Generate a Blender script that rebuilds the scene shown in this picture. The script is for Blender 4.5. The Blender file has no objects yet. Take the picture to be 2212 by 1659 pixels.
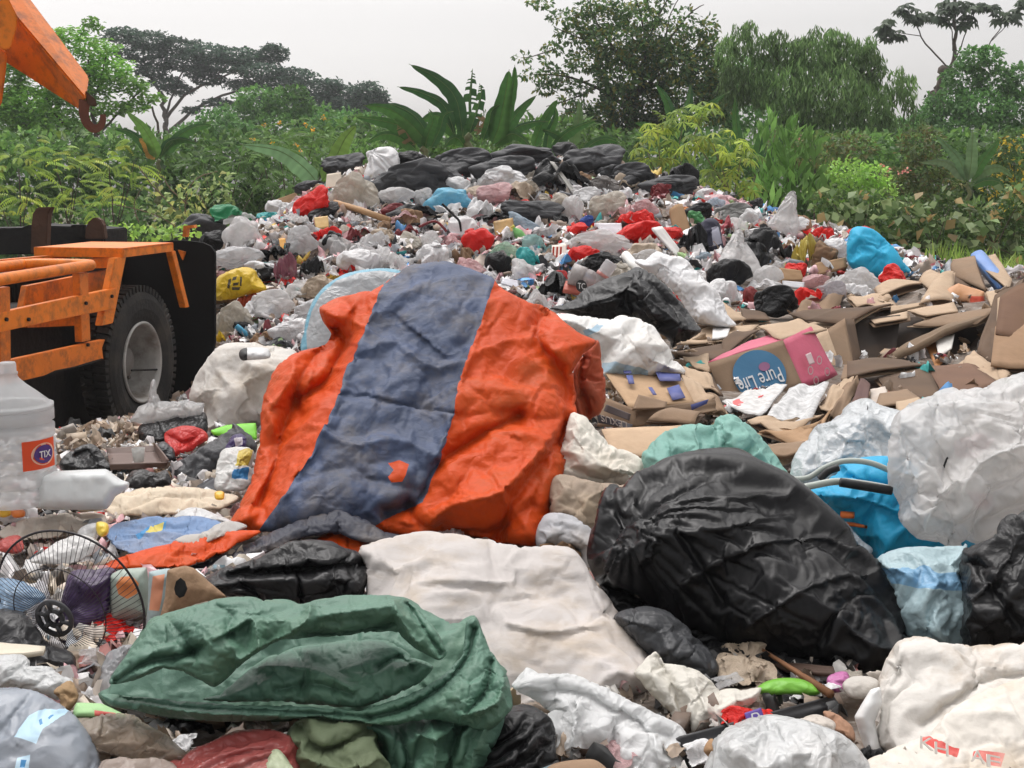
import bpy, bmesh, math, random
import numpy as np
from mathutils import Vector, Matrix, noise, geometry
R = math.radians
scene = bpy.context.scene
COL = bpy.context.collection

# ------------------------------------------------------------------ camera
CAM_H, PITCH, F = 2.0, R(8.7), 3000.0            # F: focal length in units of a 2212 wide picture
cam = bpy.data.objects.new("camera", bpy.data.cameras.new("camera"))
COL.objects.link(cam)
cam.location = (0, 0, CAM_H)
cam.rotation_euler = (math.pi / 2 - PITCH, 0, 0)
cam.data.sensor_width = 36
cam.data.lens = 36 * F / 2212
cam.data.clip_start = 0.05
cam.data.clip_end = 2000
scene.camera = cam

# ------------------------------------------------------------------ overcast sky and weak sun
SUN_EL, SUN_AZ = R(62), R(-30)
world = bpy.data.worlds.new("World")
scene.world = world
world.use_nodes = True
wt = world.node_tree
bg = wt.nodes["Background"]
sky = wt.nodes.new("ShaderNodeTexSky")
sky.sky_type = 'NISHITA'
sky.sun_disc = False
sky.sun_elevation = SUN_EL
sky.sun_rotation = SUN_AZ
sky.dust_density = 4
hs = wt.nodes.new("ShaderNodeHueSaturation")
hs.inputs['Saturation'].default_value = 0.05
wt.links.new(sky.outputs[0], hs.inputs['Color'])
tc = wt.nodes.new("ShaderNodeTexCoord")
sx = wt.nodes.new("ShaderNodeSeparateXYZ")
wt.links.new(tc.outputs['Generated'], sx.inputs[0])
rmp = wt.nodes.new("ShaderNodeValToRGB")          # overcast: the zenith is brighter than the horizon
for i_, (ps_, v_) in enumerate(((0.0, 2.33), (0.1, 1.69), (0.3, 1.45), (0.9, 2.3))):
    e_ = rmp.color_ramp.elements[i_] if i_ < 2 else rmp.color_ramp.elements.new(ps_)
    e_.position = ps_; e_.color = (v_, v_ * .975, v_ * .965, 1)
wt.links.new(sx.outputs['Z'], rmp.inputs[0])
cn = wt.nodes.new("ShaderNodeTexNoise")
cn.inputs['Scale'].default_value = 2.2
cn.inputs['Detail'].default_value = 5
wt.links.new(tc.outputs['Generated'], cn.inputs['Vector'])
cm = wt.nodes.new("ShaderNodeMapRange")
cm.inputs[3].default_value = 0.93
cm.inputs[4].default_value = 1.07
wt.links.new(cn.outputs[0], cm.inputs[0])
m1 = wt.nodes.new("ShaderNodeMix"); m1.data_type = 'RGBA'; m1.blend_type = 'MULTIPLY'; m1.inputs[0].default_value = 1
wt.links.new(hs.outputs[0], m1.inputs[6]); wt.links.new(rmp.outputs[0], m1.inputs[7])
m2 = wt.nodes.new("ShaderNodeMix"); m2.data_type = 'RGBA'; m2.blend_type = 'MULTIPLY'; m2.inputs[0].default_value = 1
wt.links.new(m1.outputs[2], m2.inputs[6]); wt.links.new(cm.outputs[0], m2.inputs[7])
wt.links.new(m2.outputs[2], bg.inputs[0])
bg.inputs[1].default_value = 0.12
sl = bpy.data.lights.new("sun", 'SUN')
sl.energy = 0.7
sl.angle = R(45)
sl.color = (1, 0.97, 0.93)
sun = bpy.data.objects.new("sun", sl)
COL.objects.link(sun)
sun.rotation_euler = (math.pi / 2 - SUN_EL, 0, math.pi + R(30) * -1)
scene.view_settings.view_transform = 'Standard'
scene.view_settings.look = 'None'
scene.view_settings.exposure = 0.06
scene.view_settings.gamma = 1
scene.render.engine = 'CYCLES'
scene.cycles.max_bounces = 6
scene.cycles.transparent_max_bounces = 12
scene.cycles.use_denoising = True

# ------------------------------------------------------------------ helpers
CP, SP = math.cos(PITCH), math.sin(PITCH)
def ray(x, y):
    u = 829.5 - y
    return (x - 1106.0, F * CP + u * SP, -F * SP + u * CP)
def P(x, y, Y):
    d = ray(x, y); k = Y / d[1]
    return np.array((d[0] * k, Y, CAM_H + d[2] * k))
def S(x, y, Y):
    return Y / ray(x, y)[1]
def proj(p):
    X, Y, Z = p[0], p[1], p[2] - CAM_H
    f = Y * CP - Z * SP; u = Y * SP + Z * CP
    return (1106 + F * X / f, 829.5 - F * u / f)

def link(name, me, mat=None, parent=None, smooth=True):
    o = bpy.data.objects.new(name, me)
    COL.objects.link(o)
    if mat is not None:
        for m in (mat if isinstance(mat, (list, tuple)) else [mat]):
            me.materials.append(m)
    if smooth and len(me.polygons):
        me.polygons.foreach_set('use_smooth', np.ones(len(me.polygons), dtype=bool))
    if parent is not None:
        o.parent = parent
    return o
def mesh_obj(name, v, f, mat=None, parent=None, smooth=True):
    me = bpy.data.meshes.new(name)
    me.from_pydata([tuple(map(float, p)) for p in v], [], [tuple(map(int, a)) for a in f])
    me.update()
    return link(name, me, mat, parent, smooth)
def fast_mesh(name, v, f, mat=None, parent=None, smooth=True, col=None, mi=None):
    """v (n,3), f (m,k) all of one size; col (n,3) -> point colour 'Col'"""
    v = np.asarray(v, dtype=np.float32); f = np.asarray(f, dtype=np.int32)
    me = bpy.data.meshes.new(name)
    me.vertices.add(len(v)); me.vertices.foreach_set('co', v.ravel())
    k = f.shape[1]
    me.loops.add(f.size); me.loops.foreach_set('vertex_index', f.ravel())
    me.polygons.add(len(f))
    me.polygons.foreach_set('loop_start', np.arange(0, f.size, k, dtype=np.int32))
    me.polygons.foreach_set('loop_total', np.full(len(f), k, dtype=np.int32))
    me.update(calc_edges=True)
    if col is not None:
        a = me.color_attributes.new('Col', 'FLOAT_COLOR', 'POINT')
        c = np.ones((len(v), 4), dtype=np.float32); c[:, :3] = col
        a.data.foreach_set('color', c.ravel())
    o = link(name, me, mat, parent, smooth)
    if mi is not None:
        me.polygons.foreach_set('material_index', np.asarray(mi, dtype=np.int32))
    return o
def tag(o, label, cat, group=None):
    o['label'] = label; o['category'] = cat
    if group: o['group'] = group
    return o
def kind(o, k):
    o['kind'] = k; return o
def empty(name, loc=(0, 0, 0), rz=0.0):
    o = bpy.data.objects.new(name, None); COL.objects.link(o)
    o.empty_display_size = 0.1
    o.location = loc; o.rotation_euler = (0, 0, rz)
    return o
def adopt(root, *kids):
    """parent parts built in world space under a root that is not rotated"""
    for k in kids:
        k.parent = root
        k.matrix_parent_inverse = Matrix.Translation(-Vector(root.location))
def tube(path, rad, seg=8, cap=True):
    path = [np.array(p, float) for p in path]
    n = len(path)
    if np.isscalar(rad): rad = [rad] * n
    v, f = [], []
    up = np.array((0.13, 0.31, 0.94))
    for i, p in enumerate(path):
        t = path[min(i + 1, n - 1)] - path[max(i - 1, 0)]
        t = t / (np.linalg.norm(t) + 1e-9)
        a = np.cross(t, up)
        if np.linalg.norm(a) < 0.15: a = np.cross(t, (1, 0, 0.1))
        a /= np.linalg.norm(a); b = np.cross(t, a)
        for k in range(seg):
            w = 2 * math.pi * k / seg
            v.append(p + rad[i] * (a * math.cos(w) + b * math.sin(w)))
    for i in range(n - 1):
        for k in range(seg):
            q = (k + 1) % seg
            f.append((i * seg + k, i * seg + q, (i + 1) * seg + q, (i + 1) * seg + k))
    if cap:
        f.append(tuple(range(seg - 1, -1, -1))); f.append(tuple((n - 1) * seg + k for k in range(seg)))
    return v, f
class MB:
    """collects shapes into one mesh"""
    def __init__(s): s.v, s.f = [], []
    def add(s, vf):
        b = len(s.v); s.v += [tuple(map(float, p)) for p in vf[0]]
        s.f += [tuple(i + b for i in q) for q in vf[1]]
        return s
    def box(s, lo, hi):
        (a, b, c), (d, e, g) = lo, hi
        return s.add(([(a, b, c), (d, b, c), (d, e, c), (a, e, c), (a, b, g), (d, b, g), (d, e, g), (a, e, g)],
                      [(3, 2, 1, 0), (4, 5, 6, 7), (0, 1, 5, 4), (1, 2, 6, 5), (2, 3, 7, 6), (3, 0, 4, 7)]))
    def hexa(s, p):
        return s.add((p, [(3, 2, 1, 0), (4, 5, 6, 7), (0, 1, 5, 4), (1, 2, 6, 5), (2, 3, 7, 6), (3, 0, 4, 7)]))
    def tube(s, path, rad, seg=8): return s.add(tube(path, rad, seg))
    def build(s, name, mat, parent=None, smooth=False, bevel=0):
        o = mesh_obj(name, s.v, s.f, mat, parent, smooth)
        if bevel:
            bm = bmesh.new(); bm.from_mesh(o.data)
            ed = [e for e in bm.edges if len(e.link_faces) == 2 and e.calc_face_angle(0) > 0.6]
            bmesh.ops.bevel(bm, geom=ed, offset=bevel, segments=2, affect='EDGES', clamp_overlap=True)
            bm.to_mesh(o.data); bm.free(); o.data.update()
        return o
def smooth_path(pts, n=6):
    pts = [np.array(p, float) for p in pts]; out = []
    for i in range(len(pts) - 1):
        p0, p1, p2, p3 = pts[max(i - 1, 0)], pts[i], pts[i + 1], pts[min(i + 2, len(pts) - 1)]
        for t in np.linspace(0, 1, n, endpoint=False):
            out.append(0.5 * (2 * p1 + (p2 - p0) * t + (2 * p0 - 5 * p1 + 4 * p2 - p3) * t * t + (3 * p1 - p0 - 3 * p2 + p3) * t ** 3))
    out.append(pts[-1]); return out
def lathe(prof, seg=32, cap=True):
    v, f = [], []
    for r, z in prof:
        for k in range(seg):
            w = 2 * math.pi * k / seg
            v.append((r * math.cos(w), r * math.sin(w), z))
    for i in range(len(prof) - 1):
        for k in range(seg):
            q = (k + 1) % seg
            f.append((i * seg + k, i * seg + q, (i + 1) * seg + q, (i + 1) * seg + k))
    if cap: f.append(tuple(range(seg - 1, -1, -1))); f.append(tuple((len(prof) - 1) * seg + k for k in range(seg)))
    return v, f

# ------------------------------------------------------------------ materials
_M = {}
def node_mat(name):
    m = bpy.data.materials.new(name); m.use_nodes = True
    nt = m.node_tree
    return m, nt, nt.nodes['Principled BSDF'], nt.nodes['Material Output']
def mat(col, rough=0.6, bump=0.25, bscale=30, var=0.12, vscale=4, dirt=0.0, dcol=(0.16, 0.12, 0.08), dscale=3,
        spec=0.4, thin=0.0, clear=0.0, crease=0.0, cscale=9, metal=0.0, wave=0.0, name='surface', aniso=None):
    key = (tuple(col), rough, bump, bscale, var, vscale, dirt, tuple(dcol), dscale, spec, thin, clear, crease, cscale, metal, wave, aniso)
    if key in _M: return _M[key]
    m, nt, b, out = node_mat(name)
    N, L = nt.nodes.new, nt.links.new
    t = N("ShaderNodeTexCoord"); vec = t.outputs['Object']
    if aniso:
        mp = N("ShaderNodeMapping"); mp.inputs['Scale'].default_value = aniso
        L(vec, mp.inputs[0]); avec = mp.outputs[0]
    else: avec = vec
    n1 = N("ShaderNodeTexNoise"); n1.inputs['Scale'].default_value = vscale; n1.inputs['Detail'].default_value = 6
    L(avec, n1.inputs['Vector'])
    mr = N("ShaderNodeMapRange"); mr.inputs[1].default_value = 0.3; mr.inputs[2].default_value = 0.7
    mr.inputs[3].default_value = 1 - var; mr.inputs[4].default_value = 1 + var
    L(n1.outputs[0], mr.inputs[0])
    mx = N("ShaderNodeMix"); mx.data_type = 'RGBA'; mx.blend_type = 'MULTIPLY'; mx.inputs[0].default_value = 1
    mx.inputs[6].default_value = (*col, 1); L(mr.outputs[0], mx.inputs[7])
    c = mx.outputs[2]
    if dirt > 0:
        n2 = N("ShaderNodeTexNoise"); n2.inputs['Scale'].default_value = dscale; n2.inputs['Detail'].default_value = 9
        n2.inputs['Roughness'].default_value = 0.68; L(avec, n2.inputs['Vector'])
        r2 = N("ShaderNodeMapRange"); r2.inputs[1].default_value = 0.46; r2.inputs[2].default_value = 0.67
        r2.inputs[3].default_value = 0; r2.inputs[4].default_value = dirt; L(n2.outputs[0], r2.inputs[0])
        m2 = N("ShaderNodeMix"); m2.data_type = 'RGBA'; L(r2.outputs[0], m2.inputs[0]); L(c, m2.inputs[6])
        m2.inputs[7].default_value = (*dcol, 1); c = m2.outputs[2]
    L(c, b.inputs['Base Color'])
    b.inputs['Roughness'].default_value = rough
    b.inputs['Specular IOR Level'].default_value = spec
    b.inputs['Metallic'].default_value = metal
    last = None
    if crease > 0:                                  # crumple lines
        nz = N("ShaderNodeTexNoise"); nz.inputs['Scale'].default_value = cscale * 0.6; nz.inputs['Detail'].default_value = 3
        L(vec, nz.inputs['Vector'])
        ad = N("ShaderNodeMix"); ad.data_type = 'RGBA'; ad.blend_type = 'ADD'; ad.inputs[0].default_value = 0.6
        L(vec, ad.inputs[6]); L(nz.outputs[1], ad.inputs[7])
        vo = N("ShaderNodeTexVoronoi"); vo.distance = 'CHEBYCHEV'; vo.inputs['Scale'].default_value = cscale
        L(ad.outputs[2], vo.inputs['Vector'])
        bc = N("ShaderNodeBump"); bc.inputs['Strength'].default_value = crease; bc.inputs['Distance'].default_value = 0.25 / cscale
        L(vo.outputs['Distance'], bc.inputs['Height']); last = bc
    if bump > 0:
        n3 = N("ShaderNodeTexNoise"); n3.inputs['Scale'].default_value = bscale; n3.inputs['Detail'].default_value = 6
        L(avec, n3.inputs['Vector'])
        bp = N("ShaderNodeBump"); bp.inputs['Strength'].default_value = bump; bp.inputs['Distance'].default_value = 0.5 / bscale
        L(n3.outputs[0], bp.inputs['Height'])
        if last: L(last.outputs[0], bp.inputs['Normal'])
        last = bp
    if last: L(last.outputs[0], b.inputs['Normal'])
    sh = b.outputs[0]
    if thin > 0:
        tr = N("ShaderNodeBsdfTranslucent"); L(c, tr.inputs['Color'])
        a = N("ShaderNodeMixShader"); a.inputs[0].default_value = thin
        L(sh, a.inputs[1]); L(tr.outputs[0], a.inputs[2]); sh = a.outputs[0]
    if clear > 0:
        tp = N("ShaderNodeBsdfTransparent"); tp.inputs['Color'].default_value = (0.95, 0.95, 0.95, 1)
        a = N("ShaderNodeMixShader"); a.inputs[0].default_value = clear
        L(sh, a.inputs[1]); L(tp.outputs[0], a.inputs[2]); sh = a.outputs[0]
    L(sh, out.inputs['Surface'])
    _M[key] = m
    return m
def film(col, **k):                                  # opaque polythene
    d = dict(rough=0.36, bump=0.2, bscale=45, var=0.08, crease=0.35, cscale=11, spec=0.3, thin=0.15, name='plastic_film'); d.update(k)
    return mat(col, **d)
def clearfilm(col, **k):
    d = dict(rough=0.22, bump=0.15, bscale=45, var=0.15, crease=0.45, cscale=11, spec=0.45, thin=0.35, clear=0.3, dirt=0.25, dcol=(0.4, 0.33, 0.27), name='clear_film'); d.update(k)
    return mat(col, **d)
def woven(col, **k):                                 # woven sack cloth
    d = dict(rough=0.7, bump=0.25, bscale=70, var=0.08, dirt=0.4, dcol=(0.33, 0.25, 0.16), crease=0.2, cscale=5, spec=0.3, name='woven_cloth'); d.update(k)
    return mat(col, **d)
def card_mat(col=(0.36, 0.22, 0.12), **k):
    d = dict(rough=0.85, bump=0.15, bscale=60, var=0.14, dirt=0.35, dcol=(0.14, 0.08, 0.04), dscale=2.5, spec=0.2, name='cardboard'); d.update(k)
    return mat(col, **d)
def col_mat(name, rough=0.55, thin=0.0, spec=0.4, var=0.2, vscale=3):
    m, nt, b, out = node_mat(name)
    N, L = nt.nodes.new, nt.links.new
    a = N("ShaderNodeAttribute"); a.attribute_name = 'Col'
    t = N("ShaderNodeTexCoord"); n = N("ShaderNodeTexNoise"); n.inputs['Scale'].default_value = vscale; n.inputs['Detail'].default_value = 4
    L(t.outputs['Object'], n.inputs['Vector'])
    r = N("ShaderNodeMapRange"); r.inputs[1].default_value = .3; r.inputs[2].default_value = .7
    r.inputs[3].default_value = 1 - var; r.inputs[4].default_value = 1 + var; L(n.outputs[0], r.inputs[0])
    x = N("ShaderNodeMix"); x.data_type = 'RGBA'; x.blend_type = 'MULTIPLY'; x.inputs[0].default_value = 1
    L(a.outputs['Color'], x.inputs[6]); L(r.outputs[0], x.inputs[7])
    L(x.outputs[2], b.inputs['Base Color']); b.inputs['Roughness'].default_value = rough; b.inputs['Specular IOR Level'].default_value = spec
    if thin:
        tr = N("ShaderNodeBsdfTranslucent"); L(x.outputs[2], tr.inputs['Color'])
        s = N("ShaderNodeMixShader"); s.inputs[0].default_value = thin
        L(b.outputs[0], s.inputs[1]); L(tr.outputs[0], s.inputs[2]); L(s.outputs[0], out.inputs['Surface'])
    return m
LEAF = col_mat('leaf', 0.5, 0.42, 0.35)
BARK = mat((0.09, 0.07, 0.055), 0.9, 0.6, 14, 0.3, 5, name='bark')
LITTER = col_mat('mixed_litter', 0.5, 0.08, 0.45, 0.25, 14)

# ------------------------------------------------------------------ terrain through control points
_ctl = [(x, 1720, 2.75) for x in (-150, 500, 1106, 1700, 2350)] + [(x, 1450, 3.6) for x in (-100, 600, 1106, 1700, 2300)] + \
    [(x, 1300, 4.15) for x in (-50, 600, 1106, 1650, 2250)] + [(0, 1150, 4.95), (500, 1150, 5.0), (1000, 1160, 4.95), (1500, 1150, 5.0), (2200, 1120, 5.1)] + \
    [(0, 1050, 5.75), (350, 1050, 5.8), (0, 985, 6.5), (250, 980, 6.7), (500, 960, 6.9), (330, 905, 7.9), (450, 900, 8.0), (900, 950, 7.2), (1300, 990, 6.5), (1600, 960, 6.8), (2100, 960, 6.8)] + \
    [(1450, 880, 7.7), (1800, 880, 7.7), (2250, 860, 7.8), (1450, 730, 9.6), (1800, 690, 10.0), (2250, 640, 10.4), (950, 850, 8.6), (600, 800, 9.8), (700, 735, 11.2), (950, 700, 11.4), (1250, 690, 11.0)] + \
    [(500, 720, 11.6), (480, 560, 13.2), (600, 600, 13.0), (620, 480, 14.6), (770, 440, 15.4), (900, 410, 16), (760, 370, 17.2), (900, 360, 17.5), (1130, 345, 17.8), (1300, 345, 17.8), (1460, 405, 16.8), (1560, 440, 16), (1700, 490, 14.8), (1850, 560, 13.6), (1950, 600, 13.0)] + \
    [(900, 620, 12.6), (1200, 590, 12.7), (900, 500, 14.3), (1200, 480, 14.8), (1500, 540, 13.4), (1400, 620, 12.1), (1650, 610, 12.3), (2150, 585, 12.6)]
_pts = [P(*c) for c in _ctl] + [np.array(p, float) for p in
    [(-2.75, 9.3, 0.1), (-2.9, 10.3, 0.1), (-3.6, 9, 0), (-5, 8, 0), (-3.2, 12, 0.15), (-5, 13, 0), (-4.5, 17, 0.1), (-3, 20, 0.6), (0, 21, 0.8), (3.5, 20, 0.7), (6, 17, 0.4), (7, 13, 0.5), (8, 9, 0.6), (-7, 6, .2), (0, 24, 0), (6, 24, 0), (-6, 24, 0), (-3.5, 4, .7), (3.5, 3.5, .8), (0, 0.5, .55), (-3, 0.5, .5), (3, .5, .5)]]
_pts = np.array(_pts)
def _tps_fit(p):
    n = len(p); d = np.linalg.norm(p[:, None, :2] - p[None, :, :2], axis=2)
    K = np.where(d > 0, d * d * np.log(d + 1e-9), 0) + np.eye(n) * 0.4
    A = np.zeros((n + 3, n + 3)); A[:n, :n] = K; A[:n, n] = 1; A[:n, n + 1:] = p[:, :2]; A[n, :n] = 1; A[n + 1:, :n] = p[:, :2].T
    return np.linalg.solve(A, np.r_[p[:, 2], 0, 0, 0])
_w = _tps_fit(_pts)
def H(X, Y):
    X = np.atleast_1d(np.asarray(X, float)); Y = np.atleast_1d(np.asarray(Y, float))
    d = np.hypot(X[:, None] - _pts[None, :, 0], Y[:, None] - _pts[None, :, 1])
    z = np.where(d > 0, d * d * np.log(d + 1e-9), 0) @ _w[:-3] + _w[-3] + _w[-2] * X + _w[-1] * Y
    z = z - .5 * np.exp(-(((X - 2.62) / .55) ** 2 + ((Y - 9.75) / .5) ** 2))      # a hollow between the cardboard sheets
    fx = np.clip((9.5 - np.abs(X)) / 3.5, 0, 1); fy = np.clip((25 - Y) / 3, 0, 1) * np.clip((Y + 1) / 1.5, 0, 1)
    return np.clip(z, -0.05, 2.6) * fx * fy
_YS = np.arange(2.4, 26, 0.04)
def hitY(px, py):
    """distance at which the view ray through a picture point meets the terrain"""
    d = ray(px, py)
    X = d[0] / d[1] * _YS; Z = CAM_H + d[2] / d[1] * _YS
    w = np.nonzero(Z <= H(X, _YS))[0]
    return float(_YS[w[0]]) if len(w) else 18.0

# ------------------------------------------------------------------ soft bodies: an inflated outline, creased by a short cloth relaxation
SIMS = []
def smooth_loop(pts, step, tension=0.5):
    pts = np.array(pts, float); n = len(pts); out = []
    for i in range(n):
        p0, p1, p2, p3 = pts[i - 1], pts[i], pts[(i + 1) % n], pts[(i + 2) % n]
        k = max(1, int(np.linalg.norm(p2 - p1) / step))
        for t in np.arange(k) / k:
            m1, m2 = tension * (p2 - p0), tension * (p3 - p1)
            out.append((2 * t ** 3 - 3 * t * t + 1) * p1 + (t ** 3 - 2 * t * t + t) * m1 + (-2 * t ** 3 + 3 * t * t) * p2 + (t ** 3 - t * t) * m2)
    return np.array(out)
def seg_dist(p, a, b):
    ab = b - a; L2 = (ab * ab).sum(1) + 1e-9
    t = np.clip(((p[:, None] - a[None]) * ab[None]).sum(2) / L2[None], 0, 1)
    return np.linalg.norm(p[:, None] - (a[None] + t[..., None] * ab[None]), axis=2).min(1)
def in_poly(p, poly):
    poly = np.array(poly, float); x, y = p[:, 0], p[:, 1]; c = np.zeros(len(p), bool)
    j = len(poly) - 1
    for i in range(len(poly)):
        xi, yi = poly[i]; xj, yj = poly[j]
        c ^= ((yi > y) != (yj > y)) & (x < (xj - xi) * (y - yi) / (yj - yi + 1e-12) + xi)
        j = i
    return c
def nz(p, s, seed=0.0):
    return np.array([noise.noise(Vector((a[0] * s + seed, a[1] * s - seed * .7, (a[2] * s if len(a) > 2 else 0) + seed * 1.3))) for a in p])
def facet(q, sp, seed):
    """flat facets meeting in sharp creases, about sp across; values in -1..1"""
    rs = np.random.RandomState(int(seed * 17) % 9999 + 3)
    a = rs.rand() * math.pi; c, s_ = math.cos(a), math.sin(a)
    u = np.c_[q[:, 0] * c - q[:, 1] * s_, (q[:, 0] * s_ + q[:, 1] * c) * 1.5] / sp       # facets a little elongated
    lo = np.floor(u.min(0)) - 1; u = u - lo; n = np.ceil(u.max(0)).astype(int) + 2
    jx, jy = rs.rand(*n) * .8 + .1, rs.rand(*n) * .8 + .1; hv = rs.rand(*n) * 2 - 1; hv = np.sign(hv) * np.abs(hv) ** .7
    best = np.full(len(u), -9.0); ij = np.floor(u).astype(int)
    for dx in (-1, 0, 1):                            # upper envelope of randomly tilted planes
        for dy in (-1, 0, 1):
            i = np.clip(ij[:, 0] + dx, 0, n[0] - 1); j = np.clip(ij[:, 1] + dy, 0, n[1] - 1)
            vx, vy = u[:, 0] - i - jx[i, j], u[:, 1] - j - jy[i, j]
            best = np.maximum(best, .35 * hv[i, j] + 1.1 * (np.cos(hv[i, j] * 9) * vx + np.sin(hv[i, j] * 9) * vy) * .45 - .8 * np.hypot(vx, vy))
    return np.clip((best + .2) * 1.6, -1.2, 1.2)
def puff(name, pts, Y, mats, T=0.2, back=0.6, lean=0.8, nv=1600, rr=1.0, folds=(), knots=(), paint=(), lump=0.15, seed=0,
         sim=None, parent=None, tension=0.5, dyx=0.0, ridges=(), facets=None):
    """pts: outline as seen from the camera; Y: distance of its lowest edge; T: thickness (m) towards the viewer, back*T behind;
    lean: metres further away per metre of height."""
    pts = np.array(pts, float)
    x, y = pts[:, 0], pts[:, 1]
    area = 0.5 * abs(np.dot(x, np.roll(y, 1)) - np.dot(y, np.roll(x, 1)))
    step = math.sqrt(area / nv * 1.15)
    loop = smooth_loop(pts, step, tension)
    lo, hi = loop.min(0), loop.max(0)
    rs = np.random.RandomState(int(seed * 10) + 5)
    gx = np.arange(lo[0], hi[0], step); gy = np.arange(lo[1], hi[1], step * 0.866)
    g = np.array([(a + (step / 2 if j % 2 else 0), b) for j, b in enumerate(gy) for a in gx])
    g = g + (rs.rand(*g.shape) - .5) * step * 0.35
    A, B = loop, np.roll(loop, -1, 0)
    g = g[in_poly(g, loop)]
    g = g[seg_dist(g, A, B) > step * 0.55]
    nb = len(loop); xp, xe = [], []
    for poly, k in paint:
        pl = np.array(list(poly) + [poly[0]], float); pts_ = []
        for a_, b_ in zip(pl[:-1], pl[1:]):
            m_ = max(1, int(np.linalg.norm(b_ - a_) / step)); pts_ += [a_ + (b_ - a_) * i_ / m_ for i_ in range(m_)]
        pts_ = np.array(pts_); ok = in_poly(pts_, loop) & (seg_dist(pts_, A, B) > step * .6); ix = {}
        for i_ in range(len(pts_)):
            if ok[i_]: ix[i_] = nb + len(xp); xp.append(pts_[i_])
        xe += [(ix[i_], ix[(i_ + 1) % len(pts_)]) for i_ in range(len(pts_)) if i_ in ix and (i_ + 1) % len(pts_) in ix]
    if xp:
        x_ = np.array(xp); g = g[np.array([((x_ - p) ** 2).sum(1).min() for p in g]) > (step * .5) ** 2]
    vv = [Vector(p) for p in loop] + [Vector(p) for p in xp] + [Vector(p) for p in g]
    res = geometry.delaunay_2d_cdt(vv, [(i, (i + 1) % nb) for i in range(nb)] + xe, [], 1, 1e-4)
    q = np.array([(p.x, p.y) for p in res[0]]); tri = np.array([t for t in res[2] if len(t) == 3])
    d = seg_dist(q, A, B)
    isb = d < step * 0.05
    Rr = rr * d.max()
    t = np.clip(d / Rr, 0, 1)
    h = T * np.sqrt(np.clip(1 - (1 - t) ** 2, 0, 1))
    s0 = S(q[:, 0].mean(), q[:, 1].mean(), Y)
    m = q * s0
    h = h + T * lump * 2 * nz(m, 2.2 / (math.sqrt(area) * s0), seed) * t
    fm = np.zeros(len(q), bool)
    for f in folds:                                  # (polyline, depth in m, half width in picture units): a groove or, if positive, a ridge
        pl = np.array(smooth_path(f[0], 5)); dd = seg_dist(q, pl[:-1], pl[1:])
        prof = np.exp(-(dd / f[2]) ** 1.3)
        h = h + f[1] * prof * np.clip(d / (step * 1.5), 0, 1); fm |= (prof > .35)
    if facets is None: sz = math.sqrt(area); facets = [(sz / 3, T * .10)]
    for k_, (sp_, am_) in enumerate(facets):
        h = h + am_ * facet(q, sp_, seed + 1.3 * k_ + .7) * np.clip(d / (sp_ * .35), 0, 1)
    for kn in knots:                                 # (x, y, reach, amplitude, number of pleats): pleats running out of a gathered neck
        dx, dy = q[:, 0] - kn[0], q[:, 1] - kn[1]
        rad = np.hypot(dx, dy); an = np.arctan2(dy, dx)
        w = np.abs(np.sin(an * kn[4] / 2 + 3.2 * nz(np.c_[rad / kn[2] * 1.6, an * 1.6], 1.0, seed))) * (.35 + 1.1 * np.abs(nz(np.c_[rad / kn[2] * 1.2, an * 1.3], 1.0, seed + 5)))
        h = h + kn[3] * (w - .5) * np.exp(-(rad / kn[2]) ** 2 * 1.3) * np.clip(rad / (kn[2] * .12), 0, 1)
        h = h - kn[3] * 1.2 * np.exp(-(rad / (kn[2] * .16)) ** 2)
    for rg in ridges:                                # parallel folds: (angle deg, wavelength, amplitude)
        a = R(rg[0]); u = q[:, 0] * math.cos(a) + q[:, 1] * math.sin(a)
        ph = 5 * nz(q, 1.0 / (rg[1] * 6), seed + 3)
        h = h + rg[2] * (np.abs(np.sin(u / rg[1] * math.pi + ph)) - .5) * np.clip(d / (rg[1]), 0, 1)
    h[isb] = 0
    yb = hi[1]
    Yb = Y + lean * (yb - q[:, 1]) * s0 + dyx * (q[:, 0] - q[:, 0].mean()) * s0
    rr_ = np.array([ray(a, b) for a, b in q])
    base = rr_ * (Yb / rr_[:, 1])[:, None]
    un = rr_ / np.linalg.norm(rr_, axis=1)[:, None]
    front = base - un * h[:, None]; front[:, 2] += CAM_H
    hb = np.maximum(np.abs(h) * back, 0.004); hb[isb] = 0
    bck = base + un * hb[:, None]; bck[:, 2] += CAM_H
    n = len(q); mp = np.arange(n); extra = np.nonzero(~isb)[0]
    mp2 = mp.copy(); mp2[extra] = n + np.arange(len(extra))
    V = np.r_[front, bck[extra]]
    # orientation: front faces look at the camera
    a, b, c = front[tri[:, 0]], front[tri[:, 1]], front[tri[:, 2]]
    nn = np.cross(b - a, c - a); ctr = (a + b + c) / 3 - np.array((0, 0, CAM_H))
    flip = (nn * ctr).sum(1) > 0
    tri[flip] = tri[flip][:, ::-1]
    Fc = np.r_[tri, mp2[tri][:, ::-1]]
    mi = np.zeros(len(Fc), int)
    cpx = (q[tri[:, 0]] + q[tri[:, 1]] + q[tri[:, 2]]) / 3
    for poly, k in paint:
        w = in_poly(cpx, poly); mi[:len(tri)][w] = k
    org = V.mean(0)
    o = fast_mesh(name, V - org, Fc, mats, None, True, None, mi)
    o.location = org
    if parent is not None: adopt(parent, o)
    if sim is not False:
        w = dict(shrink=-.12, pin=.5, edge=.35, thr=.40, pf=6, goal=0.02, bend=.03, frames=17); w.update(sim or {})
        SIMS.append((o, w, np.r_[np.where(isb, w['edge'], np.where(fm, w.get('fold', .22), 0)), np.zeros(len(extra))], seed))
    return o
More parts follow.
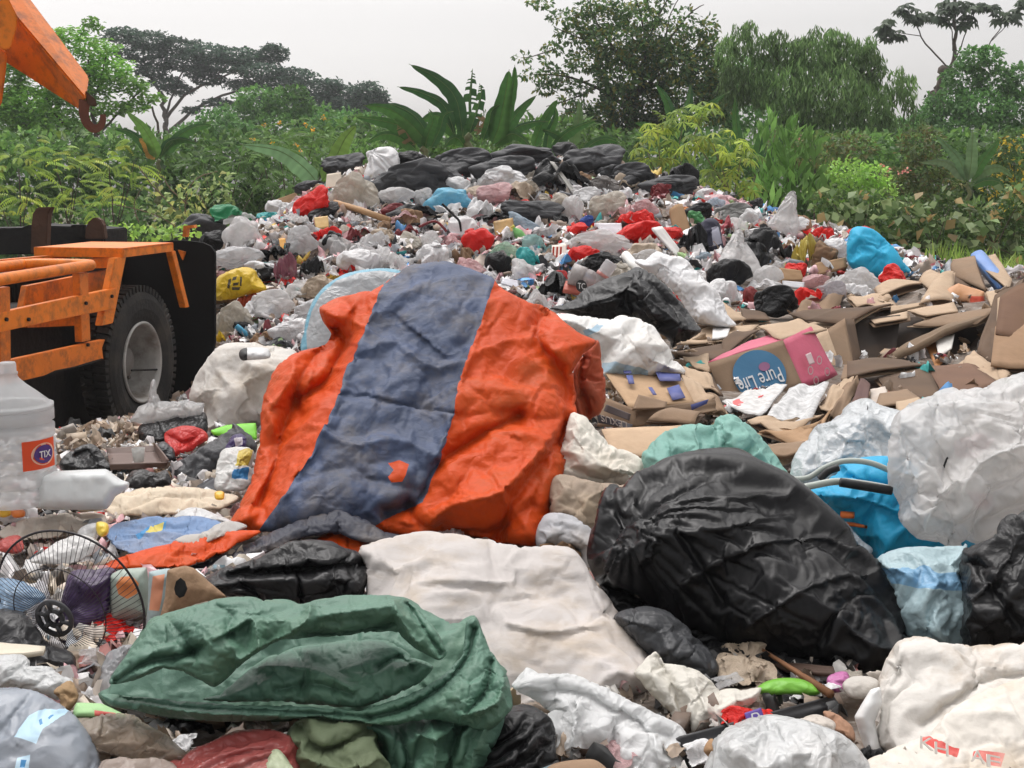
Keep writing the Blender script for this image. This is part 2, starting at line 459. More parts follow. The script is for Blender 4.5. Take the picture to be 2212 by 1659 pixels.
def _queue(o, w, edge=None, seed=0):
    d = dict(shrink=-.2, pin=.6, edge=0, thr=.45, pf=4, goal=0.0, bend=.05, frames=18); d.update(w)
    SIMS.append((o, d, np.zeros(len(o.data.vertices)), seed))
def run_sims():
    info = []
    for o, w, edge, seed in SIMS:
        n = len(o.data.vertices); co = np.empty(n * 3, np.float32); o.data.vertices.foreach_get('co', co); co = co.reshape(-1, 3)
        lo, hi = co.min(0), co.max(0); sc = float(np.sort(hi - lo)[-1]); c = (lo + hi) / 2
        u = (co - c) / sc
        o.data.vertices.foreach_set('co', u.ravel()); o.data.update()
        vg = o.vertex_groups.new(name='hold')
        nn = nz(u, w['pf'], seed * 7.3 + 1.1)
        g = w['goal'] + np.where(nn > w['thr'], w['pin'], 0); g = np.maximum(g, edge)
        for lev in np.unique(np.round(g, 3)):
            idx = np.nonzero(np.abs(g - lev) < 6e-4)[0]
            if lev > 0: vg.add([int(i) for i in idx], float(lev), 'REPLACE')
        md = o.modifiers.new('crease', 'CLOTH'); s = md.settings
        s.quality = 5; s.mass = .15
        s.tension_stiffness = s.compression_stiffness = s.shear_stiffness = 15
        s.bending_stiffness = w['bend']; s.tension_damping = s.compression_damping = s.shear_damping = 5
        s.bending_damping = .5; s.air_damping = 2
        s.vertex_group_mass = 'hold'; s.pin_stiffness = 1
        s.shrink_min = s.shrink_max = w['shrink']; s.effector_weights.gravity = w.get('grav', 0)
        md.collision_settings.use_collision = False
        md.point_cache.frame_start = 1; md.point_cache.frame_end = 60
        info.append((o, sc, c, u, w['frames']))
    last = max(i[4] for i in info)
    for fr in range(1, last + 1):
        scene.frame_set(fr)
        if fr == last or any(i[4] == fr for i in info):
            dg = bpy.context.evaluated_depsgraph_get()
            for o, sc, c, u, f in info:
                if f == fr:
                    me = o.evaluated_get(dg).data
                    r = np.empty(len(u) * 3, np.float32); me.vertices.foreach_get('co', r); r = r.reshape(-1, 3)
                    ok = np.isfinite(r).all() and np.abs(r).max() < 3
                    o['_r'] = 1 if ok else 0
                    info_done[o.name] = (r if ok else u) * sc + c
    for o, sc, c, u, f in info:
        o.modifiers.clear(); o.vertex_groups.clear()
        o.data.vertices.foreach_set('co', info_done[o.name].astype(np.float32).ravel()); o.data.update()
        if '_r' in o: del o['_r']
    scene.frame_set(1)
    SIMS.clear()
info_done = {}
def split_faces(o, k, name, mt, parent):
    """the faces of material k of a finished mesh become a part of their own"""
    me = o.data; mi = np.empty(len(me.polygons), np.int32); me.polygons.foreach_get('material_index', mi)
    fv = np.array([p.vertices[:] for p in me.polygons]); n = len(me.vertices)
    co = np.empty(n * 3, np.float32); me.vertices.foreach_get('co', co); co = co.reshape(-1, 3)
    def sub(mask, nm, m):
        f = fv[mask]; us, inv = np.unique(f, return_inverse=True)
        q = fast_mesh(nm, co[us], inv.reshape(f.shape), m)
        q.location = o.location; q.parent = parent
        q.matrix_parent_inverse = o.matrix_parent_inverse.copy() if o.parent else Matrix.Translation(-Vector(parent.location))
        return q
    a = sub(mi == k, name, mt)
    keep = mi != k
    nm = o.name; m0 = list(me.materials)
    b = sub(keep, nm + '_tmp', m0[0])
    bpy.data.objects.remove(o, do_unlink=True); b.name = nm
    return b, a

# prototypes of crumpled bags, shared by the many small bags
PROTO = {}
def _ico(sub):
    bm = bmesh.new(); bmesh.ops.create_icosphere(bm, subdivisions=sub, radius=.5)
    v = np.array([x.co[:] for x in bm.verts]); f = np.array([[a.index for a in x.verts] for x in bm.faces]); bm.free(); return v, f
def make_protos():
    v0, f0 = _ico(5)
    for k in range(7):
        rk = np.random.RandomState(k + 50); nrm = rk.randn(15, 3); nrm /= np.linalg.norm(nrm, axis=1)[:, None]
        dd_ = rk.uniform(.62, 1.0, 15); cs = (v0 / .5) @ nrm.T
        fac = 1 / ((np.clip(cs, .02, None) / dd_) ** 14).sum(1) ** (1 / 14.)          # a rounded faceted lump, like film pulled over corners
        v = v0 * np.clip(fac, .5, 1.25)[:, None] * (1 + .16 * nz(v0, 3, k * 5.1) + .12 * np.abs(nz(v0, 6, k * 3.3)))[:, None]
        v[:, 2] = np.where(v[:, 2] < -.3, -.3 + (v[:, 2] + .3) * .3, v[:, 2])
        o = fast_mesh('bag%d' % k, v, f0); _queue(o, dict(shrink=-.15, pf=6 + k % 3, thr=.3, pin=.4, goal=.01, frames=20, grav=.4), seed=k); PROTO['bag%d' % k] = o
    for k in range(4):                               # tied bags with a gathered neck and a frill
        v = v0.copy(); r = np.hypot(v[:, 0], v[:, 1]) + 1e-6; an = np.arctan2(v[:, 1], v[:, 0]); z = v[:, 2]
        th = np.arccos(np.clip(z / .5, -1, 1))
        neck = np.exp(-((th - .45) / .16) ** 2)
        rad = np.where(th < .45, .07 + .22 * (.45 - th) * (th > .02), .5 * np.sin(np.clip((th - .45) / (math.pi - .45) * math.pi * .92 + .18, 0, math.pi)))
        rad = rad * (1 + .28 * nz(v, 2.2, k * 4 + 9)) * (1 + .22 * np.abs(np.sin(an * 5 + k + 2 * z)) * np.exp(-((th - .55) / .5) ** 2))
        zz = np.where(th < .45, .42 + (.45 - th) * .30 + .10 * np.sin(an * 2 + k) * (.45 - th), .42 - .8 * (1 - np.cos((th - .45) / (math.pi - .45) * math.pi)) / 2)
        zz = np.maximum(zz, -.3)
        w = np.c_[np.cos(an) * rad + .10 * zz * math.sin(k * 2.1), np.sin(an) * rad, zz]; w = w * (1 + .25 * nz(w, 3, k + 2))[:, None]
        o = fast_mesh('tied%d' % k, w, f0); _queue(o, dict(shrink=-.22, pf=5, frames=20), seed=k + 20); PROTO['tied%d' % k] = o
    n = 40
    for k in range(5):                               # loose crumpled sheets
        g = np.array([(i / n - .5, j / n - .5) for j in range(n + 1) for i in range(n + 1)])
        rad = np.hypot(g[:, 0], g[:, 1])
        z = .30 * nz(g, 2.1, k * 3.7 + 40) + .14 * nz(g, 5, k + 60) - .9 * rad ** 2 * .5
        sq = 1 - .35 * np.abs(nz(g, 1.7, k + 80))
        v = np.c_[g[:, 0] * sq * 1.1, g[:, 1] * sq, z]
        f = np.array([(j * (n + 1) + i, j * (n + 1) + i + 1, (j + 1) * (n + 1) + i + 1, (j + 1) * (n + 1) + i) for j in range(n) for i in range(n)])
        o = fast_mesh('sheet%d' % k, v, f); _queue(o, dict(shrink=-.25, pf=6, frames=20, thr=.35), seed=k + 40); PROTO['sheet%d' % k] = o
def finish_protos():
    for k, o in list(PROTO.items()):
        me = o.data; n = len(me.vertices); co = np.empty(n * 3, np.float32); me.vertices.foreach_get('co', co); co = co.reshape(-1, 3)
        lo, hi = co.min(0), co.max(0)
        co = (co - (lo + hi) / 2) / (hi - lo)
        me.vertices.foreach_set('co', co.ravel()); me.update()
        if len(me.materials) == 0: me.materials.append(BARK)
        PROTO[k] = me
        bpy.data.objects.remove(o, do_unlink=True)
def inst(name, proto, loc, size, rot, mt, parent=None):
    o = bpy.data.objects.new(name, PROTO[proto]); COL.objects.link(o)
    o.location = loc; o.scale = size; o.rotation_euler = rot
    o.material_slots[0].link = 'OBJECT'; o.material_slots[0].material = mt
    if parent is not None: o.parent = parent
    return o

# ------------------------------------------------------------------ ground
def build_ground():
    xs = np.arange(-9, 9.01, .12); ys = np.arange(0, 25.01, .12)
    gx, gy = np.meshgrid(xs, ys); X, Y = gx.ravel(), gy.ravel()
    Z = H(X, Y)
    on = np.clip(Z / .35, 0, 1)
    nzv = np.array([noise.fractal(Vector((a * 2.2, b * 2.2, 0)), 0.9, 2.1, 5) for a, b in zip(X, Y)])
    Z = Z - 0.035 + .05 * nzv * on
    nx, ny = len(xs), len(ys)
    f = np.array([(j * nx + i, j * nx + i + 1, (j + 1) * nx + i + 1, (j + 1) * nx + i) for j in range(ny - 1) for i in range(nx - 1)])
    kind(fast_mesh('rubbish_terrain', np.c_[X, Y, Z], f,
                   mat((.15, .115, .09), .9, .8, 22, .35, 6, dirt=.9, dcol=(.34, .31, .28), dscale=14, name='packed_rubbish')), 'structure')
    g = 170
    kind(mesh_obj('ground', [(-g, -g, -.06), (g, -g, -.06), (g, g, -.06), (-g, g, -.06)], [(0, 1, 2, 3)],
                  mat((.1, .085, .055), .95, .5, 3, .3, .8, dirt=.8, dcol=(.045, .07, .02), dscale=1.2, name='bare_earth')), 'structure')

# ------------------------------------------------------------------ leaves
def unit(a): return a / (np.linalg.norm(a, axis=-1, keepdims=True) + 1e-9)
def leaf_quads(c, ax, nr, Ln, Wd, col, fold=.15):
    """rhombic leaves: base point c, axis ax, normal nr"""
    ax = unit(ax); sd = unit(np.cross(ax, nr)); n2 = np.cross(sd, ax)
    Ln, Wd = np.broadcast_to(Ln, (len(c),))[:, None], np.broadcast_to(Wd, (len(c),))[:, None]
    m = c + ax * Ln * .5
    v = np.stack([c, m + sd * Wd * .5 + n2 * Wd * fold, c + ax * Ln - n2 * Ln * .12, m - sd * Wd * .5 + n2 * Wd * fold], 1).reshape(-1, 3)
    f = np.arange(len(c) * 4).reshape(-1, 4)
    return v, f, np.repeat(col, 4, 0)
def palette(rs, n, cols, jit=.22):
    cols = np.array(cols, float) * np.array((3.1, 2.85, 2.5))
    k = cols[rs.randint(len(cols), size=n)]
    return k * (1 + jit * rs.randn(n, 1)).clip(.45, 1.7)
def cloud(rs, clumps, Y, lp, wp, dens, cols, style='round', depth=1.0, hollow=.55):
    """leaves filling clumps given as (x, y, rx, ry[, dens factor, dY]) in picture units at distance Y"""
    V, Fc, Cc = [], [], []; b = 0
    for cl in clumps:
        x, y, rx, ry = cl[:4]; kf = cl[4] if len(cl) > 4 else 1; dY = cl[5] if len(cl) > 5 else rs.uniform(-.4, .4) * rx * S(x, y, Y)
        s = S(x, y, Y + dY); c0 = P(x, y, Y + dY)
        n = max(6, int(2.6 * dens * kf * math.pi * rx * ry / (lp * wp)))
        d = unit(rs.randn(n, 3)); rad = rs.rand(n, 1) ** (1 / 3.) * (1 - hollow) + hollow * rs.rand(n, 1) ** .25
        bump = 1 + .33 * np.array([noise.noise(Vector(q * 2.2) + Vector((x, y, 0))) for q in d])[:, None]
        p = c0 + d * rad * bump * np.array((rx * s, max(rx, ry) * s * depth, ry * s))
        cc = palette(rs, n, cols) * (1 + .16 * rs.randn())
        if style == 'droop':
            ax = np.c_[rs.randn(n) * .4, rs.randn(n) * .4, -np.ones(n)]; nr = unit(rs.randn(n, 3) * np.array((1, 1, .2)))
        elif style == 'flat':
            ax = np.c_[rs.randn(n), rs.randn(n), rs.randn(n) * .3 - .1]; nr = np.c_[rs.randn(n) * .8, rs.randn(n) * .8 - .5, np.ones(n)]
        elif style == 'up':
            ax = np.c_[rs.randn(n) * .5, rs.randn(n) * .5, np.ones(n)]; nr = unit(rs.randn(n, 3))
        else:
            ax = d * .7 + rs.randn(n, 3) * .7 + np.array((0, 0, -.25)); nr = rs.randn(n, 3) * .6 + np.array((0, -.3, .8))
        L_ = lp * s * rs.uniform(.6, 1.35, n)
        v, f, c = leaf_quads(p, ax, nr, L_, L_ * wp / lp * rs.uniform(.8, 1.2, n), cc)
        V.append(v); Fc.append(f + b); Cc.append(c); b += len(v)
    return [np.concatenate(V), np.concatenate(Fc), np.concatenate(Cc)]
def fronds(rs, clumps, Y, flen, nleaf, lw, cols, dens=1.0):
    """compound leaves: pairs of leaflets along drooping stalks"""
    V, Fc, Cc = [], [], []; b = 0
    for cl in clumps:
        x, y, rx, ry = cl[:4]; s = S(x, y, Y); c0 = P(x, y, Y)
        m = max(4, int(2.4 * dens * rx * ry * 4 / (flen * flen)))
        for _ in range(m):
            d = unit(rs.randn(3)); o = c0 + d * rs.rand() ** .4 * np.array((rx, rx, ry)) * s
            ax = unit(np.array((d[0] + rs.randn() * .4, d[1] + rs.randn() * .4, .25 + .4 * d[2])))
            fl = flen * s * rs.uniform(.7, 1.2); t = np.linspace(.12, 1, nleaf)
            pts = o + ax * (t * fl)[:, None] + np.array((0, 0, -1)) * (t ** 2 * fl * .45)[:, None]
            tan = unit(ax[None] + np.array((0, 0, -.9)) * t[:, None])
            sd = unit(np.cross(tan, np.array((0, 0, 1.)) + rs.randn(3) * .2))
            col = palette(rs, 1, cols, .2)[0] * rs.uniform(.85, 1.15, (nleaf, 1))
            ll = fl * lw * (1 - .5 * np.abs(t - .45))
            for sg in (1, -1):
                v, f, c = leaf_quads(pts, sd * sg + tan * .45 + np.array((0, 0, -.6)), np.cross(sd, tan) + rs.randn(3) * .5 + np.array((0, -.7, 0)), ll, ll * .34, col)
                V.append(v); Fc.append(f + b); Cc.append(c); b += len(v)
    return [np.concatenate(V), np.concatenate(Fc), np.concatenate(Cc)]
def palms(rs, clumps, Y, ll, cols, dens=1.0, nl=6, wr=.26):
    """hand-shaped leaves: leaflets fanning out of one point and hanging"""
    V, Fc, Cc = [], [], []; b = 0
    for cl in clumps:
        x, y, rx, ry = cl[:4]; s = S(x, y, Y); c0 = P(x, y, Y)
        m = max(3, int(1.8 * dens * rx * ry * 4 / (ll * ll * 1.3)))
        d = unit(rs.randn(m, 3)); o = c0 + d * rs.rand(m, 1) ** .4 * np.array((rx, rx, ry)) * s
        for i in range(m):
            nrm = unit(np.array((d[i][0] * .5 + rs.randn() * .3, -.35 + rs.randn() * .3, .8)))
            u = unit(np.cross(nrm, (0.3, 1, 0.1))); w = np.cross(nrm, u)
            a = np.linspace(0, 2 * math.pi, nl, endpoint=False) + rs.rand() * 6
            ax = u * np.cos(a)[:, None] + w * np.sin(a)[:, None] + np.array((0, 0, -.55))
            col = np.repeat(palette(rs, 1, cols, .22), nl, 0)
            L_ = ll * s * rs.uniform(.7, 1.15)
            v, f, c = leaf_quads(np.repeat(o[i][None], nl, 0), ax, np.repeat(nrm[None], nl, 0), L_, L_ * wr, col)
            V.append(v); Fc.append(f + b); Cc.append(c); b += len(v)
    return [np.concatenate(V), np.concatenate(Fc), np.concatenate(Cc)]
def join(*a):
    V, Fc, Cc, b = [], [], [], 0
    for v, f, c in a: V.append(v); Fc.append(f + b); Cc.append(c); b += len(v)
    return np.concatenate(V), np.concatenate(Fc), np.concatenate(Cc)
def stems_px(paths, Y, dY=0):
    """paths: list of ([(x, y), ...], w0, w1) widths in picture units"""
    b = MB()
    for pts, w0, w1 in paths:
        n = len(pts); sp = smooth_path([P(x, y, Y + dY) for x, y in pts], 5)
        s = S(pts[0][0], pts[0][1], Y)
        rs_ = random.Random(int(pts[0][0] * 7 + pts[-1][1]))
        sp = [p + np.array((rs_.uniform(-1, 1), rs_.uniform(-1, 1), 0)) * w1 * s * .6 for p in sp]
        b.tube(sp, list(np.linspace(w0 * s / 2, w1 * s / 2, len(sp))), 6)
    return b
def plant(name, label, cat, base, Y, leaves, stems, group=None, crown='crown', stem='trunk', bark=None, extra=()):
    X, z = P(base, 400, Y)[0], 0.0
    root = empty(name, (X, Y, float(H(X, Y)[0]))); tag(root, label, cat, group)
    v, f, c = join(*leaves)
    o = fast_mesh(crown, v, f, LEAF, None, False, c); adopt(root, o)
    if stems is not None:
        t = stems.build(stem, bark or BARK, None, True); adopt(root, t)
    for nm, a in extra:
        for q in a: e = fast_mesh(nm, *q[:2], LEAF, None, False, q[2]); adopt(root, e)
    return root

# ------------------------------------------------------------------ banana leaves and plants
def banana_leaf(pts, Y, w, dY=0.0, face=.3, torn=0, seed=0, cols=((.045, .12, .03),), fold=.25, thick=True):
    """midrib path in picture units from the stalk to the tip; w: full blade width"""
    rs = np.random.RandomState(seed + 3)
    n = 36
    sp = np.array(smooth_path([P(x, y, Y + dY * i / (len(pts) - 1)) for i, (x, y) in enumerate(pts)], n // (len(pts) - 1)))
    n = len(sp); s = S(pts[0][0], pts[0][1], Y)
    t = np.linspace(0, 1, n); tan = unit(np.gradient(sp, axis=0))
    view = unit(sp - np.array((0, 0, CAM_H)))
    sd = unit(np.cross(tan, view)); up = unit(np.cross(sd, tan))
    wd = w * s * .5 * np.clip(np.sin(np.clip(t * 1.05, 0, 1) ** .55 * math.pi) ** .6, 0, 1) * np.clip((t - .08) / .1, 0, 1)
    wd = wd * (1 + .05 * np.sin(t * 30 + rs.rand() * 6))
    V, Fc, Cc = [], [], []; b = 0
    m = 5
    for sg in (1, -1):
        ang = face + rs.uniform(-.1, .1)
        dr = unit(sd * sg * math.cos(fold) + up * (math.sin(fold) if sg > 0 else math.sin(fold) * .6) + tan * .25)
        rows = []
        for j in range(m + 1):
            k = j / m
            rows.append(sp + dr * (wd * k)[:, None] - np.array((0, 0, 1)) * (wd * k * k * ang)[:, None] + up * (.03 * np.sin(t * 55 + sg)[:, None] * (wd * k)[:, None]))
        g = np.stack(rows, 1)                          # n, m+1, 3
        v = g.reshape(-1, 3)
        cut = set(rs.choice(np.arange(4, n - 2), size=min(torn, n - 7), replace=False)) if torn else set()
        f = [(i * (m + 1) + j, i * (m + 1) + j + 1, (i + 1) * (m + 1) + j + 1, (i + 1) * (m + 1) + j) for i in range(n - 1) for j in range(m) if not (i in cut and j > 0)]
        base = np.array(cols[rs.randint(len(cols))]) * 1.0
        c = base[None] * (1 + .10 * np.sin(np.repeat(t, m + 1) * 70)[:, None]) * np.ones((len(v), 1))
        V.append(v); Fc.append(np.array(f) + b); Cc.append(c); b += len(v)
    r = .018 * w * s * (1 - .75 * t)
    tv, tf = tube(list(sp), list(np.maximum(r, .004)), 6, False)
    V.append(np.array(tv)); Fc.append(np.array(tf) + b); Cc.append(np.tile(np.array((.16, .22, .07)), (len(tv), 1)))
    return np.concatenate(V), np.concatenate(Fc), np.concatenate(Cc)
def banana(label, base, Y, leaves, stem, group='banana plants behind the heap', seed=0, cols=((.045, .12, .03), (.06, .15, .035), (.035, .095, .03))):
    X = P(base, 400, Y)[0]
    root = empty('banana_plant', (X, Y, float(H(X, Y)[0]))); tag(root, label, 'banana plant', group)
    for i, L_ in enumerate(leaves):
        pts, w = L_[0], L_[1]; kw = L_[2] if len(L_) > 2 else {}
        kw = dict(dict(cols=cols, seed=seed + i * 3, dY=((i * 37) % 5 - 2) * .15), **kw)
        v, f, c = banana_leaf(pts, Y, w, **kw)
        o = fast_mesh('leaf', v, f, LEAF, None, True, c); adopt(root, o)
        if kw.get('dead'): o['label'] = 'dry brown hanging leaf'
    if stem:
        o = stems_px([stem], Y).build('stem', mat((.13, .15, .06), .6, .3, 20, .3, 5, dirt=.5, dcol=(.12, .08, .05), name='banana_stem'), None, True); adopt(root, o)
    return root

def build_plants():
    rs = np.random.RandomState(11)
    # --- far umbrella tree
    DK = ((.016, .036, .026), (.02, .045, .028), (.013, .03, .022))
    cl = [(q[0], q[1] + 3, q[2] * 1.05, q[3] * 1.5) for q in [(262, 72, 45, 12), (320, 84, 55, 14), (385, 98, 55, 14), (450, 110, 52, 13), (520, 120, 55, 14), (590, 114, 34, 16), (590, 102, 20, 6), (300, 112, 60, 14), (400, 132, 60, 13), (480, 138, 60, 13), (560, 150, 60, 13), (640, 162, 45, 14), (330, 148, 40, 13), (600, 178, 60, 13), (680, 190, 50, 14), (715, 180, 30, 10), (740, 203, 50, 16), (795, 198, 38, 18), (775, 228, 60, 18), (700, 223, 50, 16), (520, 180, 42, 9), (450, 170, 40, 9), (385, 190, 34, 9), (640, 212, 40, 12), (560, 210, 36, 7), (470, 218, 32, 7), (415, 235, 24, 6), (815, 212, 26, 14), (540, 235, 30, 6), (360, 175, 40, 10), (430, 152, 40, 8), (740, 240, 60, 14), (660, 245, 50, 12), (820, 232, 30, 14)]]
    plant('rain_tree', 'wide dark umbrella-shaped tree on the skyline behind the crane boom', 'tree', 365, 95,
          [cloud(rs, cl, 95, 9, 5, 4.6, DK, 'flat')],
          stems_px([([(362, 420), (360, 300), (356, 250), (350, 200)], 16, 8), ([(356, 262), (400, 205), (460, 175), (520, 150)], 8, 3), ([(360, 290), (430, 230), (520, 195), (640, 180)], 8, 3),
                    ([(352, 210), (320, 160), (290, 120)], 7, 3), ([(356, 250), (380, 190), (400, 140)], 6, 3), ([(430, 230), (500, 225), (580, 215), (700, 215)], 4, 2), ([(460, 175), (480, 150), (500, 130)], 4, 2)], 95))
    # --- feathery light tree behind the boom
    LG = ((.07, .16, .03), (.09, .18, .035), (.06, .135, .03))
    cl = [(195, 48, 22, 12), (150, 74, 42, 18), (100, 92, 48, 25), (60, 130, 60, 40), (200, 106, 58, 26), (232, 150, 58, 30), (280, 186, 46, 22), (150, 200, 60, 40), (60, 225, 70, 50), (235, 232, 56, 18), (325, 213, 36, 10), (120, 265, 60, 40), (290, 230, 36, 14), (20, 180, 40, 60), (190, 180, 60, 40), (10, 270, 60, 50), (210, 60, 16, 6)]
    plant('feathery_tree', 'light green feathery-leaved tree just behind the orange crane boom', 'tree', 200, 44,
          [cloud(rs, cl, 44, 13, 6, 3.6, LG, 'flat')],
          stems_px([([(205, 420), (208, 320), (200, 230), (190, 130)], 13, 5), ([(204, 300), (260, 240), (300, 200)], 6, 3), ([(206, 320), (130, 260), (80, 170)], 7, 3), ([(200, 220), (220, 160), (230, 120)], 5, 2), ([(350, 420), (345, 300), (330, 230)], 8, 4)], 44))
    # --- rounded trees left of the bananas
    MG = ((.04, .095, .028), (.05, .11, .03), (.033, .08, .026))
    cl = [(560, 215, 56, 28), (620, 222, 58, 32), (520, 252, 56, 30), (680, 256, 50, 32), (600, 280, 95, 38), (690, 298, 60, 38), (500, 290, 50, 30), (640, 200, 30, 14), (720, 270, 40, 26)]
    plant('round_tree', 'rounded mid green tree below the umbrella crown, left of the banana clump', 'tree', 600, 58,
          [cloud(rs, cl, 58, 10, 6, 3.6, MG)], stems_px([([(600, 420), (598, 330), (590, 260)], 14, 7), ([(598, 320), (650, 260), (670, 240)], 7, 3)], 58))
    # --- big open tree right of the bananas
    OT = ((.03, .066, .024), (.04, .08, .027), (.024, .052, .022), (.036, .072, .024), (.08, .09, .024))
    cl = [(1165, 8, 28, 10, .7), (1215, 35, 36, 14, .7), (1240, 75, 48, 20, .7), (1290, 45, 56, 32, .8), (1330, 90, 74, 38), (1270, 130, 56, 28, .8), (1195, 105, 28, 10, .6), (1128, 125, 22, 9, .6), (1150, 160, 30, 12, .6), (1200, 165, 36, 20, .7), (1250, 190, 36, 16, .7), (1340, 160, 64, 46), (1400, 120, 64, 42), (1380, 40, 52, 28, .7), (1440, 70, 50, 32, .7), (1450, 140, 64, 46), (1500, 100, 40, 40, .8), (1535, 112, 22, 34, .8), (1340, 220, 44, 44, 1.2), (1400, 230, 56, 56, 1.3), (1300, 255, 36, 40, 1.2), (1470, 200, 56, 46, 1.1), (1520, 170, 34, 34), (1330, 300, 46, 40, 1.3), (1260, 20, 24, 16, .5), (1480, 30, 20, 16, .4), (1180, 130, 16, 8, .6), (1230, 215, 26, 10, .7), (1400, 290, 60, 40, 1.3), (1250, 250, 40, 26), (1210, 280, 40, 26), (1270, 290, 44, 30), (1530, 60, 26, 24, .6), (1555, 170, 30, 40), (1545, 230, 40, 40), (1180, 190, 26, 14, .7), (1300, 0, 40, 18, .6), (1350, 20, 40, 22, .6), (1420, 10, 34, 16, .5)]
    tw = [([(1345, 430), (1350, 320), (1365, 240), (1385, 170), (1395, 90)], 26, 8), ([(1385, 170), (1330, 110), (1290, 50), (1270, 0)], 9, 2), ([(1365, 240), (1290, 190), (1220, 165), (1150, 160)], 9, 2), ([(1395, 95), (1385, 40), (1368, -30)], 6, 2), ([(1395, 95), (1420, 40), (1452, -20)], 6, 2), ([(1390, 130), (1440, 90), (1490, 30), (1520, 10)], 7, 1.5), ([(1330, 110), (1260, 85), (1200, 60)], 5, 1.5), ([(1378, 200), (1440, 150), (1510, 110)], 8, 2), ([(1420, 45), (1400, 10), (1395, -20)], 3, 1.5), ([(1440, 90), (1445, 40), (1470, -10)], 4, 1.5), ([(1290, 190), (1230, 215), (1180, 230)], 4, 1.5), ([(1200, 105), (1150, 122), (1125, 125)], 3, 1.2)]
    plant('open_crowned_tree', 'tall dark tree with bare upper twigs right of the banana clump', 'tree', 1350, 40,
          [cloud(rs, cl, 40, 11, 6, 3.3, OT)], stems_px(tw, 40))
    # --- weeping tree
    WT = ((.06, .11, .042), (.075, .13, .05), (.048, .092, .036))
    cl = [(1600, 85, 26, 40, .7), (1650, 102, 34, 36, .8), (1700, 118, 40, 34), (1760, 112, 56, 40), (1820, 122, 56, 44), (1875, 140, 42, 46), (1790, 200, 90, 70), (1700, 195, 64, 66), (1880, 230, 56, 66), (1640, 175, 46, 56), (1800, 300, 100, 66), (1915, 300, 46, 60), (1710, 285, 60, 56), (1965, 235, 16, 30, .35), (1990, 280, 16, 36, .35), (1760, 70, 16, 18, .5), (1830, 80, 14, 16, .5), (1940, 180, 26, 40, .6), (1570, 110, 26, 40, .8), (1590, 180, 40, 50), (1620, 60, 20, 22, .6), (1680, 80, 24, 24, .6), (1960, 190, 22, 40, .6), (1985, 340, 36, 40), (1730, 90, 24, 20, .7), (1800, 75, 26, 20, .7), (1870, 95, 24, 24, .7)]
    plant('weeping_tree', 'tall weeping tree with long hanging strands right of the open dark tree', 'tree', 1790, 38,
          [cloud(rs, cl, 38, 17, 3.6, 3.2, WT, 'droop', 1.0, .3)], stems_px([([(1790, 460), (1788, 330), (1795, 220), (1800, 110)], 18, 5), ([(1790, 260), (1720, 170), (1660, 110)], 8, 2), ([(1792, 240), (1860, 170), (1900, 140)], 7, 2)], 38))
    # --- thin tree with parasol leaves on the skyline
    tops = [(1925, 62, 30, 22), (1958, 14, 24, 12), (2000, 36, 30, 18), (1968, 38, 18, 12), (2036, 26, 26, 16), (2060, 8, 30, 14), (2086, 44, 28, 14), (2098, 14, 26, 14), (2126, 16, 22, 14), (2152, 18, 16, 12), (2188, 34, 22, 18), (2168, 44, 14, 8), (2206, 12, 16, 18), (1940, 78, 18, 8), (2030, 46, 20, 8)]
    CE = ((.02, .035, .022), (.028, .045, .028))
    plant('parasol_tree', 'thin bare-trunked tree with parasol leaf tufts at the top right', 'tree', 2040, 56,
          [palms(rs, tops, 56, 22, CE, 2.6, 7, .42)],
          stems_px([([(2028, 420), (2034, 260), (2040, 200), (2056, 145), (2062, 80), (2064, 20), (2066, -40)], 12, 6), ([(2052, 150), (2000, 95), (1982, 60), (1972, 32)], 4, 2), ([(1990, 78), (1950, 72), (1925, 66)], 2, 1.2), ([(2062, 130), (2076, 100), (2088, 62), (2096, 20)], 3.5, 1.8), ([(2058, 110), (2055, 60), (2040, 30)], 3, 1.5), ([(2110, 150), (2140, 90), (2162, 60), (2166, 25)], 3, 1.5), ([(2064, 60), (2080, 50), (2090, 40)], 2, 1.2), ([(2140, 90), (2170, 60), (2190, 40)], 2, 1.2), ([(2024, 230), (2030, 190), (2044, 150)], 34, 22)], 56,))
    # --- bushy trees at the right edge
    RG = ((.04, .1, .03), (.05, .115, .035), (.032, .08, .028))
    cl = [(2100, 128, 36, 26), (2140, 120, 28, 22), (2080, 170, 46, 34), (2150, 180, 46, 38), (2200, 172, 28, 38), (2050, 222, 56, 28), (2120, 230, 76, 40), (2195, 240, 46, 48), (2000, 250, 34, 18), (2100, 292, 90, 46), (2200, 320, 50, 50), (1985, 300, 50, 46)]
    plant('bushy_tree', 'dense green bushy tree at the right edge under the parasol leaf tufts', 'tree', 2120, 44,
          [cloud(rs, cl, 44, 10, 6, 3.4, RG)], stems_px([([(2120, 450), (2118, 330), (2110, 230)], 16, 7), ([(2118, 320), (2170, 240), (2180, 190)], 7, 3)], 44))
    # --- filler trees of the tree line
    for lb, x, cl in (('mid green bush mass under the umbrella tree, left of the small banana', 120, [(40, 320, 80, 40), (130, 300, 80, 50), (210, 300, 60, 46), (60, 260, 60, 40)]),
                      ('dark green bush mass between the umbrella tree trunk and the rounded tree', 440, [(420, 300, 60, 36), (470, 270, 50, 40), (390, 330, 60, 30), (520, 300, 50, 36)]),
                      ('dark bush mass behind the left part of the banana clump', 760, [(760, 265, 50, 30), (820, 270, 50, 30), (700, 280, 50, 36), (860, 285, 40, 24)]),
                      ('tall dark bush between the open tree and the weeping tree', 1560, [(1560, 190, 50, 60), (1600, 240, 60, 60), (1540, 280, 60, 50), (1620, 170, 40, 50)]),
                      ('dull green bush mass between the weeping tree and the right bushy tree', 1990, [(1960, 300, 60, 50), (2010, 290, 50, 50), (2040, 330, 60, 50), (1930, 350, 60, 40)])):
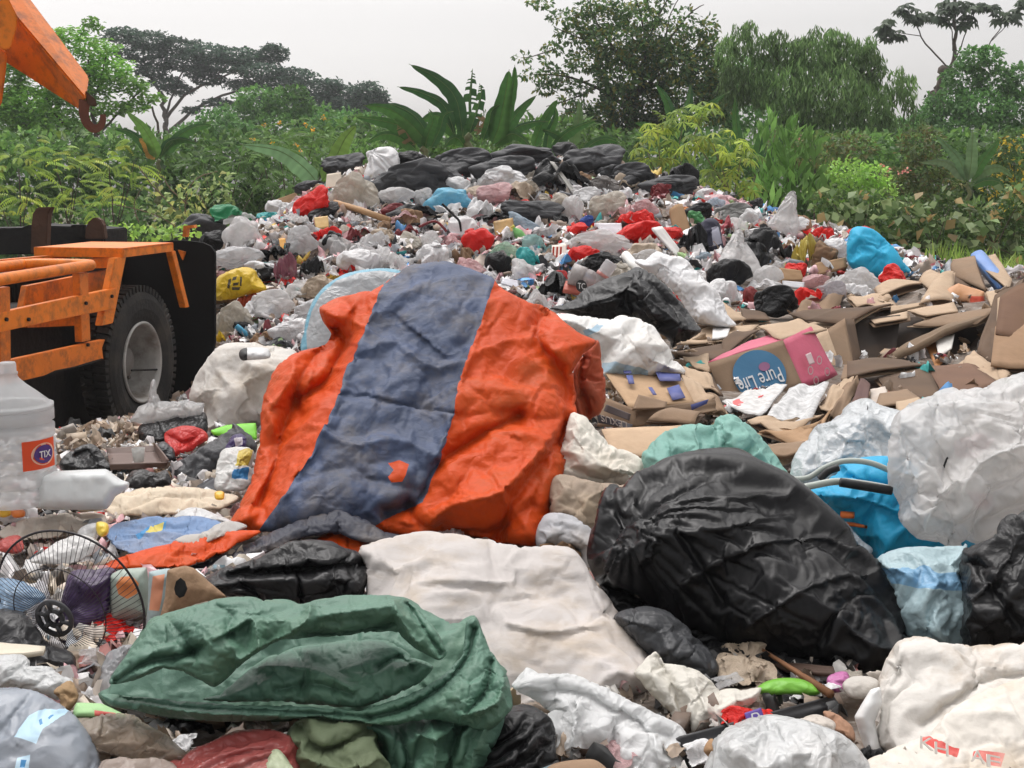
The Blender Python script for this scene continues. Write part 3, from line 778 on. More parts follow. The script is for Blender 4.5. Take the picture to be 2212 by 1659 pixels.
        plant('bush', lb, 'bush', x, 46, [cloud(rs, cl, 46, 10, 6, 2.6, MG if x < 300 else RG)], stems_px([([(x, 430), (x + 3, 380), (cl[0][0], cl[0][1])], 9, 4)], 46), 'bushes of the tree line', 'foliage', 'stem')
    # --- backing undergrowth, one mass of leaves
    UG = ((.035, .075, .022), (.045, .095, .026), (.055, .105, .03), (.026, .058, .02))
    cl = [(x, y, 80, 50, 1, rs.uniform(-2, 2)) for x in range(-120, 2400, 90) for y in ((330, 400, 470, 540) if x > 1300 or x < 700 else (300, 360, 420))]
    v, f, c = cloud(rs, cl, 31, 18, 9, 2.4, UG)
    kind(fast_mesh('undergrowth', v, f, LEAF, None, False, c), 'stuff')
    # --- shrubs left
    YG = ((.12, .18, .032), (.10, .16, .034), (.145, .185, .034), (.08, .135, .028))
    def fr(label, x, Y, clumps, cols=YG, fl=46, nl=10, lw=.27, dens=1.8, extra=(), st=None, cat='shrub', group='wild shrubs along the edge of the dump'):
        c = [fronds(rs, clumps, Y, fl, nl, lw, cols, dens)]
        stv = st or [([(x, 560), (x + 5, 480), (clumps[0][0], clumps[0][1] + 20)], 5, 2)] + [([(x, 540), ((x + q[0]) / 2, (540 + q[1]) / 2 + 10), (q[0], q[1])], 3, 1.5) for q in clumps[1:5]]
        return plant('shrub', label, cat, x, Y, c, stems_px(stv, Y), group, 'foliage', 'stem', extra=extra)
    fr('yellow-green pinnate shrub at the far left edge behind the black truck bed', 40, 22, [(40, 345, 60, 34), (-10, 400, 50, 50), (60, 415, 56, 42), (20, 470, 60, 30)])
    fr('yellow-green pinnate shrub behind the bent steel plate of the truck', 140, 23, [(120, 330, 56, 36), (160, 395, 60, 44), (110, 450, 56, 34), (175, 345, 40, 26)])
    fr('yellow-tipped pinnate shrub directly below the crane hook', 240, 22.5, [(235, 340, 52, 34), (270, 395, 56, 40), (220, 440, 50, 34), (290, 350, 36, 24)])
    fr('dark green pinnate shrub between the small banana and the long banana leaf', 470, 24, [(440, 350, 50, 34), (520, 345, 50, 40), (570, 370, 50, 46), (500, 400, 60, 40), (620, 395, 40, 36), (590, 310, 50, 26)], ((.04, .085, .025), (.05, .1, .03), (.035, .07, .022)), 34)
    fl = [cloud(rs, [(q[0], q[1], q[2] * .7, q[3] * .7)], 25, 5, 4, 2.0, ((.3, .17, .02), (.28, .2, .04))) for q in [(572, 270, 6, 5), (603, 265, 5, 4), (660, 270, 7, 6), (675, 278, 6, 5), (588, 308, 5, 5), (640, 312, 8, 5), (700, 255, 6, 5), (648, 325, 5, 4), (545, 302, 5, 5)]]
    fr('shrub with scattered yellow flowers left of the banana clump', 620, 25, [(600, 290, 60, 24), (680, 285, 60, 30), (560, 315, 50, 24), (640, 325, 70, 30), (720, 310, 50, 34)], ((.05, .10, .028), (.06, .115, .03)), 28, extra=(('flower', fl),))
    PB = ((.10, .15, .06), (.12, .17, .07), (.08, .12, .045), (.15, .17, .06))
    plant('shrub', 'pale broad-leaved shrub with bare tangled twigs behind the truck fender', 'shrub', 430, 19,
          [cloud(rs, [(390, 440, 50, 40, .7), (450, 400, 50, 36, .6), (360, 480, 50, 30, .7), (430, 480, 50, 30, .8), (330, 430, 30, 30, .6), (480, 440, 30, 30, .5)], 19, 17, 9, 1.0, PB)],
          stems_px([([(440, 560), (400, 480), (330, 400), (300, 360)], 4, 2), ([(420, 520), (400, 450), (420, 390), (470, 370)], 4, 2), ([(430, 540), (350, 470), (240, 440)], 3, 1.5), ([(405, 440), (370, 410), (350, 380)], 4, 2), ([(440, 540), (450, 470), (430, 420)], 3, 1.5), ([(300, 480), (290, 440), (310, 400)], 3, 1)], 19), 'wild shrubs along the edge of the dump', 'foliage', 'stem', mat((.2, .15, .1), .9, .3, name='twig'))
    plant('shrub', 'low light green creeper with broad leaves beside the truck bed', 'shrub', 270, 16,
          [cloud(rs, [(270, 500, 34, 16), (330, 505, 40, 14), (400, 500, 40, 14), (220, 505, 30, 12)], 16, 15, 10, 1.6, ((.14, .24, .05), (.11, .2, .05)))], stems_px([([(300, 530), (290, 510), (270, 495)], 3, 1)], 16), 'wild shrubs along the edge of the dump', 'foliage', 'stem')
    # --- shrubs right
    CA = ((.13, .18, .03), (.11, .17, .035), (.15, .19, .035), (.075, .12, .03))
    for lb, x, Y, cs in (('yellow-green cassava shrub at the right shoulder of the rubbish heap', 1580, 19.5, [(1540, 300, 50, 36), (1600, 330, 46, 44), (1560, 380, 50, 36), (1610, 395, 34, 30), (1500, 290, 36, 30)]),
                         ('yellow-green cassava shrub right behind the black bags on the crest', 1430, 21, [(1420, 270, 46, 30), (1400, 320, 40, 36), (1450, 330, 46, 40), (1480, 250, 44, 30), (1520, 235, 40, 26)])):
        plant('cassava_shrub', lb, 'shrub', x, Y, [palms(rs, cs, Y, 30, CA, 1.5, 6, .24)],
              stems_px([([(x, 520), (x + 4, 440), (q[0], q[1] + 10)], 4, 2) for q in cs], Y), 'cassava shrubs behind the heap', 'foliage', 'stem', mat((.2, .17, .1), .8, .2, name='green_stem'))
    LB = ((.10, .19, .04), (.12, .21, .05), (.08, .15, .04))
    plant('shrub', 'bright light green rounded bush below the weeping tree', 'shrub', 1830, 24, [cloud(rs, [(1830, 370, 56, 26), (1880, 380, 44, 26), (1790, 400, 50, 34), (1850, 420, 60, 34), (1900, 410, 40, 26)], 24, 12, 6, 1.9, LB)],
          stems_px([([(1830, 540), (1832, 470), (1835, 390)], 5, 2)], 24), 'wild shrubs along the edge of the dump', 'foliage', 'stem')
    plant('shrub', 'tall-bladed green ginger clump right of the cassava shrub', 'shrub', 1700, 22, [cloud(rs, [(1680, 300, 50, 40, .8), (1720, 340, 50, 50), (1680, 390, 50, 50), (1740, 420, 50, 40), (1650, 440, 40, 30)], 22, 46, 11, 1.6, ((.06, .13, .035), (.05, .11, .03), (.08, .16, .05)), 'up')],
          stems_px([([(1700, 540), (1705, 450), (1700, 350)], 4, 2)], 22), 'wild shrubs along the edge of the dump', 'foliage', 'stem')
    pk = [cloud(rs, [(q[0], q[1], q[2] * .7, q[3] * .7)], 25.5, 5, 4, 1.6, ((.28, .11, .12), (.3, .15, .15))) for q in [(1650, 285, 6, 5), (1690, 290, 7, 6), (1705, 294, 5, 5), (1725, 296, 6, 5), (1790, 430, 5, 4)]]
    pk2 = [cloud(rs, [(q[0], q[1], q[2] * .7, q[3] * .7)], 24.5, 5, 4, 1.6, ((.27, .09, .09), (.3, .15, .14))) for q in [(1905, 360, 7, 6), (1920, 368, 6, 5), (1945, 372, 8, 5), (1960, 368, 6, 5), (1912, 378, 6, 4)]]
    BR = ((.05, .08, .03), (.06, .09, .03), (.075, .075, .03), (.04, .065, .025))
    plant('shrub', 'dull green shrub with pink flower heads before the weeping tree', 'shrub', 1760, 26, [cloud(rs, [(1700, 310, 56, 26), (1770, 330, 60, 36), (1840, 320, 50, 34)], 26, 13, 6, 1.8, BR)],
          stems_px([([(1760, 540), (1760, 420), (1760, 330)], 5, 2)], 26), 'wild shrubs along the edge of the dump', 'foliage', 'stem', extra=(('flower', pk),))
    plant('shrub', 'brownish green shrub with red flower heads left of the small right banana', 'shrub', 1960, 25, [cloud(rs, [(1930, 390, 56, 30), (1990, 370, 50, 44), (1960, 430, 60, 34), (1990, 310, 50, 40), (2040, 400, 40, 40)], 25, 13, 6, 1.9, BR)],
          stems_px([([(1960, 560), (1960, 470), (1955, 400)], 5, 2)], 25), 'wild shrubs along the edge of the dump', 'foliage', 'stem', extra=(('flower', pk2),))
    HD = ((.09, .13, .07), (.11, .15, .08), (.07, .11, .05), (.15, .12, .06), (.05, .085, .035))
    for lb, x, cs in (('broad-leaved hedge plant with pale round leaves behind the bright blue bag', 1860, [(1800, 440, 44, 34), (1850, 480, 50, 40), (1790, 500, 40, 34), (1880, 440, 40, 30), (1900, 530, 44, 34), (1800, 545, 34, 24), (1850, 560, 40, 26), (1930, 575, 44, 24)]),
                      ('broad-leaved hedge plant with browning leaves above the blue folder', 2030, [(1960, 460, 46, 36), (2010, 500, 50, 40), (1960, 540, 44, 34), (2050, 450, 40, 36), (2060, 540, 40, 34), (1990, 580, 40, 24), (2050, 585, 40, 22)]),
                      ('broad-leaved hedge plant at the right edge above the cardboard', 2160, [(2110, 470, 44, 40), (2170, 500, 46, 44), (2120, 540, 44, 36), (2200, 440, 40, 44), (2200, 560, 40, 30), (2110, 585, 40, 22), (2180, 590, 44, 24)])):
        plant('hedge_plant', lb, 'hedge plant', x, 16.2, [cloud(rs, cs, 16.2, 25, 18, .8, HD), cloud(rs, cs, 16.5, 13, 7, 2.2, ((.03, .06, .02), (.045, .075, .025)))],
              stems_px([([(x - 20, 620), (x - 10, 540), (q[0], q[1])], 3.5, 1.5) for q in cs], 16.2), 'broad-leaved plants of the hedge', 'foliage', 'stem')
    plant('shrub', 'dark shrub with yellowing leaves at the right edge of the photo', 'shrub', 2190, 24, [cloud(rs, [(2190, 330, 46, 50), (2200, 420, 40, 46), (2150, 390, 36, 36)], 24, 13, 6, 2, ((.03, .06, .02), (.04, .075, .025), (.03, .06, .02), (.25, .2, .03)))],
          stems_px([([(2190, 600), (2192, 470), (2190, 350)], 6, 2)], 24), 'wild shrubs along the edge of the dump', 'foliage', 'stem')
    plant('shrub', 'dark leafy scrub low between the banana clump and the black bags', 'shrub', 1000, 23.5, [cloud(rs, [(860, 330, 60, 26), (960, 300, 60, 36), (1060, 310, 60, 30), (1160, 310, 50, 30), (1250, 310, 50, 34), (780, 330, 50, 26)], 23.5, 14, 6, 2.0, UG)],
          stems_px([([(1000, 420), (1000, 360), (1000, 310)], 4, 2)], 23.5), 'wild shrubs along the edge of the dump', 'foliage', 'stem')
    # --- bananas
    BR_ = ((.19, .12, .06), (.24, .16, .09))
    banana('tallest banana plant, its torn blades against the sky behind the heap', 1020, 22, [
        ([(1000, 300), (985, 215), (945, 170), (883, 138)], 36, dict(dY=.3)), ([(985, 300), (960, 230), (910, 200), (858, 187)], 24), ([(1020, 300), (1015, 230), (1018, 180), (1021, 148)], 34, dict(torn=16)),
        ([(1060, 320), (1078, 270), (1092, 200), (1100, 150)], 46, dict(dY=-.3, face=.1)), ([(1010, 300), (1030, 240), (1040, 200), (1036, 180)], 26, dict(torn=8)), ([(1090, 300), (1100, 230), (1110, 180), (1112, 140)], 24),
        ([(990, 310), (960, 260), (930, 250), (895, 275)], 26), ([(1000, 310), (1000, 270), (985, 240), (960, 225)], 30), ([(1040, 310), (1055, 270), (1062, 240), (1080, 225)], 24),
        ([(1030, 300), (1035, 260), (1050, 270), (1075, 315)], 26, dict(cols=BR_, torn=14, dead=1) if False else dict(cols=BR_, torn=14)), ([(1005, 320), (990, 300), (975, 300), (958, 320)], 26),
        ([(1070, 320), (1100, 270), (1130, 230), (1160, 205)], 26), ([(1080, 320), (1110, 280), (1150, 265), (1185, 262)], 22), ([(1060, 325), (1100, 290), (1130, 300), (1150, 325)], 22)], ([(1020, 420), (1018, 350), (1010, 290)], 26, 14), seed=3)
    banana('low arching banana plant left of the tallest one, with dry leaves', 870, 21.3, [
        ([(930, 320), (890, 270), (840, 235), (785, 228)], 34), ([(920, 320), (880, 280), (830, 262), (765, 252)], 34), ([(935, 310), (900, 255), (860, 230), (835, 225)], 24),
        ([(900, 320), (880, 285), (870, 262), (850, 258)], 40, dict(cols=BR_, torn=18)), ([(905, 330), (870, 300), (830, 290), (790, 310)], 26), ([(915, 330), (925, 290), (935, 260), (925, 240)], 26), ([(925, 330), (950, 280), (960, 250), (980, 240)], 22), ([(920, 330), (905, 300), (880, 300), (860, 325)], 20)], ([(925, 420), (922, 370), (918, 320)], 22, 14), seed=9)
    banana('short banana suckers right of the tallest banana plant', 1240, 22.5, [
        ([(1190, 340), (1210, 300), (1245, 275), (1290, 258)], 24), ([(1180, 340), (1185, 290), (1200, 250), (1196, 225)], 20), ([(1235, 330), (1245, 280), (1252, 240), (1250, 215)], 22, dict(cols=((.1, .18, .06),))),
        ([(1230, 340), (1215, 300), (1190, 285), (1170, 280)], 20), ([(1250, 340), (1280, 310), (1310, 300), (1340, 310)], 22), ([(1150, 330), (1165, 280), (1190, 235), (1205, 215)], 24)], ([(1220, 430), (1222, 380), (1224, 335)], 18, 12), seed=17)
    banana('lone long banana leaf arching over the left shoulder of the heap', 690, 18.2, [([(690, 400), (655, 360), (600, 325), (518, 312)], 42, dict(cols=((.2, .36, .17),), dY=.2, fold=.1)), ([(690, 400), (720, 350), (745, 300), (770, 270)], 44, dict(cols=((.17, .29, .06),)))], ([(692, 460), (692, 430), (690, 396)], 12, 8), seed=23)
    banana('small banana plant with a browning leaf below the crane hook', 335, 27, [([(340, 350), (330, 310), (305, 270), (272, 240)], 28, dict(cols=((.12, .24, .05),))), ([(335, 350), (310, 310), (280, 285), (245, 278)], 22), ([(340, 345), (380, 300), (420, 275), (460, 270)], 26), ([(335, 350), (325, 325), (315, 310), (300, 298)], 26, dict(cols=((.4, .22, .05),))), ([(345, 350), (360, 310), (390, 300), (430, 310)], 20)], ([(342, 440), (342, 400), (340, 345)], 14, 9), seed=31)
    banana('banana plant standing between the open tree and the weeping tree', 1460, 30, [([(1460, 330), (1455, 270), (1440, 215), (1415, 180)], 26), ([(1460, 330), (1490, 270), (1525, 230), (1570, 200)], 26), ([(1465, 330), (1480, 260), (1490, 215), (1492, 180)], 24), ([(1460, 330), (1430, 290), (1400, 270), (1370, 265)], 22)], ([(1462, 440), (1462, 390), (1461, 325)], 14, 9), seed=41)
    banana('banana plant with upright blades left of the pink-flowered shrub', 1620, 25, [([(1630, 380), (1640, 320), (1655, 270), (1690, 235)], 26), ([(1630, 380), (1600, 320), (1590, 260), (1588, 205)], 24), ([(1635, 380), (1665, 330), (1695, 290), (1705, 265)], 24), ([(1625, 380), (1590, 330), (1570, 300), (1550, 290)], 22)], ([(1632, 480), (1632, 430), (1630, 375)], 12, 8), seed=47)
    banana('small banana plant with pale midribs near the right edge', 2090, 23, [([(2090, 400), (2098, 350), (2100, 310), (2102, 285)], 28, dict(cols=((.12, .2, .09),))), ([(2090, 400), (2075, 350), (2050, 320), (2020, 290)], 24, dict(cols=((.1, .18, .08),))), ([(2090, 400), (2060, 360), (2030, 348), (1985, 352)], 22, dict(cols=((.12, .18, .09),))), ([(2095, 400), (2120, 350), (2145, 320), (2160, 300)], 22), ([(2095, 400), (2125, 370), (2160, 362), (2190, 385)], 22, dict(cols=((.12, .2, .08),))), ([(2095, 405), (2130, 390), (2160, 395), (2170, 420)], 18)], ([(2092, 480), (2092, 440), (2092, 395)], 12, 8), seed=53)
    # grass at the foot of the hedge
    n = 1300; X = rs.uniform(4.3, 7.5, n); Yv = rs.uniform(13.2, 14.6, n)
    c = np.c_[X, Yv, H(X, Yv) - .03]; ax = np.c_[rs.randn(n, 2) * .35, np.ones(n)]
    v, f, cc = leaf_quads(c, ax, rs.randn(n, 3), rs.uniform(.12, .35, n), .022, palette(rs, n, ((.08, .14, .03), (.1, .15, .04), (.06, .1, .025))))
    kind(fast_mesh('grass', v, f, LEAF, None, False, cc), 'stuff')

# ------------------------------------------------------------------ loose small litter that nobody could count
def piece_shapes(rs, solid=True):
    out = []
    for k in range(12):
        n = 5; g = np.array([(i / n - .5, j / n - .5) for j in range(n + 1) for i in range(n + 1)])
        q = 1.6 * g + rs.rand(2) * 9
        z = .55 * nz(q, 1.3, k) + rs.randn(len(g)) * .09; an = 2.2 * (k % 3) * g[:, 0]
        v = np.c_[g[:, 0] * (1 - .35 * (k % 3 == 2)) + .12 * nz(q, 2.1, k + 5), g[:, 1] * (.5 + .5 * (k % 2)) + .2 * nz(q, 1.9, k + 9), z + .25 * np.cos(an) * (k % 3)]
        f = [(j * (n + 1) + i, j * (n + 1) + i + 1, (j + 1) * (n + 1) + i + 1, (j + 1) * (n + 1) + i) for j in range(n) for i in range(n)]
        out.append((v, np.array(f)))
    for k in range(2 if solid else 0):
        bm = bmesh.new(); bmesh.ops.create_cube(bm, size=1); bmesh.ops.subdivide_edges(bm, edges=bm.edges[:], cuts=3, use_grid_fill=True)
        v = np.array([x.co[:] for x in bm.verts]); f = np.array([[a.index for a in q.verts] for q in bm.faces]); bm.free()
        v = unit(v) * .5 * (1 + rs.randn(len(v), 1) * .2) * np.array((1, .8, .5)); out.append((v, f))
    b = MB().box((-.5, -.35, -.12), (.5, .35, .12)); out.append((np.array(b.v), np.array(b.f)))
    b = MB().box((-.5, -.4, -.02), (.5, .4, .02)); out.append((np.array(b.v), np.array(b.f)))
    for prof in () if not solid else (((.16, -.5), (.18, -.1), (.17, .2), (.07, .38), (.07, .5)), ((.2, -.25), (.3, .25), (.26, .25))):
        v, f = [], []
        for r, z in prof:
            for q in range(8): v.append((z, r * math.cos(q * .785), r * math.sin(q * .785)))
        for i in range(len(prof) - 1):
            for q in range(8): f.append((i * 8 + q, i * 8 + (q + 1) % 8, (i + 1) * 8 + (q + 1) % 8, (i + 1) * 8 + q))
        out.append((np.array(v), np.array(f)))
    return out
def scatter(name, n, xr, yr, size, pal, seed, keep=None, sink=.2, solid=True):
    rs = np.random.RandomState(seed); shp = piece_shapes(rs, solid)
    X = rs.uniform(*xr, n); Y = rs.uniform(*yr, n)
    if keep is not None: w = keep(X, Y); X, Y = X[w], Y[w]
    Z = H(X, Y); q_ = np.array([proj(t) for t in zip(X, Y, Z)]); w = ~((q_[:, 0] > 480) & (q_[:, 0] < 1300) & (q_[:, 1] > 1090) & (q_[:, 1] < 1215)); X, Y = X[w], Y[w]
    n = len(X); Z = H(X, Y)
    V, Fc, Cc = [], [], []; b = 0
    cols = np.array([p[0] for p in pal]); pr = np.array([p[1] for p in pal], float); pr /= pr.sum()
    ci = rs.choice(len(pal), size=n, p=pr)
    for i in range(n):
        v, f = shp[rs.randint(len(shp))]
        s = size[0] * (size[1] / size[0]) ** rs.rand()
        e = np.array(Matrix.Rotation(rs.uniform(0, 6.28), 3, 'Z') @ Matrix.Rotation(rs.normal(0, .5), 3, 'X') @ Matrix.Rotation(rs.normal(0, .5), 3, 'Y'))
        w = (v * s * np.array((rs.uniform(.7, 1.5), 1, rs.uniform(.6, 1.3)))) @ e.T + np.array((X[i], Y[i], Z[i] + s * sink * rs.uniform(-.5, 1.2)))
        V.append(w); Fc.append(f + b); b += len(w)
        c = cols[ci[i]] * rs.uniform(.75, 1.2)
        Cc.append(np.tile(c, (len(w), 1)) * (1 + .12 * rs.randn(len(w), 1)))
    o = fast_mesh(name, np.concatenate(V), np.concatenate(Fc), LITTER, None, False, np.clip(np.concatenate(Cc), .005, .85))
    return kind(o, 'stuff')
LPAL = [((.8, .79, .79), 42), ((.66, .63, .63), 18), ((.58, .5, .43), 13), ((.42, .32, .25), 9), ((.2, .14, .1), 5), ((.03, .03, .033), 10), ((.72, .42, .44), 11), ((.7, .03, .02), 7), ((.28, .05, .06), 3), ((.6, .42, .08), 2), ((.1, .3, .6), 3), ((.06, .45, .43), 3), ((.3, .45, .2), 1.5), ((.35, .37, .4), 8)]
FPAL = [((.55, .53, .5), 16), ((.4, .35, .3), 14), ((.3, .23, .17), 14), ((.18, .13, .1), 14), ((.04, .04, .04), 16), ((.45, .2, .18), 3), ((.2, .3, .35), 3), ((.55, .45, .3), 6)]
BPAL = [((.36, .27, .19), 10), ((.28, .2, .14), 8), ((.45, .36, .27), 6), ((.2, .14, .1), 5), ((.5, .45, .4), 3), ((.04, .04, .04), 1)]
def build_haze():
    m = bpy.data.materials.new('pale_air'); m.use_nodes = True; nt = m.node_tree; nt.nodes.clear()
    o = nt.nodes.new('ShaderNodeOutputMaterial'); v = nt.nodes.new('ShaderNodeVolumePrincipled')
    v.inputs['Density'].default_value = HAZE; v.inputs['Color'].default_value = (.93, .95, .97, 1); v.inputs['Anisotropy'].default_value = .2
    nt.links.new(v.outputs[0], o.inputs['Volume'])
    kind(MB().box((-175, -175, -1.1), (175, 175, 24)).build('haze', m), 'stuff')
HAZE = .0009
def build_litter():
    heap = lambda X, Y: (H(X, Y) > .45)
    scatter('small_litter', 8600, (-3.6, 5), (10.8, 17.4), (.045, .155), LPAL, 5, lambda X, Y: heap(X, Y) & ((X < 1.9) | (Y > 12.6)))
    scatter('scattered_scraps', 6500, (-2.6, 3.4), (2.5, 7.6), (.02, .08), FPAL, 6, None, .2, False)
    scatter('pale_scraps', 4200, (-2.7, -.2), (3.2, 8.2), (.03, .10), [(c_, w_) for c_, w_ in LPAL if min(c_) > .2] + [((.6, .52, .42), 30)], 9, None, .15, False)
    scatter('loose_scraps', 3400, (-2.6, 4.5), (7.4, 11), (.035, .12), LPAL + [((.33, .22, .13), 45), ((.2, .13, .08), 30)], 7, lambda X, Y: (H(X, Y) > .25) & ((X < 1.1) | (np.random.RandomState(3).rand(len(X)) < .25)))
    px = lambda X, Y: np.array([proj((a, b, c)) for a, b, c in zip(X, Y, H(X, Y))])
    scatter('dried_husks', 1500, (-2.6, -1.2), (6.3, 8.9), (.03, .09), BPAL, 8, lambda X, Y: in_poly(px(X, Y), [(120, 990), (150, 950), (230, 905), (300, 870), (400, 860), (330, 960), (250, 985)]), .8)

# ------------------------------------------------------------------ crane truck
def build_truck():
    yaw = R(11.6); WC = P(312, 783, 9.75)
    root = empty('crane_truck', (WC[0], WC[1], WC[2] - .53), -yaw)
    tag(root, 'orange crane truck at the left edge with a black rear flap and a lifting boom', 'truck')
    M = Matrix.Translation(root.location) @ Matrix.Rotation(-yaw, 4, 'Z'); MI = np.array(M.inverted())
    loc = lambda p: MI[:3, :3] @ np.array(p) + MI[:3, 3]
    camL = loc((0, 0, CAM_H))
    def rl(px, py): return MI[:3, :3] @ np.array(ray(px, py))
    def onx(px, py, nx): d = rl(px, py); k = (nx - camL[0]) / d[0]; return camL + d * k
    def ony(px, py, ly): d = rl(px, py); k = (ly - camL[1]) / d[1]; return camL + d * k
    OR = mat((.86, .225, .010), .42, .12, 40, .08, 5, dirt=.55, dcol=(.16, .06, .02), dscale=13, spec=.4, name='orange_paint')
    OR2 = mat((.76, .19, .012), .45, .12, 40, .1, 5, dirt=.65, dcol=(.13, .05, .025), dscale=11, spec=.4, name='orange_paint_worn')
    BK = mat((.012, .011, .011), .75, .3, 20, .2, 4, dirt=.3, dcol=(.05, .04, .03), spec=.3, name='black_steel')
    RU = mat((.10, .05, .03), .8, .4, 25, .3, 6, dirt=.6, dcol=(.04, .025, .02), name='rusty_steel')
    def prism(poly, n, th, name, m, par=root, bevel=0.0, k=0):
        """poly: local points of the visible face; thickness th away along axis n"""
        n = np.array(n, float) * th; N = len(poly)
        v = [tuple(p) for p in poly] + [tuple(np.array(p) + n) for p in poly]
        f = [tuple(range(N)), tuple(range(2 * N - 1, N - 1, -1))] + [(i, i + N, (i + 1) % N + N, (i + 1) % N) for i in range(N)]
        b = MB(); b.v = v; b.f = f
        o = b.build(name, m, par, False, bevel)
        bm = bmesh.new(); bm.from_mesh(o.data); bmesh.ops.recalc_face_normals(bm, faces=bm.faces); bm.to_mesh(o.data); bm.free()
        return o
    flat = lambda pts, ly, th, name, m, **k: prism([ony(x, y, ly) for x, y in pts], (0, 1, 0), th, name, m, **k)
    side = lambda pts, nx, th, name, m, **k: prism([onx(x, y, nx) for x, y in pts], (-1, 0, 0), th, name, m, **k)
    # wheel
    wl = bpy.data.objects.new('wheel', None); COL.objects.link(wl); wl.parent = root; wl.location = (0, 0, .53)
    def lath_x(prof, seg=72):
        v, f = lathe([(r, z) for r, z in prof], seg, False); return [(p[2], p[0], p[1]) for p in v], f
    ty = MB(); ty.add(lath_x([(.27, -.15), (.34, -.19), (.45, -.205), (.51, -.19), (.53, -.16), (.53, -.06), (.515, -.03), (.49, -.008), (.45, .004), (.38, .004), (.33, -.008), (.305, -.018), (.285, -.02), (.28, -.03), (.27, -.05), (.27, -.15)]))
    for k in range(64):
        a = 2 * math.pi * k / 64
        for (x0, x1, sh) in ((-.2, -.115, .0), (-.1, -.012, .05)):
            p = []
            for r in (.50, .547):
                for (x, da) in ((x0, -.03), (x1, -.03 + .02), (x1, .028 + .02), (x0, .028)):
                    w = a + da + sh; p.append((x, r * math.cos(w), r * math.sin(w)))
            ty.hexa(p)
    TY = mat((.022, .021, .02), .8, .35, 40, .2, 5, dirt=.55, dcol=(.085, .07, .055), dscale=4, spec=.3, name='tyre_rubber')
    o = ty.build('tyre', TY, wl, False)
    RM = mat((.42, .41, .39), .5, .2, 30, .15, 6, dirt=.8, dcol=(.13, .10, .075), dscale=4, spec=.5, metal=.15, name='rim_steel')
    ri = MB(); ri.add(lath_x([(.284, -.03), (.292, -.008), (.28, 0), (.268, -.012), (.26, -.05), (.25, -.14), (.235, -.22)]))
    ri.build('rim', RM, wl, True)
    hd = MB(); hd.add(lath_x([(.24, -.215), (.2, -.225), (.15, -.2), (.11, -.19), (.10, -.13), (.05, -.12), (.0, -.12)]))
    for k in range(8):
        a = k * math.pi / 4; hd.tube([(-.225, .18 * math.cos(a), .18 * math.sin(a)), (-.18, .18 * math.cos(a), .18 * math.sin(a))], .016, 6)
    hd.build('hub_disc', mat((.2, .19, .18), .6, .3, 20, .2, 6, dirt=.7, dcol=(.09, .07, .05), name='hub_steel_shaded'), wl)  # darker than the rim: shade of the deep dish put into the colour
    ba = MB(); ba.tube([onx(284, 800, -.03) - np.array((0, 0, .53)), onx(345, 798, -.03) - np.array((0, 0, .53))], .007, 8)
    ba.build('rim_bar', BK, wl)
    # fender
    A, B = onx(267, 538, .02), onx(372, 522, .02); zt = (A[2] + B[2]) / 2
    fe = MB()
    fe.box((-.64, A[1], zt - .01), (.02, B[1], zt))
    fe.box((-.002, A[1], zt - .065), (.02, B[1], zt - .012))
    fe.box((-.64, A[1] - .022, zt - .065), (.02, A[1] - .002, zt + .001))
    fe.box((-.64, B[1] + .002, zt - .065), (.02, B[1] + .02, zt + .001))
    fo = fe.build('fender', OR, root, False, .004)
    def strip(a, b, w, name, m):
        p, q = onx(*a, .015), onx(*b, .015); p = np.array(p); q = np.array(q)
        pts = [p - (0, w / 2, 0), p + (0, w / 2, 0), q + (0, w / 2, 0), q - (0, w / 2, 0)]
        return prism(pts, (-1, 0, 0), .05, name, m, par=fo, bevel=.004)
    strip((261, 556), (232, 701), .16, 'near_stay', OR); strip((375, 542), (405, 664), .07, 'far_stay', OR)
    flat([(163, 560), (252, 556), (250, 579), (163, 580)], A[1] - .01, .03, 'fender_end', OR2, par=fo)
    # guard rail
    gr = bpy.data.objects.new('guard_rail', None); COL.objects.link(gr); gr.parent = root
    t = [onx(x, y, .03) for x, y in ((-260, 645), (-100, 620), (0, 604), (100, 588), (188, 574))]
    e = t[-1]
    tp = t + [e + np.array((-.02, .06, 0)), e + np.array((-.08, .10, .0)), e + np.array((-.2, .11, 0)), e + np.array((-.38, .10, 0)), e + np.array((-.46, .04, 0)), e + np.array((-.48, -.2, 0)), e + np.array((-.48, -2.2, 0))]
    MB().tube(smooth_path(tp, 4), .036, 14).build('top_tube', OR, gr, True)
    side([(-160, 708), (0, 676), (120, 650), (253, 622), (247, 667), (120, 692), (0, 718), (-160, 756)], .03, .05, 'middle_rail', OR, par=gr, bevel=.004)
    side([(-160, 820), (0, 783), (120, 757), (228, 733), (221, 752), (224, 776), (120, 806), (0, 834), (-160, 880)], .03, .05, 'lower_rail', OR2, par=gr, bevel=.004)
    for pts in ([(0, 622), (22, 619), (24, 790), (1, 795)], [(171, 590), (190, 588), (196, 735), (177, 739)]):
        side(pts, .024, .05, 'post', OR2, par=gr, bevel=.003)
    side([(58, 618), (247, 580), (245, 700), (60, 708), (46, 680)], -.22, .04, 'toolbox_panel', OR2)
    side([(-160, 575), (155, 548), (155, 556), (-160, 590)], -.5, .05, 'bed_edge', OR2)
    for x, y in ((12, 690), (12, 800), (184, 655), (188, 745), (60, 690), (240, 640)):
        p = onx(x, y, .031); MB().tube([p, p + np.array((.014, 0, 0))], .012, 6).build('bolt', BK, gr)
    side([(60, 822), (95, 812), (120, 800), (160, 792), (200, 780), (221, 774), (224, 777), (120, 807), (60, 821)], .033, .004, 'grime', BK, par=gr)
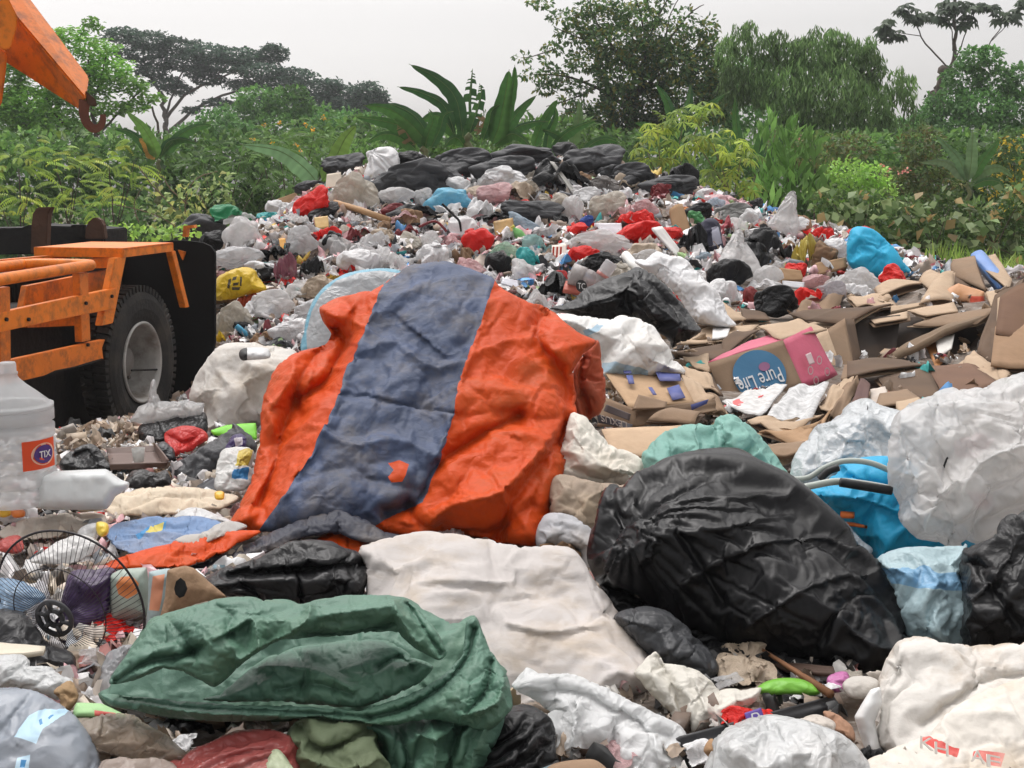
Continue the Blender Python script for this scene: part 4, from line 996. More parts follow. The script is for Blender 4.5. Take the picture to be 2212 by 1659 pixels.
    # black underbody and flap
    MB().box((-2.2, -4.5, -.1), (-.3, -.56, 1.0)).build('underbody_shade_block', BK, root, False, .02)  # solid black block, also stands in for the shade down to the ground
    MB().box((-2.2, -4.5, .9), (-.66, 1.1, 1.12)).build('chassis_rail', BK, root, False, .02)
    MB().box((-1.3, -.57, -.1), (-.62, .9, 1.15)).build('wheel_well', BK, root, False, .02)
    ly = 1.0
    fl = [(372, 519), (405, 520), (437, 524), (455, 532), (464, 546), (464, 740), (452, 790), (430, 840), (410, 880), (300, 900), (200, 900), (200, 540)]
    flat(fl, ly, .03, 'mudflap', mat((.008, .008, .008), .85, .1, 30, .1, 3, spec=.2, name='rubber_flap'))
    flat([(384, 540), (400, 544), (394, 562)], ly - .03, .02, 'flap_bracket', OR2)
    flat([(-60, 494), (45, 492), (60, 486), (105, 488), (150, 489), (226, 496), (226, 545), (-60, 552)], 1.3, .4, 'bed_beam', BK, bevel=.01)
    flat([(152, 486), (182, 485), (183, 512), (152, 512)], 1.24, .04, 'latch_box', BK, bevel=.006)
    flat([(66, 548), (67, 490), (70, 462), (80, 448), (110, 447), (103, 462), (101, 490), (99, 548)], .8, .07, 'steel_upright', RU, bevel=.006)
    flat([(183, 516), (184, 495), (190, 480), (200, 471), (208, 470), (216, 475), (222, 486), (226, 516)], 1.1, .06, 'round_plate', RU, bevel=.006)
    flat([(394, 512), (396, 488), (418, 486), (420, 492), (404, 494), (402, 512)], 2.3, .06, 'tail_bracket', OR2)
    # boom
    bo = bpy.data.objects.new('boom', None); COL.objects.link(bo); bo.parent = root
    q = lambda x, y, Y: loc(P(x, y, Y))
    e1 = (q(-73, -190, 9.4), q(193, 166, 9.0)); e2 = (q(-110, -135, 9.15), q(186, 214, 8.78)); e3 = (q(-140, 40, 9.35), q(171, 238, 8.98))
    e4 = (e1[0] + e3[0] - e2[0], e1[1] + e3[1] - e2[1])
    MB().hexa([e2[0], e3[0], e4[0], e1[0], e2[1], e3[1], e4[1], e1[1]]).build('boom_arm', OR2, bo, False, .012)
    th = loc(P(0, 0, 10)) - loc(P(0, 0, 9)); th = th / np.linalg.norm(th)
    prism([q(x, y, 8.72) for x, y in ((-80, -150), (5, -30), (38, 36), (36, 62), (24, 104), (10, 109), (-80, 60))], th, .06, 'knuckle_plate', OR, par=bo, bevel=.008)
    prism([q(x, y, 8.85) for x, y in ((-90, 80), (8, 108), (16, 118), (13, 150), (4, 222), (-12, 252), (-90, 262))], th, .25, 'boom_post', OR2, par=bo, bevel=.012)
    prism([q(x, y, 8.82) for x, y in ((186, 196), (196, 206), (204, 212), (209, 222), (209, 231), (198, 229), (188, 226))], th, .1, 'hook_lug', RU, par=bo, bevel=.006)
    hk = smooth_path([(184, 216), (181, 240), (186, 262), (200, 277), (214, 275), (222, 262), (222, 247)], 6)
    wd = np.interp(np.linspace(0, 1, len(hk)), [0, .3, .6, 1], [13, 10, 9, 6])
    tn = np.gradient(np.array(hk), axis=0); tn /= np.linalg.norm(tn, axis=1)[:, None]; nn = np.c_[-tn[:, 1], tn[:, 0]]
    b = MB(); 
    for i in range(len(hk) - 1):
        c = []
        for dY in (0, .07):
            for j, sg in ((i, 1), (i, -1), (i + 1, -1), (i + 1, 1)):
                c.append(q(*(np.array(hk[j]) + nn[j] * sg * wd[j]), 8.83 + dY))
        b.hexa(c)
    b.build('hook', mat((.17, .06, .035), .7, .4, 30, .3, 6, dirt=.6, dcol=(.06, .03, .02), name='rusty_hook'), bo)

# ------------------------------------------------------------------ flat and boxy things
def slab(pts, mt, name, parent=None, th=.008, bend=0.0, wob=.006, seed=0, n=9, tw=0.0):
    """pts: four corners (x, y, Y) in order around; a bent board with thickness"""
    c = [P(*p) for p in pts]
    u = np.linspace(0, 1, n); g = []
    for j in u:
        for i in u:
            g.append(c[0] * (1 - i) * (1 - j) + c[1] * i * (1 - j) + c[2] * i * j + c[3] * (1 - i) * j)
    g = np.array(g); nr = np.cross(c[1] - c[0], c[3] - c[0]); nr /= np.linalg.norm(nr) + 1e-9
    if nr @ (c[0] - np.array((0, 0, CAM_H))) > 0: nr = -nr
    uu, vv = np.tile(u, n), np.repeat(u, n)
    size = np.linalg.norm(c[2] - c[0])
    off = bend * np.sin(uu * math.pi) + tw * (uu - .5) * (vv - .5) * 4 + wob * size * 2 * nz(np.c_[uu * 3, vv * 3], 1.0, seed + 1.7)
    a = g + nr * off[:, None]; b = a - nr * th
    V = np.r_[a, b]; m = n * n
    f = []
    for j in range(n - 1):
        for i in range(n - 1):
            k = j * n + i; f.append((k, k + 1, k + n + 1, k + n)); f.append((m + k, m + k + n, m + k + n + 1, m + k + 1))
    rim = [i for i in range(n)] + [j * n + n - 1 for j in range(1, n)] + [(n - 1) * n + i for i in range(n - 2, -1, -1)] + [j * n for j in range(n - 2, 0, -1)]
    for i in range(len(rim)):
        p, q = rim[i], rim[(i + 1) % len(rim)]; f.append((p, m + p, m + q, q))
    org = V.mean(0)
    o = fast_mesh(name, V - org, np.array(f), mt, None, False)
    bm = bmesh.new(); bm.from_mesh(o.data); bmesh.ops.recalc_face_normals(bm, faces=bm.faces); bm.to_mesh(o.data); bm.free()
    o.location = org
    if parent is not None: adopt(parent, o)
    return o
def lettering(body, center, xdir, ydir, height, mt, parent, name='lettering', shear=0.0, width=None):
    cu = bpy.data.curves.new(name, 'FONT'); cu.body = body; cu.align_x = 'CENTER'; cu.align_y = 'CENTER'; cu.size = 1; cu.shear = shear; cu.extrude = .004; cu.resolution_u = 3
    t = bpy.data.objects.new(name, cu); COL.objects.link(t)
    me = bpy.data.meshes.new_from_object(t.evaluated_get(bpy.context.evaluated_depsgraph_get()))
    bpy.data.objects.remove(t, do_unlink=True); bpy.data.curves.remove(cu)
    n = len(me.vertices); co = np.empty(n * 3, np.float32); me.vertices.foreach_get('co', co); co = co.reshape(-1, 3)
    ext = co.max(0) - co.min(0); k = height / ext[1]; kx = k if width is None else width / ext[0]
    X, Y = np.array(xdir, float), np.array(ydir, float); X /= np.linalg.norm(X); Y /= np.linalg.norm(Y); Z = np.cross(X, Y)
    co = co - (co.max(0) + co.min(0)) / 2
    w = X * (co[:, :1] * kx) + Y * (co[:, 1:2] * k) + Z * (co[:, 2:3] * .3)
    me.vertices.foreach_set('co', w.astype(np.float32).ravel()); me.update(); me.materials.clear()
    o = link(name, me, mt, None, False); o.location = center
    adopt(parent, o); return o
def disc_on(center, xdir, ydir, rx, ry, mt, parent, name, n=40, inner=0.0):
    X, Y = unit(np.array(xdir, float)), unit(np.array(ydir, float)); a = np.linspace(0, 2 * math.pi, n, endpoint=False)
    o_ = X * (np.cos(a) * rx)[:, None] + Y * (np.sin(a) * ry)[:, None]
    if inner: V = np.r_[o_, o_ * inner]; f = [(i, (i + 1) % n, n + (i + 1) % n, n + i) for i in range(n)]
    else: V = o_; f = [tuple(range(n))]
    o = mesh_obj(name, V, f, mt, None, False); o.location = center; adopt(parent, o); return o
WHITE_INK = mat((.75, .75, .75), .6, 0, name='white_ink'); 
def solo(o, label, cat, group=None): return tag(o, label, cat, group)

def build_tarp():
    OT = woven((.62, .07, .007), dirt=.55, dcol=(.26, .07, .02), dscale=4, rough=.5, crease=.3, cscale=7, bscale=60, var=.18, thin=.05, spec=.15)
    BT = woven((.058, .08, .145), dirt=.65, dcol=(.14, .12, .10), dscale=5, rough=.6, crease=.35, cscale=6, bscale=55, var=.25, vscale=9)
    root = empty('tarpaulin', P(900, 1160, 5.3)); tag(root, 'large orange tarpaulin with a broad grey-blue stripe draped over bags in the middle', 'tarpaulin')
    main = [(496, 1132), (518, 1090), (543, 1035), (560, 960), (566, 880), (585, 815), (605, 785), (640, 762), (700, 745), (714, 722), (698, 694), (692, 664), (735, 642), (800, 628), (832, 612), (850, 598), (888, 574), (960, 565), (1020, 582), (1064, 602), (1080, 625), (1125, 648), (1180, 665), (1225, 700), (1255, 722), (1288, 738), (1262, 765), (1240, 800), (1244, 870), (1247, 905), (1236, 960), (1215, 1040), (1190, 1110), (1163, 1178), (1080, 1172), (960, 1150), (900, 1165), (830, 1150), (740, 1150), (640, 1150), (560, 1148), (520, 1142)]
    stripe = [(840, 560), (960, 540), (1068, 600), (1058, 640), (1040, 690), (1018, 745), (998, 800), (987, 850), (978, 905), (962, 960), (940, 1020), (915, 1085), (880, 1100), (832, 1122), (800, 1146), (700, 1155), (553, 1152), (590, 1100), (625, 1050), (652, 1010), (690, 945), (715, 890), (738, 835), (752, 790), (775, 735), (800, 680), (818, 640), (832, 605)]
    tear = [(838, 1000), (862, 995), (882, 1003), (876, 1025), (868, 1040), (845, 1042), (838, 1030), (850, 1015)]
    folds = [([(730, 716), (745, 745), (725, 790), (700, 830), (640, 870), (612, 930), (590, 1010), (560, 1090)], -.16, 20), ([(700, 745), (660, 800), (640, 850), (650, 900)], -.09, 14), ([(640, 765), (625, 820), (590, 870)], .04, 12),
             ([(575, 885), (600, 960), (570, 1040), (530, 1110)], .05, 14), ([(735, 645), (760, 680), (755, 730)], -.05, 12), ([(690, 665), (730, 690), (770, 740)], .05, 12),
             ([(1060, 605), (1045, 680), (1015, 770), (985, 860), (955, 960), (900, 1085)], .045, 12), ([(830, 610), (780, 735), (735, 850), (690, 950), (620, 1065)], .045, 12),
             ([(1180, 668), (1160, 730), (1200, 790), (1225, 850), (1215, 960)], -.11, 20), ([(1030, 760), (1100, 735), (1170, 740), (1240, 790)], .035, 20), ([(1010, 900), (1080, 890), (1160, 905), (1225, 900)], -.03, 18),
             ([(835, 1110), (900, 1085), (940, 1010), (1010, 960), (1120, 900)], -.11, 16), ([(930, 1130), (980, 1090), (1080, 1060), (1180, 960), (1225, 890)], .08, 18), ([(885, 1090), (905, 1130), (960, 1145), (1060, 1150), (1150, 1090)], -.05, 14), ([(1075, 1165), (1110, 1080), (1170, 1000), (1225, 930)], -.09, 16),
             ([(735, 852), (800, 860), (900, 880), (978, 890)], -.02, 5), ([(700, 930), (760, 960), (860, 950), (950, 990)], .025, 14), ([(640, 1040), (740, 1010), (830, 1040), (900, 1060)], -.025, 16), ([(780, 760), (850, 740), (930, 790), (1000, 780)], .02, 16), ([(800, 1000), (900, 1000), (880, 1090)], -.02, 12)]
    o = puff('orange_sheet', main, 4.9, [OT, BT], T=.30, back=.7, lean=1.3, nv=13000, rr=.8, folds=folds, lump=.16, seed=1, parent=root,
             paint=[(stripe, 1), (tear, 0)], tension=.35, sim=dict(shrink=-.035, pin=.5, edge=.5, thr=.30, pf=10, goal=.05, bend=.02, frames=12), dyx=.05, facets=[(190, .06), (80, .03), (34, .010)])
    flap = puff('side_flap', [(1240, 800), (1262, 762), (1290, 737), (1298, 770), (1308, 850), (1300, 885), (1284, 898), (1246, 904), (1236, 860)], 5.9, woven((.45, .075, .025), dirt=.5, dcol=(.12, .05, .03), rough=.6), T=.06, lean=.4, nv=700, folds=[([(1262, 775), (1258, 840), (1270, 890)], -.05, 7)], seed=2, parent=root, sim=dict(frames=12, edge=.5))
    b1 = puff('orange_edge', [(218, 1224), (300, 1193), (400, 1166), (480, 1150), (556, 1148), (520, 1172), (450, 1204), (404, 1222), (330, 1226), (270, 1228)], 4.42, OT, T=.03, lean=2.3, nv=1000, seed=3, parent=root, sim=dict(frames=12, edge=.4), lump=.4)
    b2 = puff('blue_edge', [(398, 1226), (460, 1204), (560, 1164), (640, 1126), (700, 1112), (745, 1110), (790, 1124), (830, 1146), (862, 1160), (820, 1172), (770, 1166), (720, 1152), (660, 1160), (590, 1190), (530, 1218), (495, 1242), (450, 1236)], 4.5, woven((.025, .028, .045), dirt=.3, rough=.55), T=.05, lean=1.8, nv=1300, seed=4, parent=root, sim=dict(frames=12, edge=.4))
    b3 = puff('orange_hem', [(690, 1166), (730, 1150), (800, 1172), (860, 1166), (830, 1185), (770, 1195), (710, 1185)], 4.7, OT, T=.03, lean=1.8, nv=400, seed=5, parent=root, sim=dict(frames=10, edge=.4))
    return o, BT, root

def build_front():
    BAG = film((.008, .008, .009), rough=.3, crease=.08, cscale=6, thin=0, spec=.2, bump=.05)
    BAG2 = film((.012, .012, .013), rough=.34, crease=.3, cscale=9, thin=0, spec=.22)
    WS = woven((.66, .645, .62)); WS2 = woven((.60, .57, .53), dirt=.6); WS3 = woven((.72, .71, .69), dirt=.25)
    GT = woven((.13, .26, .19), dirt=.45, dcol=(.10, .19, .10), dscale=2.2, rough=.5, crease=.4, cscale=7, var=.18)
    # --- the big black bag
    puff('bin_bag', [(1284, 1200), (1290, 1130), (1303, 1068), (1326, 1050), (1345, 1062), (1362, 1048), (1400, 1024), (1450, 1000), (1510, 982), (1585, 979), (1640, 1000), (1690, 1032), (1745, 1085), (1800, 1130), (1850, 1188), (1888, 1230), (1925, 1305), (1960, 1365), (1985, 1400), (1962, 1440), (1885, 1470), (1750, 1440), (1600, 1395), (1450, 1325), (1360, 1275), (1305, 1250)], 3.74, BAG, T=.34, back=.8, lean=1.0, nv=7500, rr=1.0, lump=.13, seed=6,
         knots=[(1346, 1128, 380, .03, 36)], folds=[([(1345, 1130), (1330, 1090), (1330, 1055)], -.05, 8), ([(1350, 1128), (1450, 1150), (1560, 1140), (1700, 1110)], .03, 14), ([(1400, 1120), (1500, 1080), (1640, 1070)], .02, 10), ([(1480, 1260), (1600, 1190), (1760, 1160), (1840, 1200)], .03, 14), ([(1620, 1350), (1760, 1260), (1880, 1240)], .025, 12), ([(1560, 1300), (1500, 1200), (1470, 1150)], -.03, 12), ([(1380, 1140), (1395, 1210), (1410, 1180)], .03, 10), ([(1760, 1400), (1830, 1300), (1900, 1290)], -.02, 12)],
         sim=dict(shrink=-.10, pin=.5, edge=.35, thr=.34, pf=8, goal=.02, bend=.03, frames=18), facets=[], tension=.45)
    tag(bpy.context.scene.objects['bin_bag'], 'big shiny black bin bag with a gathered neck, right of the orange tarpaulin', 'bin bag', 'black bin bags')
    def bb(pts, Y, label, mt=BAG2, **k):
        d = dict(T=.15, lean=.8, nv=1200, group='black bin bags', name='bin_bag', cat='bin bag'); d.update(k)
        g, nm, ct = d.pop('group'), d.pop('name'), d.pop('cat')
        return tag(puff(nm, pts, Y, mt, **d), label, ct, g)
    bb([(430, 1262), (470, 1235), (540, 1212), (600, 1190), (660, 1172), (712, 1170), (750, 1188), (770, 1196), (780, 1215), (796, 1216), (794, 1250), (775, 1290), (700, 1306), (620, 1300), (500, 1292), (450, 1285)], 3.85, 'crumpled black bag behind the green tarpaulin, under the blue hem of the orange one', nv=3000, seed=7, T=.14, lean=.9, folds=[([(500, 1245), (600, 1236), (700, 1226), (790, 1222)], -.06, 9), ([(520, 1260), (560, 1290)], -.03, 8), ([(640, 1235), (650, 1300)], -.03, 8), ([(720, 1232), (730, 1290)], .03, 8)], ridges=[(80, 40, .025)])
    bb([(780, 1300), (795, 1278), (830, 1268), (868, 1272), (872, 1290), (850, 1306), (800, 1310)], 3.9, 'small black bag scrap poking out over the green tarpaulin beside the white sack', nv=400, seed=8, T=.05)
    bb([(1300, 1262), (1340, 1268), (1380, 1290), (1400, 1312), (1390, 1345), (1345, 1340), (1310, 1300)], 3.95, 'small grey-black bag wedged between the white sack and the big black bag', nv=600, seed=9, T=.07)
    bb([(1330, 1335), (1380, 1312), (1430, 1318), (1470, 1345), (1500, 1380), (1535, 1410), (1550, 1450), (1500, 1480), (1440, 1450), (1390, 1400)], 3.55, 'crumpled dark grey bag against the right edge of the white sack', nv=1500, seed=10, T=.12, mt=film((.04, .042, .046), rough=.45, crease=.5, cscale=8, thin=0))
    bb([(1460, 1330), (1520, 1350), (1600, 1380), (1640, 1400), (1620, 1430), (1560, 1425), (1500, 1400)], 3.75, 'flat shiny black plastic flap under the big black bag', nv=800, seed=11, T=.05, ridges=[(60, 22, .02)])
    bb([(1040, 1560), (1090, 1530), (1150, 1535), (1190, 1570), (1200, 1640), (1230, 1720), (1020, 1730), (1010, 1640)], 2.85, 'crinkled black bag between the green tarpaulin and the thin white sheets', nv=1600, seed=12, T=.12, ridges=[(70, 40, .025)])
    bb([(2082, 1200), (2105, 1180), (2150, 1162), (2200, 1112), (2260, 1085), (2290, 1200), (2290, 1420), (2150, 1402), (2085, 1398), (2078, 1300)], 3.72, 'black bin bag cut off by the right edge of the photo', nv=2600, seed=13, T=.25, lean=.6, folds=[([(2100, 1300), (2160, 1220), (2212, 1150)], .03, 14), ([(2110, 1220), (2160, 1300), (2200, 1350)], -.03, 14)])
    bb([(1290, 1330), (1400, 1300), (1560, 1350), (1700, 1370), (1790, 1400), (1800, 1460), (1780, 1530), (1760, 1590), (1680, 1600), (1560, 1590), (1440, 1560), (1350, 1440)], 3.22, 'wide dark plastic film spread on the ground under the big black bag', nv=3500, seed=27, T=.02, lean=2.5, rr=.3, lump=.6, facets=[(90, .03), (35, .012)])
    # --- pale sacks
    ws = puff('woven_sack', [(776, 1190), (800, 1174), (850, 1160), (920, 1152), (1000, 1162), (1080, 1180), (1140, 1186), (1200, 1180), (1240, 1190), (1262, 1222), (1290, 1262), (1310, 1285), (1340, 1330), (1395, 1400), (1425, 1440), (1400, 1500), (1300, 1545), (1180, 1570), (1050, 1560), (950, 1510), (850, 1420), (800, 1330), (790, 1240)], 3.45, woven((.52, .485, .465), dirt=.7, dcol=(.42, .33, .235), dscale=3, aniso=(1, 1, 3), bump=.12), T=.19, back=.7, lean=1.25, nv=4500, rr=.42, seed=14, lump=.35,
              folds=[([(1100, 1350), (1200, 1362), (1300, 1350)], .025, 10), ([(1080, 1300), (1200, 1285), (1260, 1262)], -.012, 14), ([(1240, 1195), (1300, 1300), (1400, 1440)], .03, 8), ([(900, 1260), (1000, 1250), (1100, 1262)], .012, 12)], sim=dict(shrink=-.05, edge=.6, thr=.35, pf=7, goal=.04, bend=.2, frames=14))
    tag(ws, 'big stuffed off-white sack with tan stains, lying in the middle of the foreground', 'sack', 'pale woven sacks')
    c = P(1108, 1362, 3.68); lettering('E', c - unit(c - np.array((0, 0, 2.))) * .10, (1, 0, 0), (0, .75, .66), .016, mat((.05, .05, .08), .8, 0, name='faded_ink'), empty_parent(ws), 'stamp')
    def sack(pts, Y, label, mt=WS, **k):
        d = dict(T=.2, lean=.7, nv=1800); d.update(k); nm = d.pop('name', 'woven_sack'); ct = d.pop('cat', 'sack'); g = d.pop('group', 'pale woven sacks' if ct == 'sack' else None)
        return tag(puff(nm, pts, Y, mt, **d), label, ct, g)
    sack([(410, 862), (416, 835), (432, 808), (458, 768), (490, 748), (540, 747), (600, 752), (640, 770), (640, 830), (600, 870), (570, 915), (500, 930), (442, 932), (440, 880), (420, 872)], 7.4, 'dirty white stuffed sack between the truck wheel and the orange tarpaulin', WS2, T=.25, seed=15, nv=2400, folds=[([(452, 780), (440, 850), (442, 920)], .05, 12), ([(500, 800), (540, 850), (560, 900)], -.03, 14)])
    sack([(1185, 690), (1200, 678), (1260, 684), (1310, 690), (1350, 683), (1405, 704), (1430, 735), (1450, 770), (1478, 806), (1400, 815), (1300, 815), (1295, 770), (1260, 725)], 7.6, 'white sack with pale blue bands behind the right shoulder of the tarpaulin', [WS3, woven((.36, .5, .6))], T=.22, seed=16, nv=2200, paint=[([(1258, 712), (1290, 700), (1305, 706), (1270, 722)], 1), ([(1300, 782), (1330, 778), (1400, 800), (1400, 812), (1300, 798)], 1)], ridges=[(150, 60, .02)])
    sack([(1232, 900), (1262, 902), (1285, 925), (1320, 962), (1375, 988), (1408, 1012), (1408, 1032), (1380, 1048), (1320, 1052), (1240, 1040), (1200, 1030), (1218, 960)], 5.3, 'cream sack hanging out from under the right side of the tarpaulin', woven((.68, .64, .57), dirt=.35), T=.15, seed=17, folds=[([(1240, 940), (1300, 1000), (1360, 1030)], .02, 12), ([(1230, 1010), (1300, 1035), (1390, 1020)], -.02, 10)])
    sack([(1205, 1030), (1300, 1048), (1375, 1046), (1340, 1060), (1310, 1070), (1298, 1110), (1285, 1160), (1230, 1150), (1190, 1110)], 4.95, 'brownish sack under the cream one, left of the big black bag', woven((.32, .25, .19), dirt=.6), T=.12, seed=18, nv=1000, ridges=[(20, 60, .02)])
    sack([(1175, 1120), (1215, 1110), (1260, 1130), (1290, 1170), (1290, 1250), (1260, 1230), (1235, 1190), (1165, 1178)], 4.75, 'small grey-white sack at the bottom right corner of the tarpaulin', woven((.42, .42, .44), dirt=.4), T=.1, seed=19, nv=900)
    sack([(1706, 1030), (1718, 985), (1745, 950), (1790, 915), (1850, 878), (1880, 868), (1905, 880), (1960, 900), (1950, 960), (1940, 1050), (1820, 1060), (1720, 1056)], 5.2, 'milky white sack behind the grey tubes of the blue bag', clearfilm((.66, .69, .71), clear=0, thin=.2, dirt=.2), T=.22, seed=20, nv=2000, folds=[([(1880, 880), (1830, 950), (1800, 1030)], .03, 14), ([(1770, 940), (1760, 1000)], -.03, 12)])
    sack([(1896, 1215), (1930, 1200), (1990, 1194), (2070, 1186), (2088, 1200), (2090, 1400), (1995, 1408), (1955, 1340), (1920, 1270)], 3.85, 'pale blue stuffed plastic sack between the two black bags at the right', [film((.42, .56, .6), crease=.3), film((.22, .42, .62))], T=.2, seed=21, nv=1800, paint=[([(1905, 1228), (1960, 1225), (2090, 1250), (2090, 1285), (2000, 1268), (1930, 1260)], 1)], ridges=[(10, 70, .02)])
    # --- right bottom
    sack([(1888, 1570), (1892, 1500), (1905, 1455), (1930, 1405), (1958, 1384), (2000, 1380), (2060, 1395), (2120, 1398), (2180, 1392), (2290, 1400), (2320, 1720), (1890, 1730), (1900, 1640)], 3.05, 'large mud-stained white sack filling the bottom right corner', woven((.62, .59, .55), dirt=.85, dcol=(.36, .27, .18), dscale=3.4), T=.2, seed=22, nv=3600, lean=.9, folds=[([(1950, 1400), (1910, 1500), (1900, 1600)], .03, 12), ([(2000, 1560), (2060, 1520), (2160, 1470), (2290, 1450)], -.03, 12)])
    fs = sack([(1870, 1650), (1905, 1628), (1960, 1604), (2005, 1588), (2030, 1560), (2060, 1530), (2110, 1500), (2180, 1475), (2290, 1455), (2330, 1730), (1880, 1740)], 2.8, 'torn cream sack with red lettering at the bottom right edge', [woven((.66, .62, .56), dirt=.7, dcol=(.40, .28, .16), dscale=2.2), mat((.55, .06, .05), .7, .2, dirt=.6, dcol=(.6, .5, .42), name='red_print')], T=.06, seed=23, nv=3200, lean=1.2, tension=.3,
              paint=[([(1986, 1583), (2010, 1592), (2045, 1602), (2072, 1612), (2066, 1630), (2040, 1626), (2022, 1618), (1990, 1602)], 1), ([(2104, 1614), (2130, 1618), (2170, 1626), (2162, 1652), (2140, 1648), (2120, 1636), (2102, 1630)], 1)], sim=dict(shrink=-.05, edge=.6, goal=.05, frames=12))
    for tx, x, y, w in (('K', 2002, 1606, .03), ('H', 2034, 1618, .03), ('A', 2112, 1634, .03), ('F', 2146, 1645, .03)):
        c = P(x, y, 2.9); c = c - unit(c - np.array((0, 0, 2.))) * .10
        lettering(tx, c, (1, 0, -.22), (.1, .55, .8), .026, mat((.8, .74, .68), .7, 0, name='bare_sack'), empty_parent(fs), 'lettering', width=w)
    solo(puff('foam_board', [(1846, 1548), (1880, 1490), (1902, 1484), (1905, 1520), (1890, 1560), (1905, 1615), (1912, 1640), (1880, 1650), (1862, 1600)], 3.1, mat((.74, .74, .73), .6, .15, 60, .04, name='foam'), T=.04, nv=300, sim=False, tension=.1, lean=.3), 'white foam board edge left of the mud-stained sack', 'foam board')
    sack([(1540, 1720), (1536, 1620), (1560, 1580), (1600, 1560), (1650, 1552), (1700, 1556), (1760, 1575), (1815, 1600), (1850, 1640), (1872, 1720)], 2.8, 'smooth translucent white bag at the bottom edge, left of the red-lettered sack', clearfilm((.64, .65, .65), clear=0, thin=.2, dirt=.25), T=.2, seed=24, nv=1800, name='plastic_bag', cat='plastic bag', group='white plastic bags', lean=.7)
    SH = film((.78, .79, .79), crease=.5, thin=.3, cscale=8, rough=.5)
    sack([(1112, 1482), (1138, 1446), (1170, 1452), (1240, 1462), (1300, 1484), (1345, 1505), (1400, 1535), (1450, 1562), (1478, 1590), (1482, 1640), (1490, 1730), (1330, 1730), (1290, 1640), (1245, 1660), (1205, 1640), (1168, 1592), (1160, 1580), (1190, 1540), (1150, 1510)], 2.95, 'frayed thin white sheet at the bottom edge, nearest the camera', SH, T=.12, seed=25, nv=2800, name='plastic_sheet', cat='plastic sheet', group='frayed white sheets', lean=.9, tension=.3, folds=[([(1150, 1490), (1240, 1500), (1330, 1540), (1440, 1590)], -.04, 12), ([(1250, 1520), (1240, 1580), (1230, 1640)], .04, 14), ([(1330, 1560), (1320, 1640)], -.04, 12), ([(1400, 1560), (1430, 1640)], .03, 12)])
    sack([(1374, 1452), (1400, 1420), (1416, 1410), (1440, 1432), (1480, 1440), (1520, 1462), (1552, 1492), (1600, 1490), (1640, 1485), (1632, 1512), (1596, 1538), (1560, 1562), (1500, 1585), (1470, 1570), (1440, 1530), (1400, 1490)], 3.2, 'frayed cream sheet just behind the nearest white one, beside the long black bar', film((.72, .69, .62), crease=.5, thin=.2, cscale=8, rough=.6), T=.08, seed=26, nv=1800, name='plastic_sheet', cat='plastic sheet', group='frayed white sheets', lean=1.1, tension=.25, folds=[([(1420, 1420), (1460, 1500), (1480, 1570)], -.04, 10), ([(1500, 1460), (1530, 1530)], .03, 10)])
    # frayed threads
    rs = np.random.RandomState(4)
    bar = slab([(1468, 1590, 3.02), (1800, 1502, 3.32), (1815, 1528, 3.30), (1486, 1652, 2.98)], mat((.016, .016, .018), .35, .1, name='black_plastic'), 'plastic_bar', th=.05)
    tag(bar, 'long black plastic bar lying right of the thin white sheets, with a purple label', 'bar')
    lb = slab([(1606, 1543, 3.13), (1640, 1532, 3.16), (1652, 1566, 3.13), (1618, 1578, 3.10)], mat((.10, .06, .3), .4, 0, name='purple_label'), 'label', th=.004, wob=0); lb.location = Vector(lb.location) + Vector((0, -.02, .012)); adopt(bar_root(bar), lb)
    c = np.array(lb.location) + np.array((0, -.006, .006)); lettering('D', c, (1, .3, .25), (-.1, .5, .8), .022, WHITE_INK, bar_root(bar))
    puffs_right()
    build_left()

